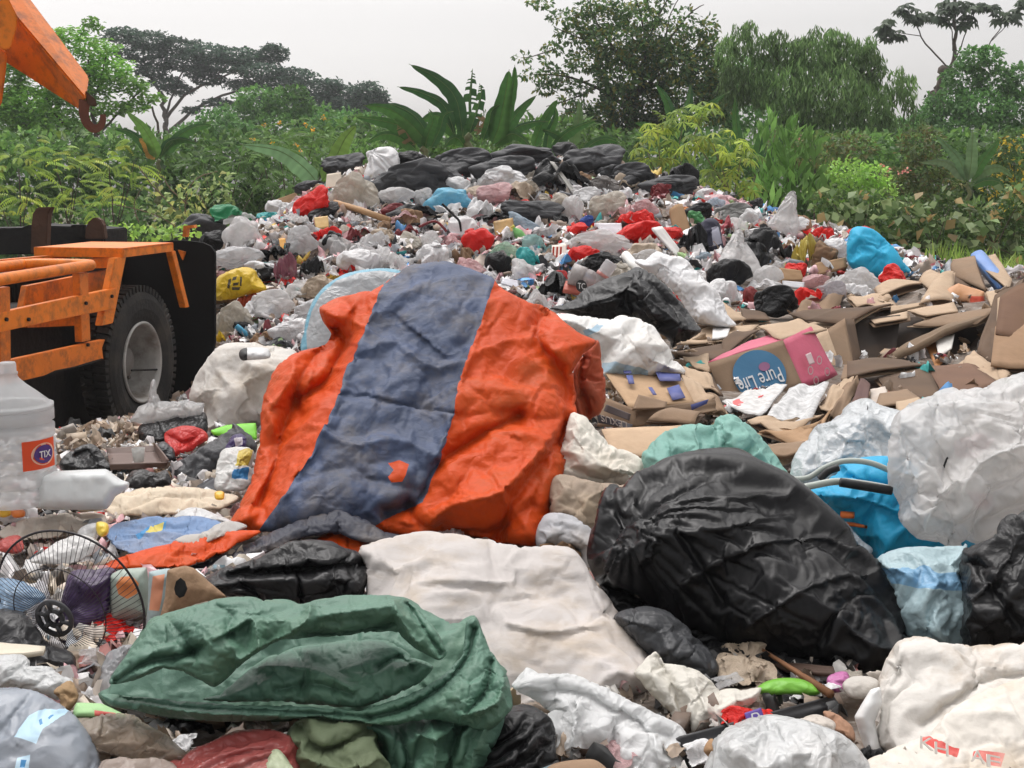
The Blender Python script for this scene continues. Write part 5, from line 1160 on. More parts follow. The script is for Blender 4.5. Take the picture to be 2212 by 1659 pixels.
def empty_parent(o): return o
def bar_root(o): return o
def puffs_right():
    FB = film((.015, .36, .62), rough=.5, crease=.2, cscale=5, thin=.05)
    b = puff('carrier_bag', [(1735, 1075), (1760, 1050), (1812, 1022), (1820, 998), (1880, 988), (1960, 1000), (2010, 1060), (2080, 1130), (2095, 1190), (2000, 1205), (1912, 1218), (1880, 1180), (1840, 1140), (1790, 1110)], 4.65, FB, T=.2, lean=.8, nv=2400, seed=30, folds=[([(1815, 1022), (1860, 1040), (1930, 1050)], -.03, 8), ([(1760, 1060), (1860, 1075), (1980, 1120)], .02, 14)])
    tag(b, 'bright blue carrier bag with orange print, under the large milky bag', 'carrier bag')
    TU = mat((.42, .46, .42), .5, .1, name='grey_tube'); BKR = mat((.015, .015, .016), .5, .2, name='black_sleeve')
    def hose(pts, Y, label, sl=None, r=6.5):
        rt = empty('hose', P(*pts[0], Y)); tag(rt, label, 'hose', 'grey tubes on the blue bag')
        s = S(*pts[0], Y)
        t = MB().tube(smooth_path([P(x, y, Y + .012 * i) for i, (x, y) in enumerate(pts)], 6), r * s, 10).build('tube', TU, None, True); adopt(rt, t)
        if sl:
            t = MB().tube(smooth_path([P(x, y, Y - .01) for x, y in sl], 6), r * 1.25 * s, 10).build('sleeve', BKR, None, True); adopt(rt, t)
    hose([(1700, 1036), (1745, 1032), (1782, 1010), (1825, 996), (1880, 1000), (1940, 1024), (1990, 1040)], 4.62, 'upper grey tube looping across the bright blue bag', [(1770, 1036), (1790, 1018), (1812, 1010)])
    hose([(1722, 1056), (1760, 1048), (1810, 1040), (1870, 1046), (1925, 1056)], 4.52, 'lower grey tube with a black foam sleeve on the bright blue bag', [(1815, 1042), (1865, 1050), (1926, 1060)], 8)
    OP = mat((.75, .17, .03), .5, 0, name='orange_print')
    for pts in ([(1816, 1104), (1846, 1106), (1845, 1120), (1815, 1119)], [(1810, 1126), (1842, 1128), (1876, 1136), (1875, 1142), (1840, 1137), (1808, 1134)]):
        q = [P(x, y, 4.62) for x, y in pts]; q = [p - unit(p - np.array((0, 0, 2.))) * .0 for p in q]
        o = puff('print_mark', pts, 4.62, OP, T=.012, nv=40, sim=False, tension=.1, lean=.8); adopt(b, o)
    tag(puff('plastic_bag', [(1812, 1124), (1830, 1132), (1860, 1165), (1882, 1185), (1870, 1200), (1840, 1172), (1818, 1145)], 4.5, clearfilm((.6, .68, .75)), T=.03, nv=300, seed=31), 'small clear scrap below the orange print, between the black and blue bags', 'plastic bag', 'white plastic bags')
    tag(puff('plastic_bag', [(1690, 1030), (1720, 1040), (1740, 1065), (1745, 1090), (1720, 1075), (1690, 1050)], 4.6, clearfilm((.55, .66, .74)), T=.04, nv=300, seed=32), 'small pale blue scrap at the shoulder of the big black bag', 'plastic bag', 'white plastic bags')
    ML = clearfilm((.86, .86, .86), clear=.30, thin=.35, dirt=.2, dcol=(.5, .42, .36), dscale=1.8, crease=.5, cscale=6)
    o = puff('plastic_bag', [(1922, 985), (1930, 920), (1955, 885), (1990, 865), (2060, 850), (2150, 836), (2290, 820), (2310, 1060), (2220, 1110), (2170, 1140), (2130, 1165), (2090, 1150), (2075, 1178), (2030, 1160), (1985, 1156), (1950, 1130), (1950, 1080), (1930, 1040)], 4.35, ML, T=.26, lean=.75, nv=5000, seed=33, lump=.25,
             folds=[([(1960, 890), (1945, 960), (1960, 1020), (1990, 1070)], .04, 14), ([(2040, 860), (2020, 930), (2040, 1000), (2060, 1060)], -.05, 14), ([(2060, 1080), (2000, 1060), (1950, 1080)], -.05, 12), ([(2080, 1060), (2120, 1000), (2212, 960)], .04, 16), ([(2100, 1140), (2140, 1060), (2212, 1020)], -.05, 14), ([(1990, 1140), (2010, 1080), (2060, 1040)], .04, 10)], sim=dict(shrink=-.16, thr=.35, pf=8, frames=20))
    puff('bag_contents', [(1990, 1080), (2010, 980), (2050, 930), (2120, 890), (2250, 870), (2290, 1040), (2180, 1110), (2060, 1130)], 4.5, [film((.7, .64, .58), crease=.5), film((.62, .36, .34))], T=.14, lean=.75, nv=1500, seed=133, facets=[(70, .05), (30, .02)], parent=o, paint=[([(2060, 960), (2110, 930), (2150, 950), (2110, 985), (2070, 985)], 1), ([(2090, 1060), (2140, 1070), (2160, 1100), (2110, 1100)], 1)])
    tag(o, 'large milky translucent bag at the right edge above the bright blue bag', 'plastic bag', 'white plastic bags')
    tag(MB().tube(smooth_path([P(2032, 1050, 4.40), P(2036, 1020, 4.38), P(2046, 990, 4.37), P(2062, 970, 4.40)], 6), .0035, 6).build('cord', BKR), 'thin black cord curling over the milky bag', 'cord')
    # green sack
    GS = woven((.19, .38, .33), dirt=.3, dcol=(.12, .26, .2), rough=.65)
    o = puff('woven_sack', [(1388, 985), (1400, 968), (1428, 942), (1465, 924), (1500, 918), (1536, 922), (1550, 906), (1588, 900), (1625, 925), (1650, 955), (1670, 985), (1700, 1020), (1725, 1062), (1690, 1075), (1600, 1060), (1500, 1050), (1420, 1060), (1395, 1020)], 5.15, GS, T=.2, lean=.8, nv=2600, seed=34, folds=[([(1560, 910), (1570, 960), (1610, 1040)], -.04, 10), ([(1500, 925), (1510, 980), (1500, 1040)], .04, 12), ([(1540, 925), (1545, 990), (1550, 1040)], -.05, 10), ([(1440, 950), (1450, 1000), (1430, 1040)], -.03, 10), ([(1600, 915), (1640, 970), (1690, 1040)], .04, 12)], ridges=[(25, 46, .03)])
    tag(o, 'sea-green cloth sack behind the big black bag', 'sack', 'green sheets and sacks')
    # the green tarpaulin in the foreground
    GT = woven((.095, .19, .14), dirt=.5, dcol=(.06, .12, .06), dscale=2.2, rough=.5, crease=.3, cscale=6, var=.16)
    rt = empty('tarpaulin', P(650, 1640, 3.0)); tag(rt, 'crumpled green tarpaulin lying in the foreground left of the big white sack', 'tarpaulin', 'green sheets and sacks')
    puff('folded_sheet', [(220, 1500), (234, 1482), (262, 1432), (292, 1390), (330, 1342), (380, 1326), (440, 1306), (520, 1291), (585, 1298), (650, 1304), (700, 1298), (760, 1290), (820, 1290), (870, 1294), (915, 1318), (960, 1345), (985, 1352), (1010, 1340), (1028, 1335), (1040, 1362), (1055, 1400), (1072, 1432), (1094, 1450), (1098, 1490), (1104, 1530), (1095, 1560), (1060, 1580), (1000, 1570), (930, 1555), (840, 1568), (760, 1560), (680, 1548), (560, 1556), (440, 1556), (350, 1542), (290, 1530), (240, 1524)], 3.1, GT, T=.05, back=1.5, lean=1.15, nv=3500, rr=.7, lump=.5, seed=35, parent=rt, tension=.4, sim=dict(shrink=-.08, pin=.6, edge=.45, thr=.28, pf=8, goal=.035, bend=.04, frames=16))
    SG = dict(shrink=-.05, pin=.6, edge=.3, thr=.28, pf=9, goal=.05, bend=.02, frames=14, fold=.4)
    puff('upper_fold', [(238, 1476), (262, 1432), (292, 1390), (330, 1342), (380, 1324), (440, 1304), (520, 1289), (585, 1297), (650, 1303), (700, 1296), (760, 1288), (820, 1289), (870, 1293), (905, 1318), (940, 1360), (962, 1408), (945, 1424), (900, 1396), (860, 1366), (800, 1366), (720, 1376), (650, 1376), (590, 1390), (540, 1420), (500, 1452), (463, 1482), (430, 1468), (392, 1450), (352, 1445), (320, 1458), (280, 1472)], 2.88, GT, T=.10, back=.3, lean=1.0, nv=6000, rr=.75, lump=.3, seed=36, parent=rt, tension=.35, facets=[(100, .035), (42, .014), (20, .005)], sim=SG,
         folds=[([(250, 1470), (320, 1430), (400, 1415), (455, 1388), (500, 1368)], -.05, 9), ([(300, 1462), (340, 1440), (365, 1446), (395, 1455)], .04, 9), ([(452, 1390), (500, 1360), (545, 1338), (560, 1400)], .06, 12), ([(670, 1308), (660, 1345), (600, 1385), (520, 1425)], .07, 13), ([(655, 1368), (720, 1370), (790, 1362), (850, 1345)], -.06, 8), ([(700, 1330), (760, 1320), (840, 1310)], .04, 12), ([(880, 1305), (920, 1365), (950, 1410)], -.06, 9), ([(360, 1335), (400, 1380), (420, 1410)], -.03, 10), ([(850, 1300), (870, 1345), (900, 1390)], .05, 9), ([(470, 1310), (500, 1330), (490, 1360)], -.03, 8)])
    puff('middle_fold', [(440, 1512), (480, 1494), (530, 1456), (580, 1420), (634, 1402), (700, 1392), (780, 1384), (840, 1386), (890, 1418), (935, 1440), (905, 1472), (850, 1502), (780, 1526), (700, 1522), (600, 1514), (520, 1516)], 2.93, GT, T=.07, back=.4, lean=1.3, nv=4000, rr=.8, lump=.3, seed=37, parent=rt, tension=.4, facets=[(110, .03), (40, .012), (20, .004)], sim=SG,
         folds=[([(560, 1440), (620, 1440), (700, 1455), (760, 1490)], .035, 12), ([(600, 1490), (680, 1478), (760, 1500)], -.03, 9), ([(860, 1445), (900, 1430), (930, 1438)], .05, 8), ([(820, 1440), (860, 1420), (890, 1440)], -.05, 8), ([(640, 1410), (660, 1450), (650, 1500)], -.02, 9)])
    puff('lower_fold', [(219, 1500), (260, 1502), (330, 1508), (420, 1516), (520, 1523), (620, 1524), (700, 1529), (780, 1534), (850, 1512), (920, 1482), (975, 1442), (1000, 1402), (1008, 1346), (1028, 1334), (1042, 1364), (1058, 1404), (1090, 1450), (1098, 1490), (1104, 1530), (1060, 1575), (1000, 1566), (930, 1553), (840, 1567), (760, 1559), (680, 1549), (560, 1557), (440, 1557), (350, 1543), (290, 1531), (240, 1525)], 2.84, GT, T=.07, back=.6, lean=1.1, nv=6000, rr=.9, lump=.3, seed=38, parent=rt, tension=.35, sim=SG,
         facets=[(90, .03), (38, .013), (20, .005)], folds=[([(260, 1506), (400, 1528), (560, 1536), (700, 1541), (800, 1550)], -.04, 5), ([(300, 1520), (440, 1540), (600, 1544)], .03, 7), ([(800, 1550), (880, 1530), (960, 1480), (1010, 1420), (1024, 1360)], -.06, 8), ([(1060, 1430), (1050, 1490), (1010, 1540)], -.05, 8), ([(1090, 1470), (1070, 1520), (1000, 1545)], .05, 9)])
    puff('hanging_corner', [(770, 1560), (840, 1562), (930, 1550), (1000, 1520), (1060, 1500), (1080, 1520), (1085, 1560), (1060, 1610), (1040, 1660), (1030, 1740), (850, 1740), (840, 1680), (815, 1620)], 2.85, GT, T=.14, lean=.6, nv=2600, seed=36, parent=rt, folds=[([(860, 1570), (880, 1640), (870, 1720)], -.05, 12), ([(930, 1560), (940, 1640), (920, 1720)], .04, 14), ([(1040, 1510), (990, 1580), (960, 1700)], -.08, 14), ([(1000, 1540), (960, 1580), (900, 1590)], .04, 9), ([(1070, 1530), (1030, 1620), (1000, 1720)], .05, 10)], ridges=[(15, 60, .03)])
    puff('lining', [(625, 1590), (660, 1556), (720, 1560), (790, 1566), (820, 1620), (850, 1690), (840, 1740), (700, 1740), (650, 1680), (628, 1630)], 2.8, woven((.15, .19, .11), dirt=.4, dcol=(.08, .09, .04), crease=.3), T=.12, lean=.5, nv=1500, seed=37, parent=rt, folds=[([(650, 1570), (700, 1620), (790, 1580)], -.07, 14), ([(660, 1640), (740, 1660), (820, 1640)], .03, 14)])
    # small things in the gap right of centre
    sc = lambda pts, Y, mt, nm, lb, ct, **k: tag(puff(nm, pts, Y, mt, **dict(dict(T=.03, nv=350, lean=1.0), **k)), lb, ct)
    sc([(1556, 1445), (1580, 1432), (1620, 1434), (1645, 1452), (1640, 1475), (1590, 1478), (1562, 1470)], 3.6, film((.62, .57, .45)), 'food_wrapper', 'cream and yellow wrapper under the big black bag, left of the green plate', 'wrapper', seed=41)
    sc([(1636, 1486), (1660, 1470), (1700, 1464), (1740, 1470), (1772, 1492), (1760, 1502), (1700, 1500), (1650, 1502)], 3.35, film((.2, .5, .06), crease=.2), 'plate', 'bright green plastic plate under the thin stick', 'plate', seed=42, sim=False)
    sc([(1787, 1470), (1800, 1456), (1826, 1452), (1834, 1470), (1822, 1490), (1800, 1494)], 3.4, film((.55, .18, .4)), 'cloth_scrap', 'small pink cloth scrap beside the green plate', 'cloth', seed=43)
    sc([(1820, 1478), (1840, 1462), (1880, 1462), (1900, 1476), (1890, 1505), (1850, 1510), (1828, 1500)], 3.25, mat((.5, .47, .43), .8, .4, 40, .1, dirt=.4, name='grey_foam'), 'foam_block', 'grey foam block between the pink scrap and the mud-stained sack', 'foam', seed=44, sim=False)
    sc([(1508, 1412), (1530, 1410), (1548, 1436), (1544, 1456), (1526, 1450)], 3.6, film((.02, .2, .5)), 'food_wrapper', 'small blue wrapper below the flat black plastic flap', 'wrapper', seed=45)
    sc([(1636, 1440), (1650, 1432), (1662, 1440), (1655, 1452), (1640, 1450)], 3.6, film((.62, .52, .45)), 'shell', 'small pale shell at the foot of the big black bag', 'shell', seed=46, sim=False)
    sc([(1540, 1690), (1530, 1640), (1520, 1620), (1540, 1600), (1560, 1640), (1570, 1700)], 2.82, card_mat(), 'paper_scrap', 'brown torn paper beside the smooth translucent bag at the bottom', 'paper', seed=47)
    sc([(1180, 1660), (1260, 1640), (1300, 1650), (1340, 1700), (1340, 1740), (1180, 1740)], 2.7, card_mat((.3, .2, .13)), 'paper_scrap', 'brown board corner under the nearest frayed white sheet', 'paper', seed=48, sim=False)
    sc([(1720, 1560), (1760, 1545), (1800, 1560), (1790, 1585), (1740, 1580)], 3.0, film((.62, .56, .5)), 'paper_scrap', 'crumpled cream paper below the end of the long black bar', 'paper', seed=49)
    sc([(1780, 1540), (1810, 1545), (1840, 1570), (1842, 1600), (1800, 1580)], 3.05, card_mat((.35, .2, .13)), 'paper_scrap', 'reddish brown card scrap left of the white foam board', 'paper', seed=50)
    b = MB(); b.tube([P(1570, 1356, 3.85), P(1680, 1425, 3.6), P(1795, 1500, 3.3)], [.004, .006, .011], 6)
    tag(b.build('stick', mat((.2, .09, .04), .8, .2, name='stick_wood'), None, True), 'thin brown stick leaning from the big black bag to the black bar', 'stick')
    tag(slab([(1640, 1425, 3.7), (1800, 1440, 3.5), (1805, 1455, 3.45), (1700, 1446, 3.55)], mat((.05, .025, .015), .7, .2, name='dark_board'), 'board', th=.01), 'dark brown strip of board under the big black bag, above the green plate', 'board')

def build_left():
    # --- large clear water bottle standing at the left edge
    PL = clearfilm((.66, .67, .68), clear=.42, thin=.3, dirt=.15, crease=.15, cscale=4, rough=.28)
    Y = 4.9; s = S(33, 1000, Y); base = P(33, 1085, Y); top = P(33, 782, Y)
    Ht = top[2] - base[2]; rt = empty('water_bottle', base); tag(rt, 'large ribbed clear water bottle standing at the left edge in front of the truck', 'water bottle')
    r = 90 * s; pr = [(r * .85, 0), (r * .97, .012), (r, .04)]
    for k in range(6):
        z = .10 + k * .095; pr += [(r, z), (r * .925, z + .012), (r * .925, z + .02), (r, z + .032)]
    pr = [(a, z * (Ht / .50) if z > 0 else 0) for a, z in [(q[0], q[1] * .5 / .86) for q in pr]]
    pr += [(r * .995, Ht * .67), (r * .9, Ht * .72), (r * .66, Ht * .78), (r * .4, Ht * .84), (r * .24, Ht * .885), (r * .2, Ht * .91), (r * .22, Ht * .915), (r * .22, Ht * .93), (r * .19, Ht * .935), (r * .19, Ht * .985), (r * .17, Ht)]
    v, f = lathe(pr, 48); o = mesh_obj('body', v, f, PL, rt)
    lab = []
    a0, a1 = R(-58), R(-2); zz0, zz1 = Ht * (1085 - 1002) / 303, Ht * (1085 - 940) / 303
    m = 10; v = [((r * 1.012) * math.cos(a), (r * 1.012) * math.sin(a), z) for z in (zz0, zz1) for a in np.linspace(a0, a1, m)]
    mesh_obj('label', v, [(i, i + 1, m + i + 1, m + i) for i in range(m - 1)], mat((.72, .08, .02), .4, 0, name='orange_label'), rt)
    def on_lab(frac, rr, mt, nm, ry, k):
        c = R(-26); n = 28; vs = []
        for i in range(n):
            t = 2 * math.pi * i / n; a = c + rr * math.cos(t); z = (zz0 + zz1) / 2 + ry * math.sin(t); vs.append((r * k * math.cos(a), r * k * math.sin(a), z))
        mesh_obj(nm, vs, [tuple(range(n))], mt, rt)
    on_lab(0, .36, mat((.8, .5, .35), .4, 0, name='pale_ring'), 'ring', .040, 1.02); on_lab(0, .29, mat((.07, .04, .2), .4, 0, name='purple_disc'), 'emblem', .033, 1.03)
    a = R(-26); c = np.array(base) + np.array((r * 1.04 * math.cos(a), r * 1.04 * math.sin(a), (zz0 + zz1) / 2))
    lettering('TIX', c, (-math.sin(a), math.cos(a), 0), (0, 0, 1), .024, WHITE_INK, rt, width=.052)
    # --- white jug lying on its side
    o = puff('jug', [(77, 1034), (80, 1023), (130, 1017), (228, 1013), (242, 1022), (262, 1036), (281, 1043), (276, 1056), (250, 1072), (230, 1100), (110, 1102), (82, 1096)], 4.85, mat((.74, .77, .77), .35, .05, name='white_plastic', thin=.2, dirt=.15), T=.08, back=1, nv=700, sim=False, tension=.12, lean=.3, lump=.03, rr=.55)
    tag(o, 'white plastic jug lying on its side right of the clear water bottle', 'jug')
    q = lambda nm, pts, Y, mt, lb, ct, g=None, **k: tag(puff(nm, pts, Y, mt, **dict(dict(T=.06, nv=700, lean=1.1), **k)), lb, ct, g)
    BE = woven((.62, .53, .41), dirt=.5, dcol=(.35, .25, .16), rough=.85, crease=.1)
    q('cloth', [(225, 1098), (250, 1075), (300, 1058), (360, 1052), (430, 1056), (490, 1066), (512, 1078), (480, 1095), (420, 1105), (340, 1112), (270, 1114), (232, 1106)], 5.1, BE, 'cream cloth spread on the ground right of the white jug', 'cloth', 'cloths on the ground at the left', seed=60, T=.03, lean=2.6, nv=1300, ridges=[(75, 26, .012)])
    q('cloth', [(140, 1085), (160, 1070), (195, 1068), (230, 1085), (220, 1100), (180, 1104), (152, 1098)], 4.95, [BE, mat((.04, .035, .03), .9, .2, name='burnt')], 'small beige cloth with a blackened end below the white jug', 'cloth', 'cloths on the ground at the left', seed=61, T=.03, nv=500, paint=[([(130, 1060), (165, 1070), (170, 1110), (130, 1110)], 1)])
    q('cloth', [(0, 1150), (40, 1128), (110, 1116), (190, 1108), (225, 1116), (215, 1140), (150, 1156), (80, 1164), (20, 1166)], 4.75, woven((.55, .49, .43), dirt=.5), 'greyish flat cloth at the left edge below the small beige one', 'cloth', 'cloths on the ground at the left', seed=62, T=.025, lean=2.6, nv=900, ridges=[(80, 22, .01)])
    bl = q('cloth', [(236, 1150), (255, 1134), (320, 1122), (420, 1116), (478, 1132), (440, 1160), (400, 1180), (330, 1196), (270, 1192), (240, 1170)], 4.55, [woven((.16, .25, .42), dirt=.4), mat((.6, .5, .12), .7, 0, name='yellow_print'), mat((.06, .25, .5), .7, 0, name='blue_print')], 'faded blue cloth with a yellow emblem, left of the tarpaulin', 'cloth', 'cloths on the ground at the left', seed=63, T=.02, lean=2.6, nv=2200, paint=[([(295, 1157), (315, 1142), (360, 1132), (356, 1144), (320, 1156), (300, 1164)], 2), ([(315, 1150), (325, 1140), (355, 1134), (350, 1145), (322, 1156)], 1)], sim=dict(frames=10))
    q('plastic_bag', [(378, 1124), (392, 1104), (420, 1096), (470, 1112), (500, 1128), (470, 1136), (420, 1140)], 4.9, film((.66, .66, .66)), 'thin white bag between the cream cloth and the faded blue cloth', 'plastic bag', 'white plastic bags', seed=64, T=.05)
    q('glove', [(380, 1170), (400, 1158), (440, 1150), (470, 1134), (500, 1128), (530, 1136), (510, 1150), (470, 1164), (420, 1178)], 4.6, woven((.42, .4, .38)), 'grey work glove lying where the orange hem begins', 'glove', seed=65, T=.03, nv=500, lean=2)
    q('plastic_bag', [(70, 1215), (95, 1190), (130, 1168), (175, 1156), (210, 1170), (200, 1195), (150, 1215)], 4.4, film((.68, .67, .66)), 'crumpled white bag behind the top of the fan guard', 'plastic bag', 'white plastic bags', seed=66, T=.05)
    q('cup', [(0, 1172), (20, 1160), (42, 1160), (50, 1185), (30, 1195), (0, 1190)], 4.5, film((.45, .08, .07)), 'crushed red cup at the left edge above the fan guard', 'cup', seed=67, T=.04, nv=300)
    q('plastic_stopper', [(-4, 1100), (10, 1092), (22, 1098), (24, 1112), (8, 1118), (-4, 1114)], 4.9, mat((.7, .42, .04), .4, 0, name='yellow_cap'), 'yellow bottle cap at the left edge below the clear water bottle', 'bottle cap', 'bottle caps', sim=False, nv=90, T=.02)
    q('plastic_stopper', [(24, 1104), (40, 1098), (54, 1104), (52, 1116), (30, 1118)], 4.88, mat((.75, .2, .03), .4, 0, name='orange_cap'), 'orange bottle cap right of the yellow one at the left edge', 'bottle cap', 'bottle caps', sim=False, nv=90, T=.02)
    q('plastic_stopper', [(464, 1064), (474, 1060), (484, 1064), (483, 1078), (470, 1080), (464, 1075)], 4.95, mat((.75, .42, .03), .4, 0, name='yellow_cap'), 'yellow bottle cap on the right end of the cream cloth', 'bottle cap', 'bottle caps', sim=False, nv=90, T=.015)
    b = empty('bottle', P(200, 1150, 4.5)); tag(b, 'short clear bottle with a yellow cap left of the faded blue cloth', 'bottle')
    o = puff('body', [(168, 1148), (185, 1134), (212, 1130), (216, 1150), (205, 1168), (180, 1172), (168, 1164)], 4.5, PL, T=.04, back=1, nv=200, sim=False, parent=b); o = puff('cap', [(208, 1130), (222, 1127), (234, 1134), (234, 1152), (222, 1160), (210, 1152)], 4.48, mat((.7, .5, .05), .4, 0, name='cap_yellow'), T=.03, back=1, nv=150, sim=False, parent=b)
    # --- middle strip before the truck
    q('plastic_sheet', [(284, 908), (300, 880), (320, 868), (326, 830), (334, 820), (340, 850), (350, 866), (400, 868), (438, 872), (430, 900), (380, 905), (330, 918)], 7.0, clearfilm((.6, .6, .6)), 'clear plastic film standing up in a peak before the truck wheel', 'plastic sheet', seed=70, T=.08, nv=1200, tension=.25, lean=.6)
    q('bin_bag', [(298, 935), (310, 915), (350, 905), (400, 900), (440, 892), (446, 930), (420, 950), (380, 952), (345, 962), (310, 955)], 6.9, film((.013, .013, .014), thin=0, crease=.5), 'glossy black bag between the red bag and the dried husks', 'bin bag', 'black bin bags', seed=71, T=.12, nv=1200)
    q('bin_bag', [(330, 978), (350, 955), (372, 968), (376, 990), (358, 1000), (338, 996)], 6.3, film((.03, .032, .036), thin=0, crease=.5), 'small dark grey bag at the end of the brown tray', 'bin bag', 'black bin bags', seed=72, T=.05, nv=400)
    q('plastic_bag', [(357, 950), (368, 930), (390, 920), (420, 922), (442, 934), (446, 950), (425, 965), (395, 985), (375, 990), (362, 975)], 6.5, film((.62, .035, .03), thin=.25), 'bright red bag left of the lime green sheet', 'plastic bag', seed=73, T=.12, nv=1000, folds=[([(370, 945), (400, 955), (430, 940)], -.03, 8)])
    q('plastic_sheet', [(455, 930), (490, 918), (552, 914), (554, 950), (520, 945), (462, 940)], 6.6, mat((.25, .72, .06), .5, .1, name='lime_plastic', thin=.2), 'lime green plastic sheet peeping out left of the tarpaulin', 'plastic sheet', seed=74, T=.02, nv=250, sim=False, tension=.15)
    q('bin_bag', [(366, 1014), (420, 976), (470, 945), (500, 924), (508, 915), (540, 940), (552, 962), (545, 980), (500, 1000), (450, 1030), (430, 1042), (398, 1042)], 5.95, film((.045, .046, .05), thin=0, crease=.2, rough=.5), 'long dark grey plastic roll lying beside the left foot of the tarpaulin', 'bin bag', 'black bin bags', seed=75, T=.07, nv=1200, tension=.3, lean=.9, sim=dict(frames=10))
    TR = mat((.13, .085, .07), .6, .1, name='brown_plastic')
    t = empty('tray', P(300, 1000, 6.1)); tag(t, 'brown rectangular plastic tray with a small cup in it, before the red bag', 'tray')
    for nm, pts in (('base', [(238, 1012, 5.95), (355, 1008, 5.98), (335, 975, 6.3), (232, 980, 6.3)]), ('back_wall', [(232, 982, 6.3), (335, 975, 6.3), (332, 962, 6.34), (228, 968, 6.34)]), ('end_wall', [(335, 976, 6.3), (356, 1008, 5.98), (362, 994, 5.97), (334, 958, 6.33)]), ('front_wall', [(238, 1013, 5.93), (357, 1009, 5.95), (360, 1000, 5.93), (236, 1004, 5.92)])):
        slab(pts, TR, nm, t, th=.008, wob=.002)
    cu = mesh_obj('cup', *lathe([(.022, 0), (.03, .06), (.027, .06), (.02, .005)], 18), clearfilm((.6, .6, .58))); cu.location = P(300, 1003, 6.0) + np.array((0, 0, .012)); tag(cu, 'tiny clear cup standing in the brown tray', 'cup')
    q('bin_bag', [(128, 1005), (140, 985), (165, 968), (195, 960), (215, 972), (228, 995), (245, 1015), (200, 1020), (150, 1018)], 6.0, film((.014, .014, .015), thin=0), 'black plastic hood with a folded rim between the clear bottle and the brown tray', 'bin bag', 'black bin bags', seed=76, T=.1, nv=900, folds=[([(165, 985), (190, 978), (205, 995)], -.06, 9)])
    q('bin_bag', [(270, 1045), (285, 1020), (310, 1015), (335, 1022), (360, 1018), (366, 1045), (330, 1054), (295, 1056)], 5.5, film((.016, .015, .015), thin=0, crease=.5), 'black crumpled bag right behind the neck of the white jug', 'bin bag', 'black bin bags', seed=77, T=.06, nv=600)
    q('food_pack', [(466, 1052), (470, 1010), (480, 978), (505, 968), (542, 972), (548, 1000), (536, 1050), (500, 1062)], 5.45, [film((.68, .68, .66)), film((.65, .5, .08)), film((.05, .25, .55))], 'white, yellow and blue soft pack against the left edge of the tarpaulin', 'food pack', seed=78, T=.07, nv=1000, paint=[([(516, 975), (545, 970), (540, 1010), (508, 1006)], 1), ([(505, 1014), (538, 1012), (534, 1036), (500, 1032)], 2)])
    q('food_pack', [(486, 972), (500, 945), (520, 938), (532, 950), (528, 972), (505, 975)], 5.9, [film((.05, .03, .12)), film((.6, .55, .6))], 'small dark purple pack above the white, yellow and blue one', 'food pack', seed=79, T=.04, nv=500, paint=[([(506, 950), (522, 946), (524, 960), (508, 963)], 1)])
    q('paper_roll', [(516, 766), (522, 754), (545, 750), (575, 752), (584, 762), (580, 774), (540, 778), (522, 778)], 7.25, [film((.7, .7, .7), crease=.1), mat((.02, .02, .02), .6, 0, name='black_end')], 'white roll with a black end lying on the dirty white sack', 'roll', T=.06, nv=300, sim=False, paint=[([(512, 750), (534, 752), (534, 780), (512, 780)], 1)], back=1)
    # --- standing behind the fan guard
    gd = empty('fan_guard', P(150, 1430, 3.75)); tag(gd, 'round black wire fan guard standing at the left edge', 'fan guard')
    C = P(152, 1303, 3.75); n = unit(np.array((-.22, -.93, -.2))); u = unit(np.cross((0, 0, 1.), -n)); v_ = np.cross(u, n) * -1
    if v_[2] < 0: v_ = -v_
    Rg = .225; hh = .085
    pt = lambda r, a: C + (u * math.cos(a) + v_ * math.sin(a)) * r * Rg + n * hh * (1 - r ** 2.4)
    WI = mat((.03, .026, .03), .45, 0, name='guard_wire', metal=.3)
    w = MB()
    for k in range(84):
        a = 2 * math.pi * k / 84; w.tube([pt(r_, a + .35 * (1 - r_)) for r_ in (.26, .5, .75, .92, 1.0)], .0009, 4)
    w.build('wire_cage', WI, None, True); adopt(gd, bpy.context.scene.objects['wire_cage'])
    for r_, nm, t_ in ((1.0, 'rim', .0035), (.62, 'inner_ring', .0017)):
        o = MB().tube([pt(r_, 2 * math.pi * k / 60) for k in range(61)], t_, 6).build(nm, WI, None, True); adopt(gd, o)
    hb = MB()
    ring = lambda r0, r1, d: [[C + (u * math.cos(2 * math.pi * k / 32) + v_ * math.sin(2 * math.pi * k / 32)) * r * Rg + n * (hh + d) for k in range(32)] for r in (r0, r1)]
    HB = mat((.05, .05, .055), .5, .1, name='guard_hub')
    for r0, r1 in ((.25, .2), (.13, .08)):
        a, b = ring(r0, r1, .004); c_, d_ = ring(r0, r1, -.006)
        hb.add((a + b + c_ + d_, [(i, (i + 1) % 32, 32 + (i + 1) % 32, 32 + i) for i in range(32)] + [(64 + i, 96 + i, 96 + (i + 1) % 32, 64 + (i + 1) % 32) for i in range(32)] + [(i, 64 + i, 64 + (i + 1) % 32, (i + 1) % 32) for i in range(32)]))
    for k in range(6):
        a = k * math.pi / 3 + .3; p0 = C + (u * math.cos(a) + v_ * math.sin(a)) * .1 * Rg + n * hh; p1 = C + (u * math.cos(a) + v_ * math.sin(a)) * .23 * Rg + n * hh; hb.tube([p0, p1], .007, 6)
    o = hb.build('hub', HB, None, True); adopt(gd, o)
    q('plastic_sack', [(152, 1245), (200, 1232), (240, 1232), (248, 1260), (240, 1330), (225, 1390), (205, 1430), (150, 1440), (120, 1400), (130, 1320)], 3.95, film((.045, .02, .075), crease=.3, thin=0, var=.5, vscale=12), 'dark purple plastic sack seen through the fan guard', 'sack', seed=80, T=.1, nv=1200, lean=.35)
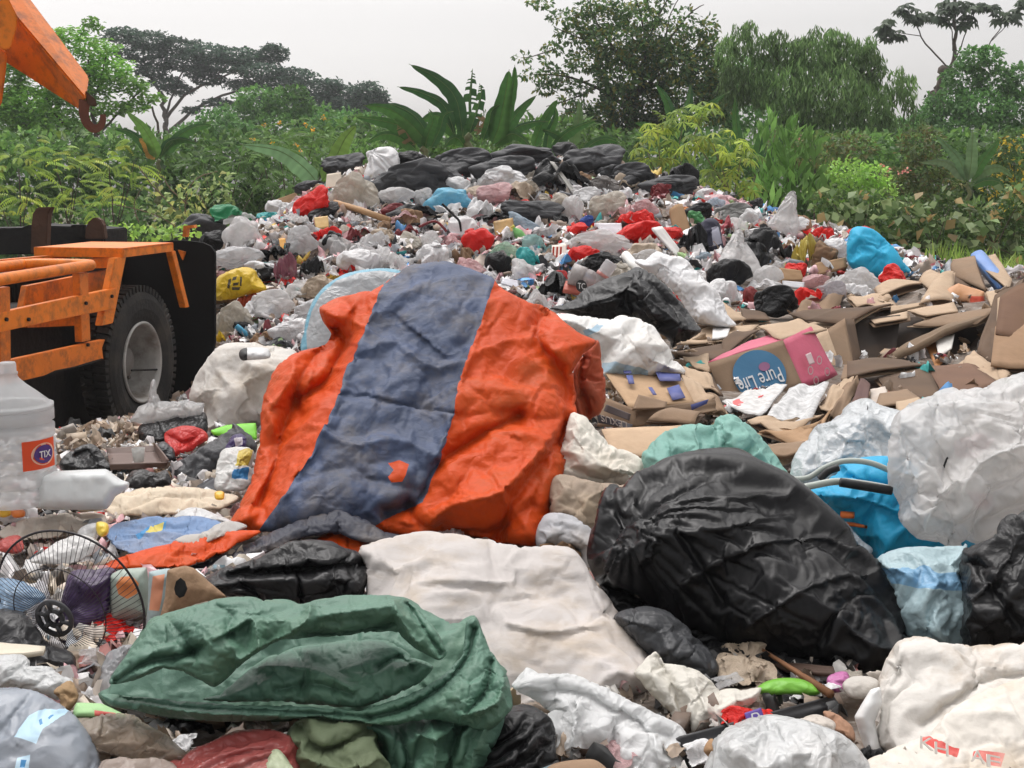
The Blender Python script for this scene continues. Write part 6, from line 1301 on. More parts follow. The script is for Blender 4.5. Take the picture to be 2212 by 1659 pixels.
    cb = q('carton', [(236, 1245), (262, 1230), (316, 1226), (322, 1270), (318, 1330), (300, 1340), (240, 1340)], 3.95, [mat((.32, .38, .33), .5, .2, dirt=.4, name='printed_card'), mat((.62, .2, .06), .6, 0, name='orange_disc')], 'grey-green printed carton with an orange disc behind the right side of the fan guard', 'carton', T=.05, nv=900, sim=False, tension=.12, lean=.3, paint=[([(250, 1262), (262, 1246), (285, 1244), (300, 1260), (296, 1282), (275, 1294), (256, 1284)], 1)])
    q('carton', [(322, 1236), (360, 1228), (380, 1232), (372, 1280), (356, 1345), (316, 1350), (320, 1300)], 3.85, [mat((.33, .42, .43), .6, .2, dirt=.4, name='blue_card'), mat((.6, .25, .14), .6, 0, name='orange_band')], 'pale blue carton with an orange band between the fan guard and the rusty plate', 'carton', T=.04, nv=700, sim=False, tension=.12, lean=.3, paint=[([(330, 1245), (356, 1240), (350, 1290), (344, 1320), (322, 1318), (326, 1280)], 1)])
    rp = q('rusty_plate', [(362, 1232), (400, 1222), (420, 1228), (450, 1255), (490, 1290), (440, 1300), (390, 1316), (352, 1350), (344, 1340), (356, 1290)], 3.7, [mat((.3, .19, .11), .8, .5, 22, .3, 6, dirt=.8, dcol=(.13, .06, .03), dscale=7, name='rusty_sheet'), mat((.004, .004, .004), .9, 0, name='dark_hole')], 'rusty tin plate with a dark hole behind the green tarpaulin', 'metal plate', T=.03, nv=1400, sim=False, tension=.15, lean=.4, paint=[([(376, 1272), (380, 1256), (390, 1248), (400, 1256), (405, 1272), (398, 1288), (388, 1292), (379, 1284)], 1)])
    q('plastic_bag', [(-10, 1260), (20, 1250), (60, 1262), (95, 1290), (70, 1310), (30, 1325), (-10, 1330)], 3.8, clearfilm((.3, .45, .62), clear=.1), 'pale blue bag behind the left part of the fan guard', 'plastic bag', seed=81, T=.06, nv=700)
    q('plastic_bag', [(60, 1310), (75, 1270), (95, 1260), (110, 1300), (120, 1350), (105, 1400), (70, 1390)], 3.85, clearfilm((.6, .6, .63)), 'thin white bag left of the purple sack behind the fan guard', 'plastic bag', 'white plastic bags', seed=82, T=.04, nv=500, ridges=[(20, 22, .015)])
    q('bin_bag', [(-10, 1330), (40, 1322), (80, 1350), (120, 1390), (160, 1420), (150, 1460), (80, 1455), (-10, 1410)], 3.55, film((.02, .02, .022), thin=0), 'dull black bag below the hub of the fan guard', 'bin bag', 'black bin bags', seed=83, T=.06, nv=700)
    q('plastic_bag', [(215, 1475), (230, 1420), (262, 1400), (300, 1390), (280, 1420), (262, 1460), (250, 1500), (225, 1510)], 3.35, clearfilm((.42, .43, .45)), 'grey bag between the fan guard and the green tarpaulin', 'plastic bag', seed=84, T=.04, nv=500)
    tag(slab([(-20, 1386, 3.5), (98, 1396, 3.42), (94, 1406, 3.38), (-20, 1416, 3.32)], mat((.58, .52, .42), .8, .2, name='pale_board'), 'board', th=.012), 'pale board end at the left edge below the fan guard', 'board')
    q('plastic_sheet', [(-10, 1425), (40, 1415), (62, 1425), (70, 1440), (110, 1445), (160, 1485), (150, 1510), (100, 1500), (30, 1485), (-10, 1480)], 3.2, film((.6, .61, .61), crease=.6), 'crumpled white and pale blue wrapping above the lying blue bottle', 'plastic sheet', seed=85, T=.05, nv=900, ridges=[(60, 30, .015)])
    q('paper_scrap', [(118, 1492), (150, 1472), (168, 1500), (155, 1530), (138, 1535), (128, 1510)], 3.1, card_mat((.33, .22, .12)), 'torn brown paper beside the shoulder of the lying blue bottle', 'paper', seed=86, T=.04, nv=400)
    # lying water bottle at the bottom left
    bt = empty('water_bottle', P(60, 1640, 2.75)); tag(bt, 'large grey-blue water bottle lying in the bottom left corner with pale blue labels', 'water bottle')
    LBm = mat((.42, .62, .76), .5, 0, dirt=.3, dcol=(.7, .72, .74), name='pale_blue_label'); CAPm = mat((.05, .22, .45), .5, 0, name='label_ink')
    puff('body', [(-60, 1500), (0, 1486), (60, 1490), (110, 1510), (160, 1545), (195, 1590), (215, 1640), (230, 1740), (-80, 1760)], 2.75, [clearfilm((.36, .40, .46), clear=.08, thin=.25, dirt=.15, crease=.25, cscale=5, rough=.25), LBm, CAPm], T=.13, back=1, nv=2600, parent=bt, lean=.7, seed=87, sim=dict(shrink=-.04, frames=10, edge=.7),
         paint=[([(30, 1592), (62, 1550), (98, 1530), (150, 1536), (118, 1556), (92, 1578), (78, 1610)], 1), ([(36, 1634), (64, 1630), (60, 1668), (30, 1668)], 1), ([(84, 1556), (90, 1552), (92, 1566), (86, 1570)], 2), ([(104, 1548), (116, 1542), (116, 1546), (106, 1553)], 2), ([(44, 1640), (56, 1640), (52, 1656), (42, 1656)], 2)])
    q('carton', [(158, 1536), (166, 1518), (220, 1520), (272, 1545), (268, 1556), (220, 1552), (162, 1550)], 2.95, [mat((.33, .55, .25), .6, .1, name='green_card'), mat((.6, .12, .1), .6, 0, name='red_print2')], 'small light green carton with a red mark under the green tarpaulin', 'carton', T=.03, nv=500, sim=False, tension=.15, paint=[([(204, 1534), (250, 1540), (248, 1550), (204, 1546)], 1)])
    q('plastic_bag', [(150, 1580), (160, 1555), (210, 1550), (280, 1545), (310, 1560), (350, 1590), (400, 1625), (380, 1645), (300, 1640), (230, 1620), (180, 1600)], 2.85, clearfilm((.5, .42, .34), dirt=.6, dcol=(.28, .16, .08)), 'muddy translucent bag below the green tarpaulin at the bottom left', 'plastic bag', seed=88, T=.08, nv=1400, ridges=[(70, 40, .02)])
    q('plastic_bag', [(370, 1655), (400, 1630), (450, 1605), (520, 1580), (590, 1585), (640, 1610), (650, 1670), (640, 1740), (400, 1740)], 2.7, clearfilm((.5, .12, .11), clear=.1, dirt=.4, dcol=(.55, .42, .36)), 'red translucent bag at the bottom edge under the green tarpaulin', 'plastic bag', seed=89, T=.08, nv=1600, ridges=[(60, 40, .02)])
    q('plastic_bag', [(220, 1650), (300, 1640), (380, 1660), (400, 1740), (230, 1740)], 2.65, clearfilm((.6, .5, .44)), 'pinkish thin bag at the bottom edge left of the red translucent bag', 'plastic bag', seed=90, T=.06, nv=700)
    q('food_wrapper', [(560, 1690), (580, 1640), (600, 1625), (625, 1650), (650, 1700), (640, 1740), (560, 1740)], 2.62, film((.5, .56, .38)), 'pale green wrapper at the bottom edge left of the olive lining', 'wrapper', seed=91, T=.04, nv=500)

# ------------------------------------------------------------------ the heap: bags, packets and bottles lying on it
LM = []                                             # landmarks (short phrase, x, y) used to word the labels of the many small ones
CW = film((.80, .795, .80)); CC = clearfilm((.82, .81, .81)); CG = clearfilm((.7, .7, .71)); CR = film((.78, .014, .008), thin=.25)
CB = film((.009, .009, .01), thin=0, rough=.34, spec=.22); CB2 = film((.045, .046, .05), thin=0, rough=.55, crease=.25); CP_ = clearfilm((.75, .48, .49), clear=.1); CCR = clearfilm((.6, .55, .47), clear=.1)
CBE = film((.5, .4, .3)); CM = film((.22, .03, .035)); CBL = clearfilm((.22, .6, .8), clear=.05); CTE = film((.05, .42, .42), thin=.2); CY = film((.68, .46, .02), crease=.2, thin=.15)
HBROWN = card_mat((.36, .23, .13))
_N = [0]
def heap(px, py, w, h, mt, label, proto='bag0', name='plastic_bag', cat='plastic bag', lm=None, roll=0, rz=None, dp=.8, group='bags on the rubbish heap', dY=0.0, pitch=0):
    _N[0] += 1; rs = random.Random(_N[0] * 31)
    Y = hitY(px, min(py + h * .32, 1600)) + dY - .10
    s = S(px, py, Y); c = P(px, py, Y)
    o = inst(name, proto, c, (w * s * 1.12, max(w, h) * s * dp, h * s * 1.12), (R(pitch), R(roll), R(rs.uniform(-20, 20) if rz is None else rz)), mt)
    tag(o, label, cat, group)
    if lm: LM.append((lm, px, py))
    return o
def bottle_mesh(name, a, b, Y, wpx, mt, parent, cap=None, cmt=None):
    """bottle lying from a to b in picture units"""
    pa, pb = P(*a, Y), P(*b, Y); L_ = np.linalg.norm(pb - pa); r = wpx * S(*a, Y) / 2
    pr = [(r * .8, 0), (r, L_ * .05), (r * .94, L_ * .12), (r, L_ * .18), (r, L_ * .4), (r * .93, L_ * .45), (r, L_ * .5), (r * .98, L_ * .66), (r * .6, L_ * .82), (r * .34, L_ * .9), (r * .34, L_)]
    v, f = lathe(pr, 18); q = Vector(pb - pa).to_track_quat('Z', 'Y').to_matrix(); v = [tuple(np.array(q @ Vector(p)) + pa - np.array(parent.location)) for p in v]
    o = mesh_obj(name, v, f, mt, parent)
    if cmt:
        v, f = lathe([(r * .4, L_ * .955), (r * .4, L_ * 1.05), (r * .34, L_ * 1.06)], 14); v = [tuple(np.array(q @ Vector(p)) + pa - np.array(parent.location)) for p in v]; mesh_obj('cap', v, f, cmt, parent)
    return o
def bottle(label, a, b, wpx, mt, cmt=None, band=None, lm=None, Y=None):
    Y = Y or hitY((a[0] + b[0]) / 2, (a[1] + b[1]) / 2 + wpx * .3) - .03
    rt = empty('bottle', P(*a, Y)); tag(rt, label, 'bottle', 'bottles on the rubbish heap')
    bottle_mesh('body', a, b, Y, wpx, mt, rt, cmt=cmt)
    if band:
        m = lambda t: (a[0] * (1 - t) + b[0] * t, a[1] * (1 - t) + b[1] * t)
        pa, pb = P(*m(band[0]), Y), P(*m(band[1]), Y)
        o = MB().tube([pa, pb], wpx * S(*a, Y) / 2 * 1.03, 18).build('label', band[2], None, True); adopt(rt, o)
    if lm: LM.append((lm, a[0], a[1]))
    return rt
def box_on(px4, Y, mt, label, cat='carton', name='carton', th=.05, lm=None, group='packets on the rubbish heap', **k):
    o = slab([(x, y, Y + (max(q[1] for q in px4) - y) * .004) for x, y in px4], mt, name, None, th=th, **dict(dict(wob=.01), **k)); tag(o, label, cat, group)
    if lm: LM.append((lm, px4[0][0], px4[0][1]))
    return o
def build_heap():
    H_ = heap; bg_ = dict(name='bin_bag', cat='bin bag', group='black bags on the crest')
    # black bags along the crest
    H_(748, 356, 92, 48, CB2, 'pointed black bag at the left end of the crest', 'bag1', **bg_)
    H_(886, 350, 66, 44, CB, 'small black bag between the white knotted bag and the broad grey-black one', 'bag3', **bg_)
    H_(905, 388, 212, 84, CB2, 'broad grey-black bag with folds below the white knotted bag', 'bag2', dp=.5, **bg_)
    H_(672, 406, 66, 30, CB2, 'flat grey bag at the left shoulder of the heap beside the foam box', 'bag4', **bg_)
    H_(1008, 352, 136, 60, CB2, 'rounded grey bag in the centre of the crest, below the banana stems', 'bag5', rz=0, **bg_)
    H_(1085, 368, 130, 58, CB2, 'grey bag behind the big white wedge-shaped bag', 'bag6', rz=0, **bg_)
    H_(1135, 337, 150, 46, CB2, 'flat dark bag carrying the white paper on the crest', 'bag0', rz=0, **bg_)
    H_(1205, 375, 120, 60, CB, 'torn black bag behind the white strip on the crest', 'sheet1', **bg_)
    H_(1232, 325, 70, 34, CB, 'black bag with a ragged top at the highest point of the heap', 'sheet2', **bg_)
    H_(1282, 348, 120, 66, CB2, 'creased dark bag right of the highest point of the heap', 'bag1', rz=0, **bg_)
    H_(1365, 380, 96, 54, CB2, 'smooth grey bag on the right slope of the crest', 'bag5', rz=0, **bg_)
    H_(1322, 374, 60, 34, CB2, 'small grey bag under the creased dark one on the crest', 'bag4', **bg_)
    H_(1440, 402, 120, 44, CB2, 'flat grey bag in front of the ragged black bag at the right', 'bag6', rz=0, **bg_)
    H_(1466, 384, 86, 58, CB, 'ragged black bag at the right end of the crest under the cassava leaves', 'sheet0', lm='the ragged black bag at the right end of the crest', **bg_)
    H_(1302, 398, 70, 34, film((.16, .145, .135), thin=.1), 'brownish grey bag in the centre right below the crest', 'bag2', lm='the brownish grey bag')
    H_(440, 500, 120, 70, CB2, 'large grey-black bag at the far left foot of the heap behind the truck flap', 'bag0', **bg_)
    H_(470, 525, 70, 50, CB, 'dark bag under the large grey one at the far left foot of the heap', 'bag3', **bg_)
    H_(1149, 458, 124, 52, CB2, 'long black bag lying across the middle of the heap', 'bag1', rz=0, dp=.5, lm='the long black bag in the middle', roll=8, **bg_)
    H_(1072, 470, 80, 26, CB, 'flat black scrap left of the long black bag', 'sheet3', **bg_)
    H_(573, 588, 46, 38, CB, 'black knotted bag right of the yellow bag', 'tied1', **bg_)
    H_(672, 577, 54, 46, CB, 'black bag above the clumped beige bags, left half of the heap', 'sheet4', lm='the black bag in the left half', **bg_)
    H_(1076, 568, 54, 44, CB, 'black bag straight above the top edge of the tarpaulin', 'bag3', lm='the black bag above the tarpaulin', **bg_)
    H_(1300, 566, 92, 44, CB, 'black bag right of the two red bags above the striped bottle', 'bag2', lm='the black bag above the striped bottle', **bg_)
    H_(1576, 597, 90, 70, CB, 'black bag with a crinkled side right of the big white sheet', 'bag4', lm='the crinkled black bag at the right', **bg_)
    H_(1506, 460, 58, 42, CB, 'small black bag left of the grey cylinder-shaped one', 'bag6', **bg_)
    H_(1590, 462, 80, 44, film((.2, .2, .19), thin=.1), 'grey cylinder-shaped bag at the upper right of the heap', 'bag5', rz=0, lm='the grey cylinder-shaped bag')
    H_(1632, 446, 28, 34, CB, 'round black end of rolled plastic beside the grey cylinder-shaped bag', 'bag1', **bg_)
    H_(1665, 528, 84, 66, CB, 'heap of black film right of the dark backpack', 'sheet2', lm='the black film right of the backpack', **bg_)
    H_(1500, 520, 60, 70, CB, 'dark sheet between the teal scrap and the dark backpack', 'sheet0', **bg_)
    H_(890, 455, 120, 36, CB, 'dark film behind the end of the bamboo pole', 'sheet1', **bg_)
    H_(560, 475, 50, 26, CB, 'small black scrap above the round translucent bag', 'sheet3', **bg_)
    H_(720, 520, 50, 40, CB, 'dark bag under the crumpled red cloth', 'bag0', **bg_)
    # light and coloured bags
    H_(763, 418, 106, 84, CCR, 'large pale pinkish bag with a carton inside on the left shoulder', 'bag2', lm='the large pale pinkish bag')
    H_(680, 446, 84, 70, CR, 'bright red bag on the left shoulder of the heap', 'bag1', lm='the bright red bag on the left shoulder', roll=-20)
    H_(598, 449, 46, 32, CW, 'small round white bag left of the bright red bag', 'bag3', lm='the small round white bag')
    H_(640, 452, 40, 34, CW, 'small white bag touching the bright red bag on its left side', 'bag5')
    H_(500, 460, 84, 34, film((.01, .22, .08)), 'dark green crumpled sheet at the left edge of the heap', 'sheet2', name='plastic_sheet', cat='plastic sheet', lm='the dark green sheet')
    H_(526, 506, 80, 70, CC, 'round translucent bag behind the top of the truck flap', 'bag0', lm='the round translucent bag')
    H_(524, 470, 76, 28, CC, 'flat pale bag under the dark green sheet', 'sheet1')
    H_(515, 556, 104, 44, CG, 'greyish translucent bag between the truck flap and the yellow bag', 'bag4', lm='the greyish translucent bag by the truck')
    H_(616, 580, 46, 64, clearfilm((.3, .1, .14), clear=.15), 'wine-coloured translucent bag right of the yellow bag', 'sheet0', lm='the wine-coloured bag')
    H_(776, 565, 90, 50, CW, 'stuffed white bag in the left centre of the heap', 'bag3', lm='the stuffed white bag in the left centre')
    H_(820, 555, 44, 40, CC, 'clear bag against the right side of the stuffed white bag', 'bag1')
    H_(590, 656, 88, 58, CC, 'pale bag pile above the roll on the dirty white sack', 'bag5', lm='the pale bag pile at the lower left')
    H_(533, 652, 60, 38, film((.55, .09, .03)), 'red and orange snack bag under the yellow bag', 'sheet4', name='snack_bag', cat='snack bag', lm='the red snack bag')
    H_(503, 690, 84, 76, CCR, 'beige bag at the lower left foot of the heap beside the truck flap', 'bag2', lm='the beige bag by the truck flap')
    H_(475, 731, 30, 34, CY, 'yellow scrap at the foot of the heap against the truck flap', 'sheet3')
    H_(622, 716, 70, 44, CW, 'white bag just above the dark grey sheet at the left foot', 'bag6')
    H_(612, 742, 78, 24, CB2, 'dark grey sheet at the left foot of the heap', 'sheet1', name='plastic_sheet', cat='plastic sheet')
    H_(856, 425, 80, 38, CC, 'pale translucent bag left of the light blue bundle', 'bag4', lm='the pale bag left of the light blue bundle')
    H_(913, 424, 36, 34, CC, 'small pale bag touching the light blue bundle on its left', 'bag1')
    H_(970, 435, 102, 56, CBL, 'light blue plastic bundle in the upper middle of the heap', 'bag0', rz=0, lm='the light blue bundle', roll=-8)
    H_(846, 457, 50, 34, CM, 'dark red packet at the lower end of the bamboo pole', 'bag6', name='snack_bag', cat='snack bag', lm='the dark red packet')
    H_(1012, 493, 84, 48, CW, 'white folded sheet below the light blue bundle', 'sheet2', name='plastic_sheet', cat='plastic sheet', lm='the white folded sheet')
    H_(988, 402, 54, 38, CW, 'white bag above the light blue bundle', 'bag3')
    H_(1083, 384, 104, 48, CW, 'big white wedge-shaped bag just below the crest', 'bag2', rz=0, lm='the big white wedge-shaped bag')
    H_(1120, 405, 80, 30, clearfilm((.4, .35, .28)), 'brownish clear bag under the big white wedge-shaped bag', 'sheet4')
    H_(1068, 418, 70, 44, CP_, 'pale pink bag between the light blue bundle and the long black bag', 'bag1', lm='the pale pink bag')
    H_(706, 508, 62, 36, CR, 'crumpled red cloth in the left half of the heap', 'sheet0', name='cloth', cat='cloth', lm='the crumpled red cloth')
    H_(766, 508, 36, 34, CM, 'dark red rag right of the crumpled red cloth', 'sheet1', name='cloth', cat='cloth')
    H_(880, 500, 50, 30, CM, 'dark red packet between the bamboo pole and the white folded sheet', 'sheet3', name='snack_bag', cat='snack bag')
    H_(1031, 518, 68, 56, CR, 'red knotted bag in the middle of the heap', 'tied2', roll=-30, lm='the red knotted bag in the middle')
    H_(930, 522, 40, 44, CC, 'clear bag left of the red knotted bag in the middle', 'bag5')
    H_(1142, 564, 62, 42, CTE, 'teal knotted bag above the right half of the tarpaulin', 'tied3', roll=70, lm='the teal knotted bag')
    H_(1160, 528, 60, 40, clearfilm((.3, .5, .48)), 'pale teal film right of the green bottle', 'sheet2')
    H_(1089, 541, 60, 36, clearfilm((.4, .6, .45)), 'pale mint bag left of the teal knotted bag', 'bag2', lm='the pale mint bag')
    H_(1215, 450, 70, 60, CCR, 'cream bag between the long black bag and the clear bag', 'bag0')
    H_(1237, 456, 46, 62, CC, 'upright clear bag right of the long black bag', 'bag3', lm='the upright clear bag')
    H_(1312, 448, 72, 64, CCR, 'round cream translucent bag in the right centre', 'bag1', rz=0, lm='the round cream bag')
    H_(1270, 421, 54, 32, CW, 'white bag above the round cream bag', 'bag5')
    H_(1266, 478, 30, 24, film((.04, .1, .4)), 'small royal blue bag left of the round cream bag', 'bag6', lm='the small royal blue bag')
    H_(1389, 448, 60, 34, CP_, 'pink bag above the large red bag', 'bag2', lm='the pink bag')
    H_(1370, 470, 84, 34, CR, 'red rag right above the large red bag', 'sheet4', name='cloth', cat='cloth')
    H_(1376, 506, 100, 46, CR, 'large red bag in the right centre of the heap', 'bag4', rz=0, roll=-18, lm='the large red bag')
    H_(1290, 522, 140, 50, CC, 'large pale translucent bag left of the large red bag', 'bag2', rz=0, dp=.5, lm='the large pale translucent bag')
    H_(1262, 552, 64, 40, CR, 'red bag above the striped grey bottle', 'bag3', rz=0, lm='the red bag above the striped bottle')
    H_(1199, 606, 52, 40, film((.6, .05, .05), rough=.2), 'shiny red foil pack left of the striped grey bottle', 'bag6', name='snack_bag', cat='snack bag', lm='the shiny red foil pack')
    H_(1400, 560, 60, 40, CC, 'pale bag above the big white sheet', 'bag5')
    H_(1165, 648, 60, 44, CC, 'pale film just behind the right shoulder of the tarpaulin', 'sheet1')
    H_(1452, 503, 38, 32, CTE, 'teal scrap below the brown paper bag', 'sheet0')
    H_(1566, 490, 32, 46, film((.62, .16, .19)), 'coral red scrap right of the dark backpack', 'sheet3')
    H_(1562, 432, 88, 22, film((.66, .4, .42)), 'long pink and white sheet at the upper right of the heap', 'sheet2', name='plastic_sheet', cat='plastic sheet', lm='the long pink and white sheet')
    H_(1525, 420, 44, 24, CW, 'white bag with an orange spot left of the long pink sheet', 'bag4')
    H_(1622, 472, 44, 40, CW, 'white bucket-like bag below the round black roll end', 'bag0', lm='the white bucket-like bag')
    H_(1712, 490, 60, 40, CW, 'white bag at the foot of the sharp translucent peak', 'bag1')
    H_(1772, 506, 60, 40, CR, 'red bag right of the sharp translucent peak', 'sheet4', roll=25, lm='the red bag at the right end')
    H_(1741, 545, 52, 74, film((.6, .48, .1), rough=.3), 'yellow shiny bag under the red bag at the right end', 'sheet0', lm='the yellow shiny bag')
    H_(1808, 538, 62, 44, CW, 'white bag against the left side of the bright blue bundle', 'bag3')
    H_(1851, 605, 92, 54, CC, 'clear bag holding pale bread at the foot of the bright blue bundle', 'bag2', rz=0, lm='the clear bag holding pale bread')
    H_(1742, 638, 60, 40, CR, 'red rag at the left edge of the cardboard', 'sheet2', roll=-35, name='cloth', cat='cloth', lm='the red rag by the cardboard')
    H_(1801, 632, 58, 48, clearfilm((.5, .48, .52)), 'greyish clear bag between the red rag and the clear bag of bread', 'bag5')
    H_(1660, 600, 60, 50, CC, 'clear bag above the black helmet-shaped bundle', 'bag4')
    H_(1920, 600, 50, 26, CW, 'white film at the right foot of the bright blue bundle', 'sheet1')
    H_(1679, 650, 86, 64, CB, 'black helmet-shaped bundle with a grey band left of the cardboard', 'bag5', rz=0, lm='the black helmet-shaped bundle', **bg_)
    H_(1620, 640, 30, 40, film((.3, .05, .05)), 'small dark red packet left of the black helmet-shaped bundle', 'bag3', name='snack_bag', cat='snack bag')
    H_(700, 440, 36, 22, CW, 'white crumple right under the bright red bag on the left shoulder', 'bag0')
    H_(870, 470, 70, 30, CP_, 'pale pink film below the dark red packet', 'sheet3')
    H_(806, 520, 70, 40, CG, 'grey translucent film left of the dark red rag', 'sheet4')
    H_(650, 520, 70, 60, CG, 'greyish bag between the round translucent bag and the crumpled red cloth', 'bag5')
    H_(690, 620, 80, 50, CBE, 'beige clumped bags just behind the blue-edged sheet', 'bag2')
    H_(1480, 600, 60, 50, CG, 'grey film left of the tall pointed translucent bag', 'sheet1')
    # shaped pieces
    for pts, mt, T, lb, lm in (([(1550, 575), (1560, 545), (1578, 515), (1590, 497), (1602, 500), (1612, 525), (1630, 555), (1650, 590), (1630, 606), (1590, 602), (1560, 595)], CC, .14, 'tall pointed translucent bag below the dark backpack', 'the tall pointed translucent bag'),
                           ([(1660, 486), (1678, 455), (1700, 420), (1716, 415), (1722, 450), (1726, 490), (1715, 512), (1685, 500)], CC, .09, 'sharp translucent peak of film at the right end of the heap', 'the sharp translucent peak of film'),
                           ([(788, 384), (794, 350), (792, 332), (806, 324), (826, 318), (846, 320), (862, 338), (860, 362), (846, 384), (815, 390)], CW, .16, 'white knotted bag sitting on the left part of the crest', 'the white knotted bag on the crest')):
        o = puff('plastic_bag', pts, hitY(pts[0][0], max(q[1] for q in pts) - 6) - .1, mt, T=T, nv=1300, seed=111 + len(lb), lean=.4, knots=[(pts[3][0], pts[3][1] + 6, 90, .05, 14)]); tag(o, lb, 'plastic bag', 'bags on the rubbish heap'); LM.append((lm, pts[3][0], pts[3][1] + 30))
    YB = [CY, mat((.05, .04, .02), .6, 0, name='dark_print')]
    o = puff('plastic_bag', [(464, 640), (468, 605), (490, 588), (525, 578), (548, 584), (560, 605), (572, 620), (566, 630), (520, 640), (480, 648)], 12.3, YB, T=.14, nv=1400, seed=101, lean=.5, paint=[([(494, 606), (500, 604), (496, 624), (490, 622)], 1), ([(504, 602), (512, 600), (510, 606), (502, 608)], 1), ([(504, 612), (516, 610), (514, 616), (504, 618)], 1), ([(518, 600), (522, 600), (522, 618), (518, 618)], 1), ([(502, 620), (520, 620), (518, 626), (502, 626)], 1)])
    tag(o, 'bright yellow bag with dark print beside the black truck flap', 'plastic bag', 'bags on the rubbish heap'); LM.append(('the bright yellow bag', 515, 612))
    o = puff('plastic_bag', [(1836, 506), (1850, 492), (1875, 494), (1905, 512), (1932, 540), (1950, 565), (1962, 586), (1930, 596), (1895, 602), (1860, 592), (1836, 570), (1830, 540)], 12.7, film((.03, .45, .72), rough=.5, crease=.1, cscale=3, spec=.2), T=.25, nv=1600, seed=102, lean=.4)
    tag(o, 'bright blue pillow-like bundle at the right end of the heap', 'bundle'); LM.append(('the bright blue bundle at the right', 1895, 550))
    o = puff('bin_bag', [(1193, 668), (1225, 655), (1290, 622), (1340, 598), (1376, 584), (1408, 594), (1440, 618), (1470, 655), (1500, 695), (1512, 715), (1490, 732), (1468, 738), (1452, 750), (1440, 720), (1405, 704), (1350, 690), (1280, 690)], 8.7, film((.01, .01, .011), thin=0, rough=.34, cscale=5, spec=.22, crease=.15), T=.3, nv=3200, seed=103, lean=.7, folds=[([(1376, 588), (1390, 640), (1420, 700)], .06, 12), ([(1376, 588), (1350, 640), (1370, 690)], -.06, 12), ([(1390, 600), (1440, 650), (1480, 720)], -.05, 10), ([(1230, 668), (1320, 640), (1370, 610)], .04, 10)])
    tag(o, 'large peaked black bag behind the right shoulder of the orange tarpaulin', 'bin bag', 'black bin bags')
    o = puff('plastic_sheet', [(1372, 565), (1395, 560), (1420, 545), (1450, 552), (1478, 562), (1510, 592), (1540, 622), (1560, 650), (1572, 680), (1587, 702), (1560, 706), (1520, 700), (1500, 690), (1470, 650), (1440, 615), (1405, 590)], 9.8, woven((.70, .70, .71), dirt=.15, crease=.3), T=.2, nv=2200, seed=104, lean=1.0, ridges=[(120, 60, .02)])
    tag(o, 'big white sheet spread down the heap beside the large peaked black bag', 'plastic sheet'); LM.append(('the big white sheet', 1480, 610))
    o = puff('plastic_sheet', [(655, 760), (657, 715), (668, 670), (690, 632), (725, 603), (770, 586), (820, 580), (862, 586), (880, 610), (850, 640), (760, 700), (720, 780)], 7.6, [clearfilm((.6, .62, .64), clear=.1), film((.2, .45, .58))], T=.1, nv=2200, seed=105, lean=.6, paint=[([(650, 770), (652, 715), (664, 668), (688, 626), (722, 597), (770, 578), (820, 572), (870, 580), (870, 592), (820, 587), (772, 594), (730, 610), (697, 640), (677, 676), (667, 715), (665, 765)], 1)], sim=dict(frames=8, shrink=-.04))
    tag(o, 'round translucent sheet with a pale blue rim behind the left shoulder of the tarpaulin', 'plastic sheet'); LM.append(('the blue-rimmed sheet', 690, 660))
    bk = puff('backpack', [(1510, 495), (1520, 478), (1540, 474), (1552, 486), (1560, 520), (1558, 540), (1530, 546), (1512, 530)], hitY(1535, 540), [mat((.04, .04, .065), .8, .3, 50, .2, name='backpack_cloth'), mat((.4, .4, .48), .7, .1, name='pale_panel')], T=.12, nv=700, seed=106, lean=.3, sim=dict(frames=8), paint=[([(1536, 492), (1550, 490), (1556, 525), (1540, 530)], 1)])
    tag(bk, 'dark grey-violet backpack at the right of the heap', 'backpack'); LM.append(('the dark backpack', 1535, 510))
    a, b = P(723, 438, hitY(723, 452) - .3), P(840, 476, hitY(840, 482) - .22)
    tag(MB().tube([a, (a + b) / 2 + np.array((0, 0, .01)), b], .035, 10).build('bamboo_pole', mat((.42, .25, .12), .6, .2, name='bamboo'), None, True), 'brown bamboo pole sticking out below the large pale pinkish bag', 'pole'); LM.append(('the bamboo pole', 780, 457))
    tag(MB().tube(smooth_path([*[P(x_, y_, hitY(992, 500) - .3) for x_, y_ in ((955, 440), (980, 465), (992, 478), (996, 500))]]), .012, 6).build('strap', CB, None, True), 'black strap curling over the heap below the light blue bundle', 'strap')
    tag(MB().tube(smooth_path([*[P(x_, y_, hitY(940, 500) - .3) for x_, y_ in ((905, 490), (940, 478), (965, 500))]]), .014, 6).build('strap', CM, None, True), 'dark red strap left of the white folded sheet', 'strap')
    tag(MB().tube([P(1352, 552, hitY(1352, 565) - .2), P(1385, 592, hitY(1385, 600) - .2)], .045, 12).build('pipe', mat((.72, .71, .68), .5, .1, name='white_pipe'), None, True), 'short white plastic pipe pointing at the large peaked black bag', 'pipe')
    bottle('green bottle with a yellow cap left of the pale teal film', (1140, 530), (1108, 490), 22, film((.25, .6, .2), rough=.3), mat((.65, .6, .1), .4, 0, name='cap_y'), lm='the green bottle')
    o = bottle('striped grey bottle with a red label lying above the large peaked black bag', (1232, 590), (1300, 615), 46, clearfilm((.5, .47, .47)), None, (.02, .4, mat((.42, .39, .38), .6, .4, 8, name='grey_stripes')), lm='the striped grey bottle', Y=11.3)
    q = [P(x, y, 11.1) for x, y in ((1240, 615), (1290, 620))]
    bx = box_on([(1222, 606), (1296, 616), (1290, 636), (1216, 626)], 11.2, mat((.5, .13, .09), .5, .1, name='red_label_card'), 'red and white printed pack under the striped grey bottle', th=.04)
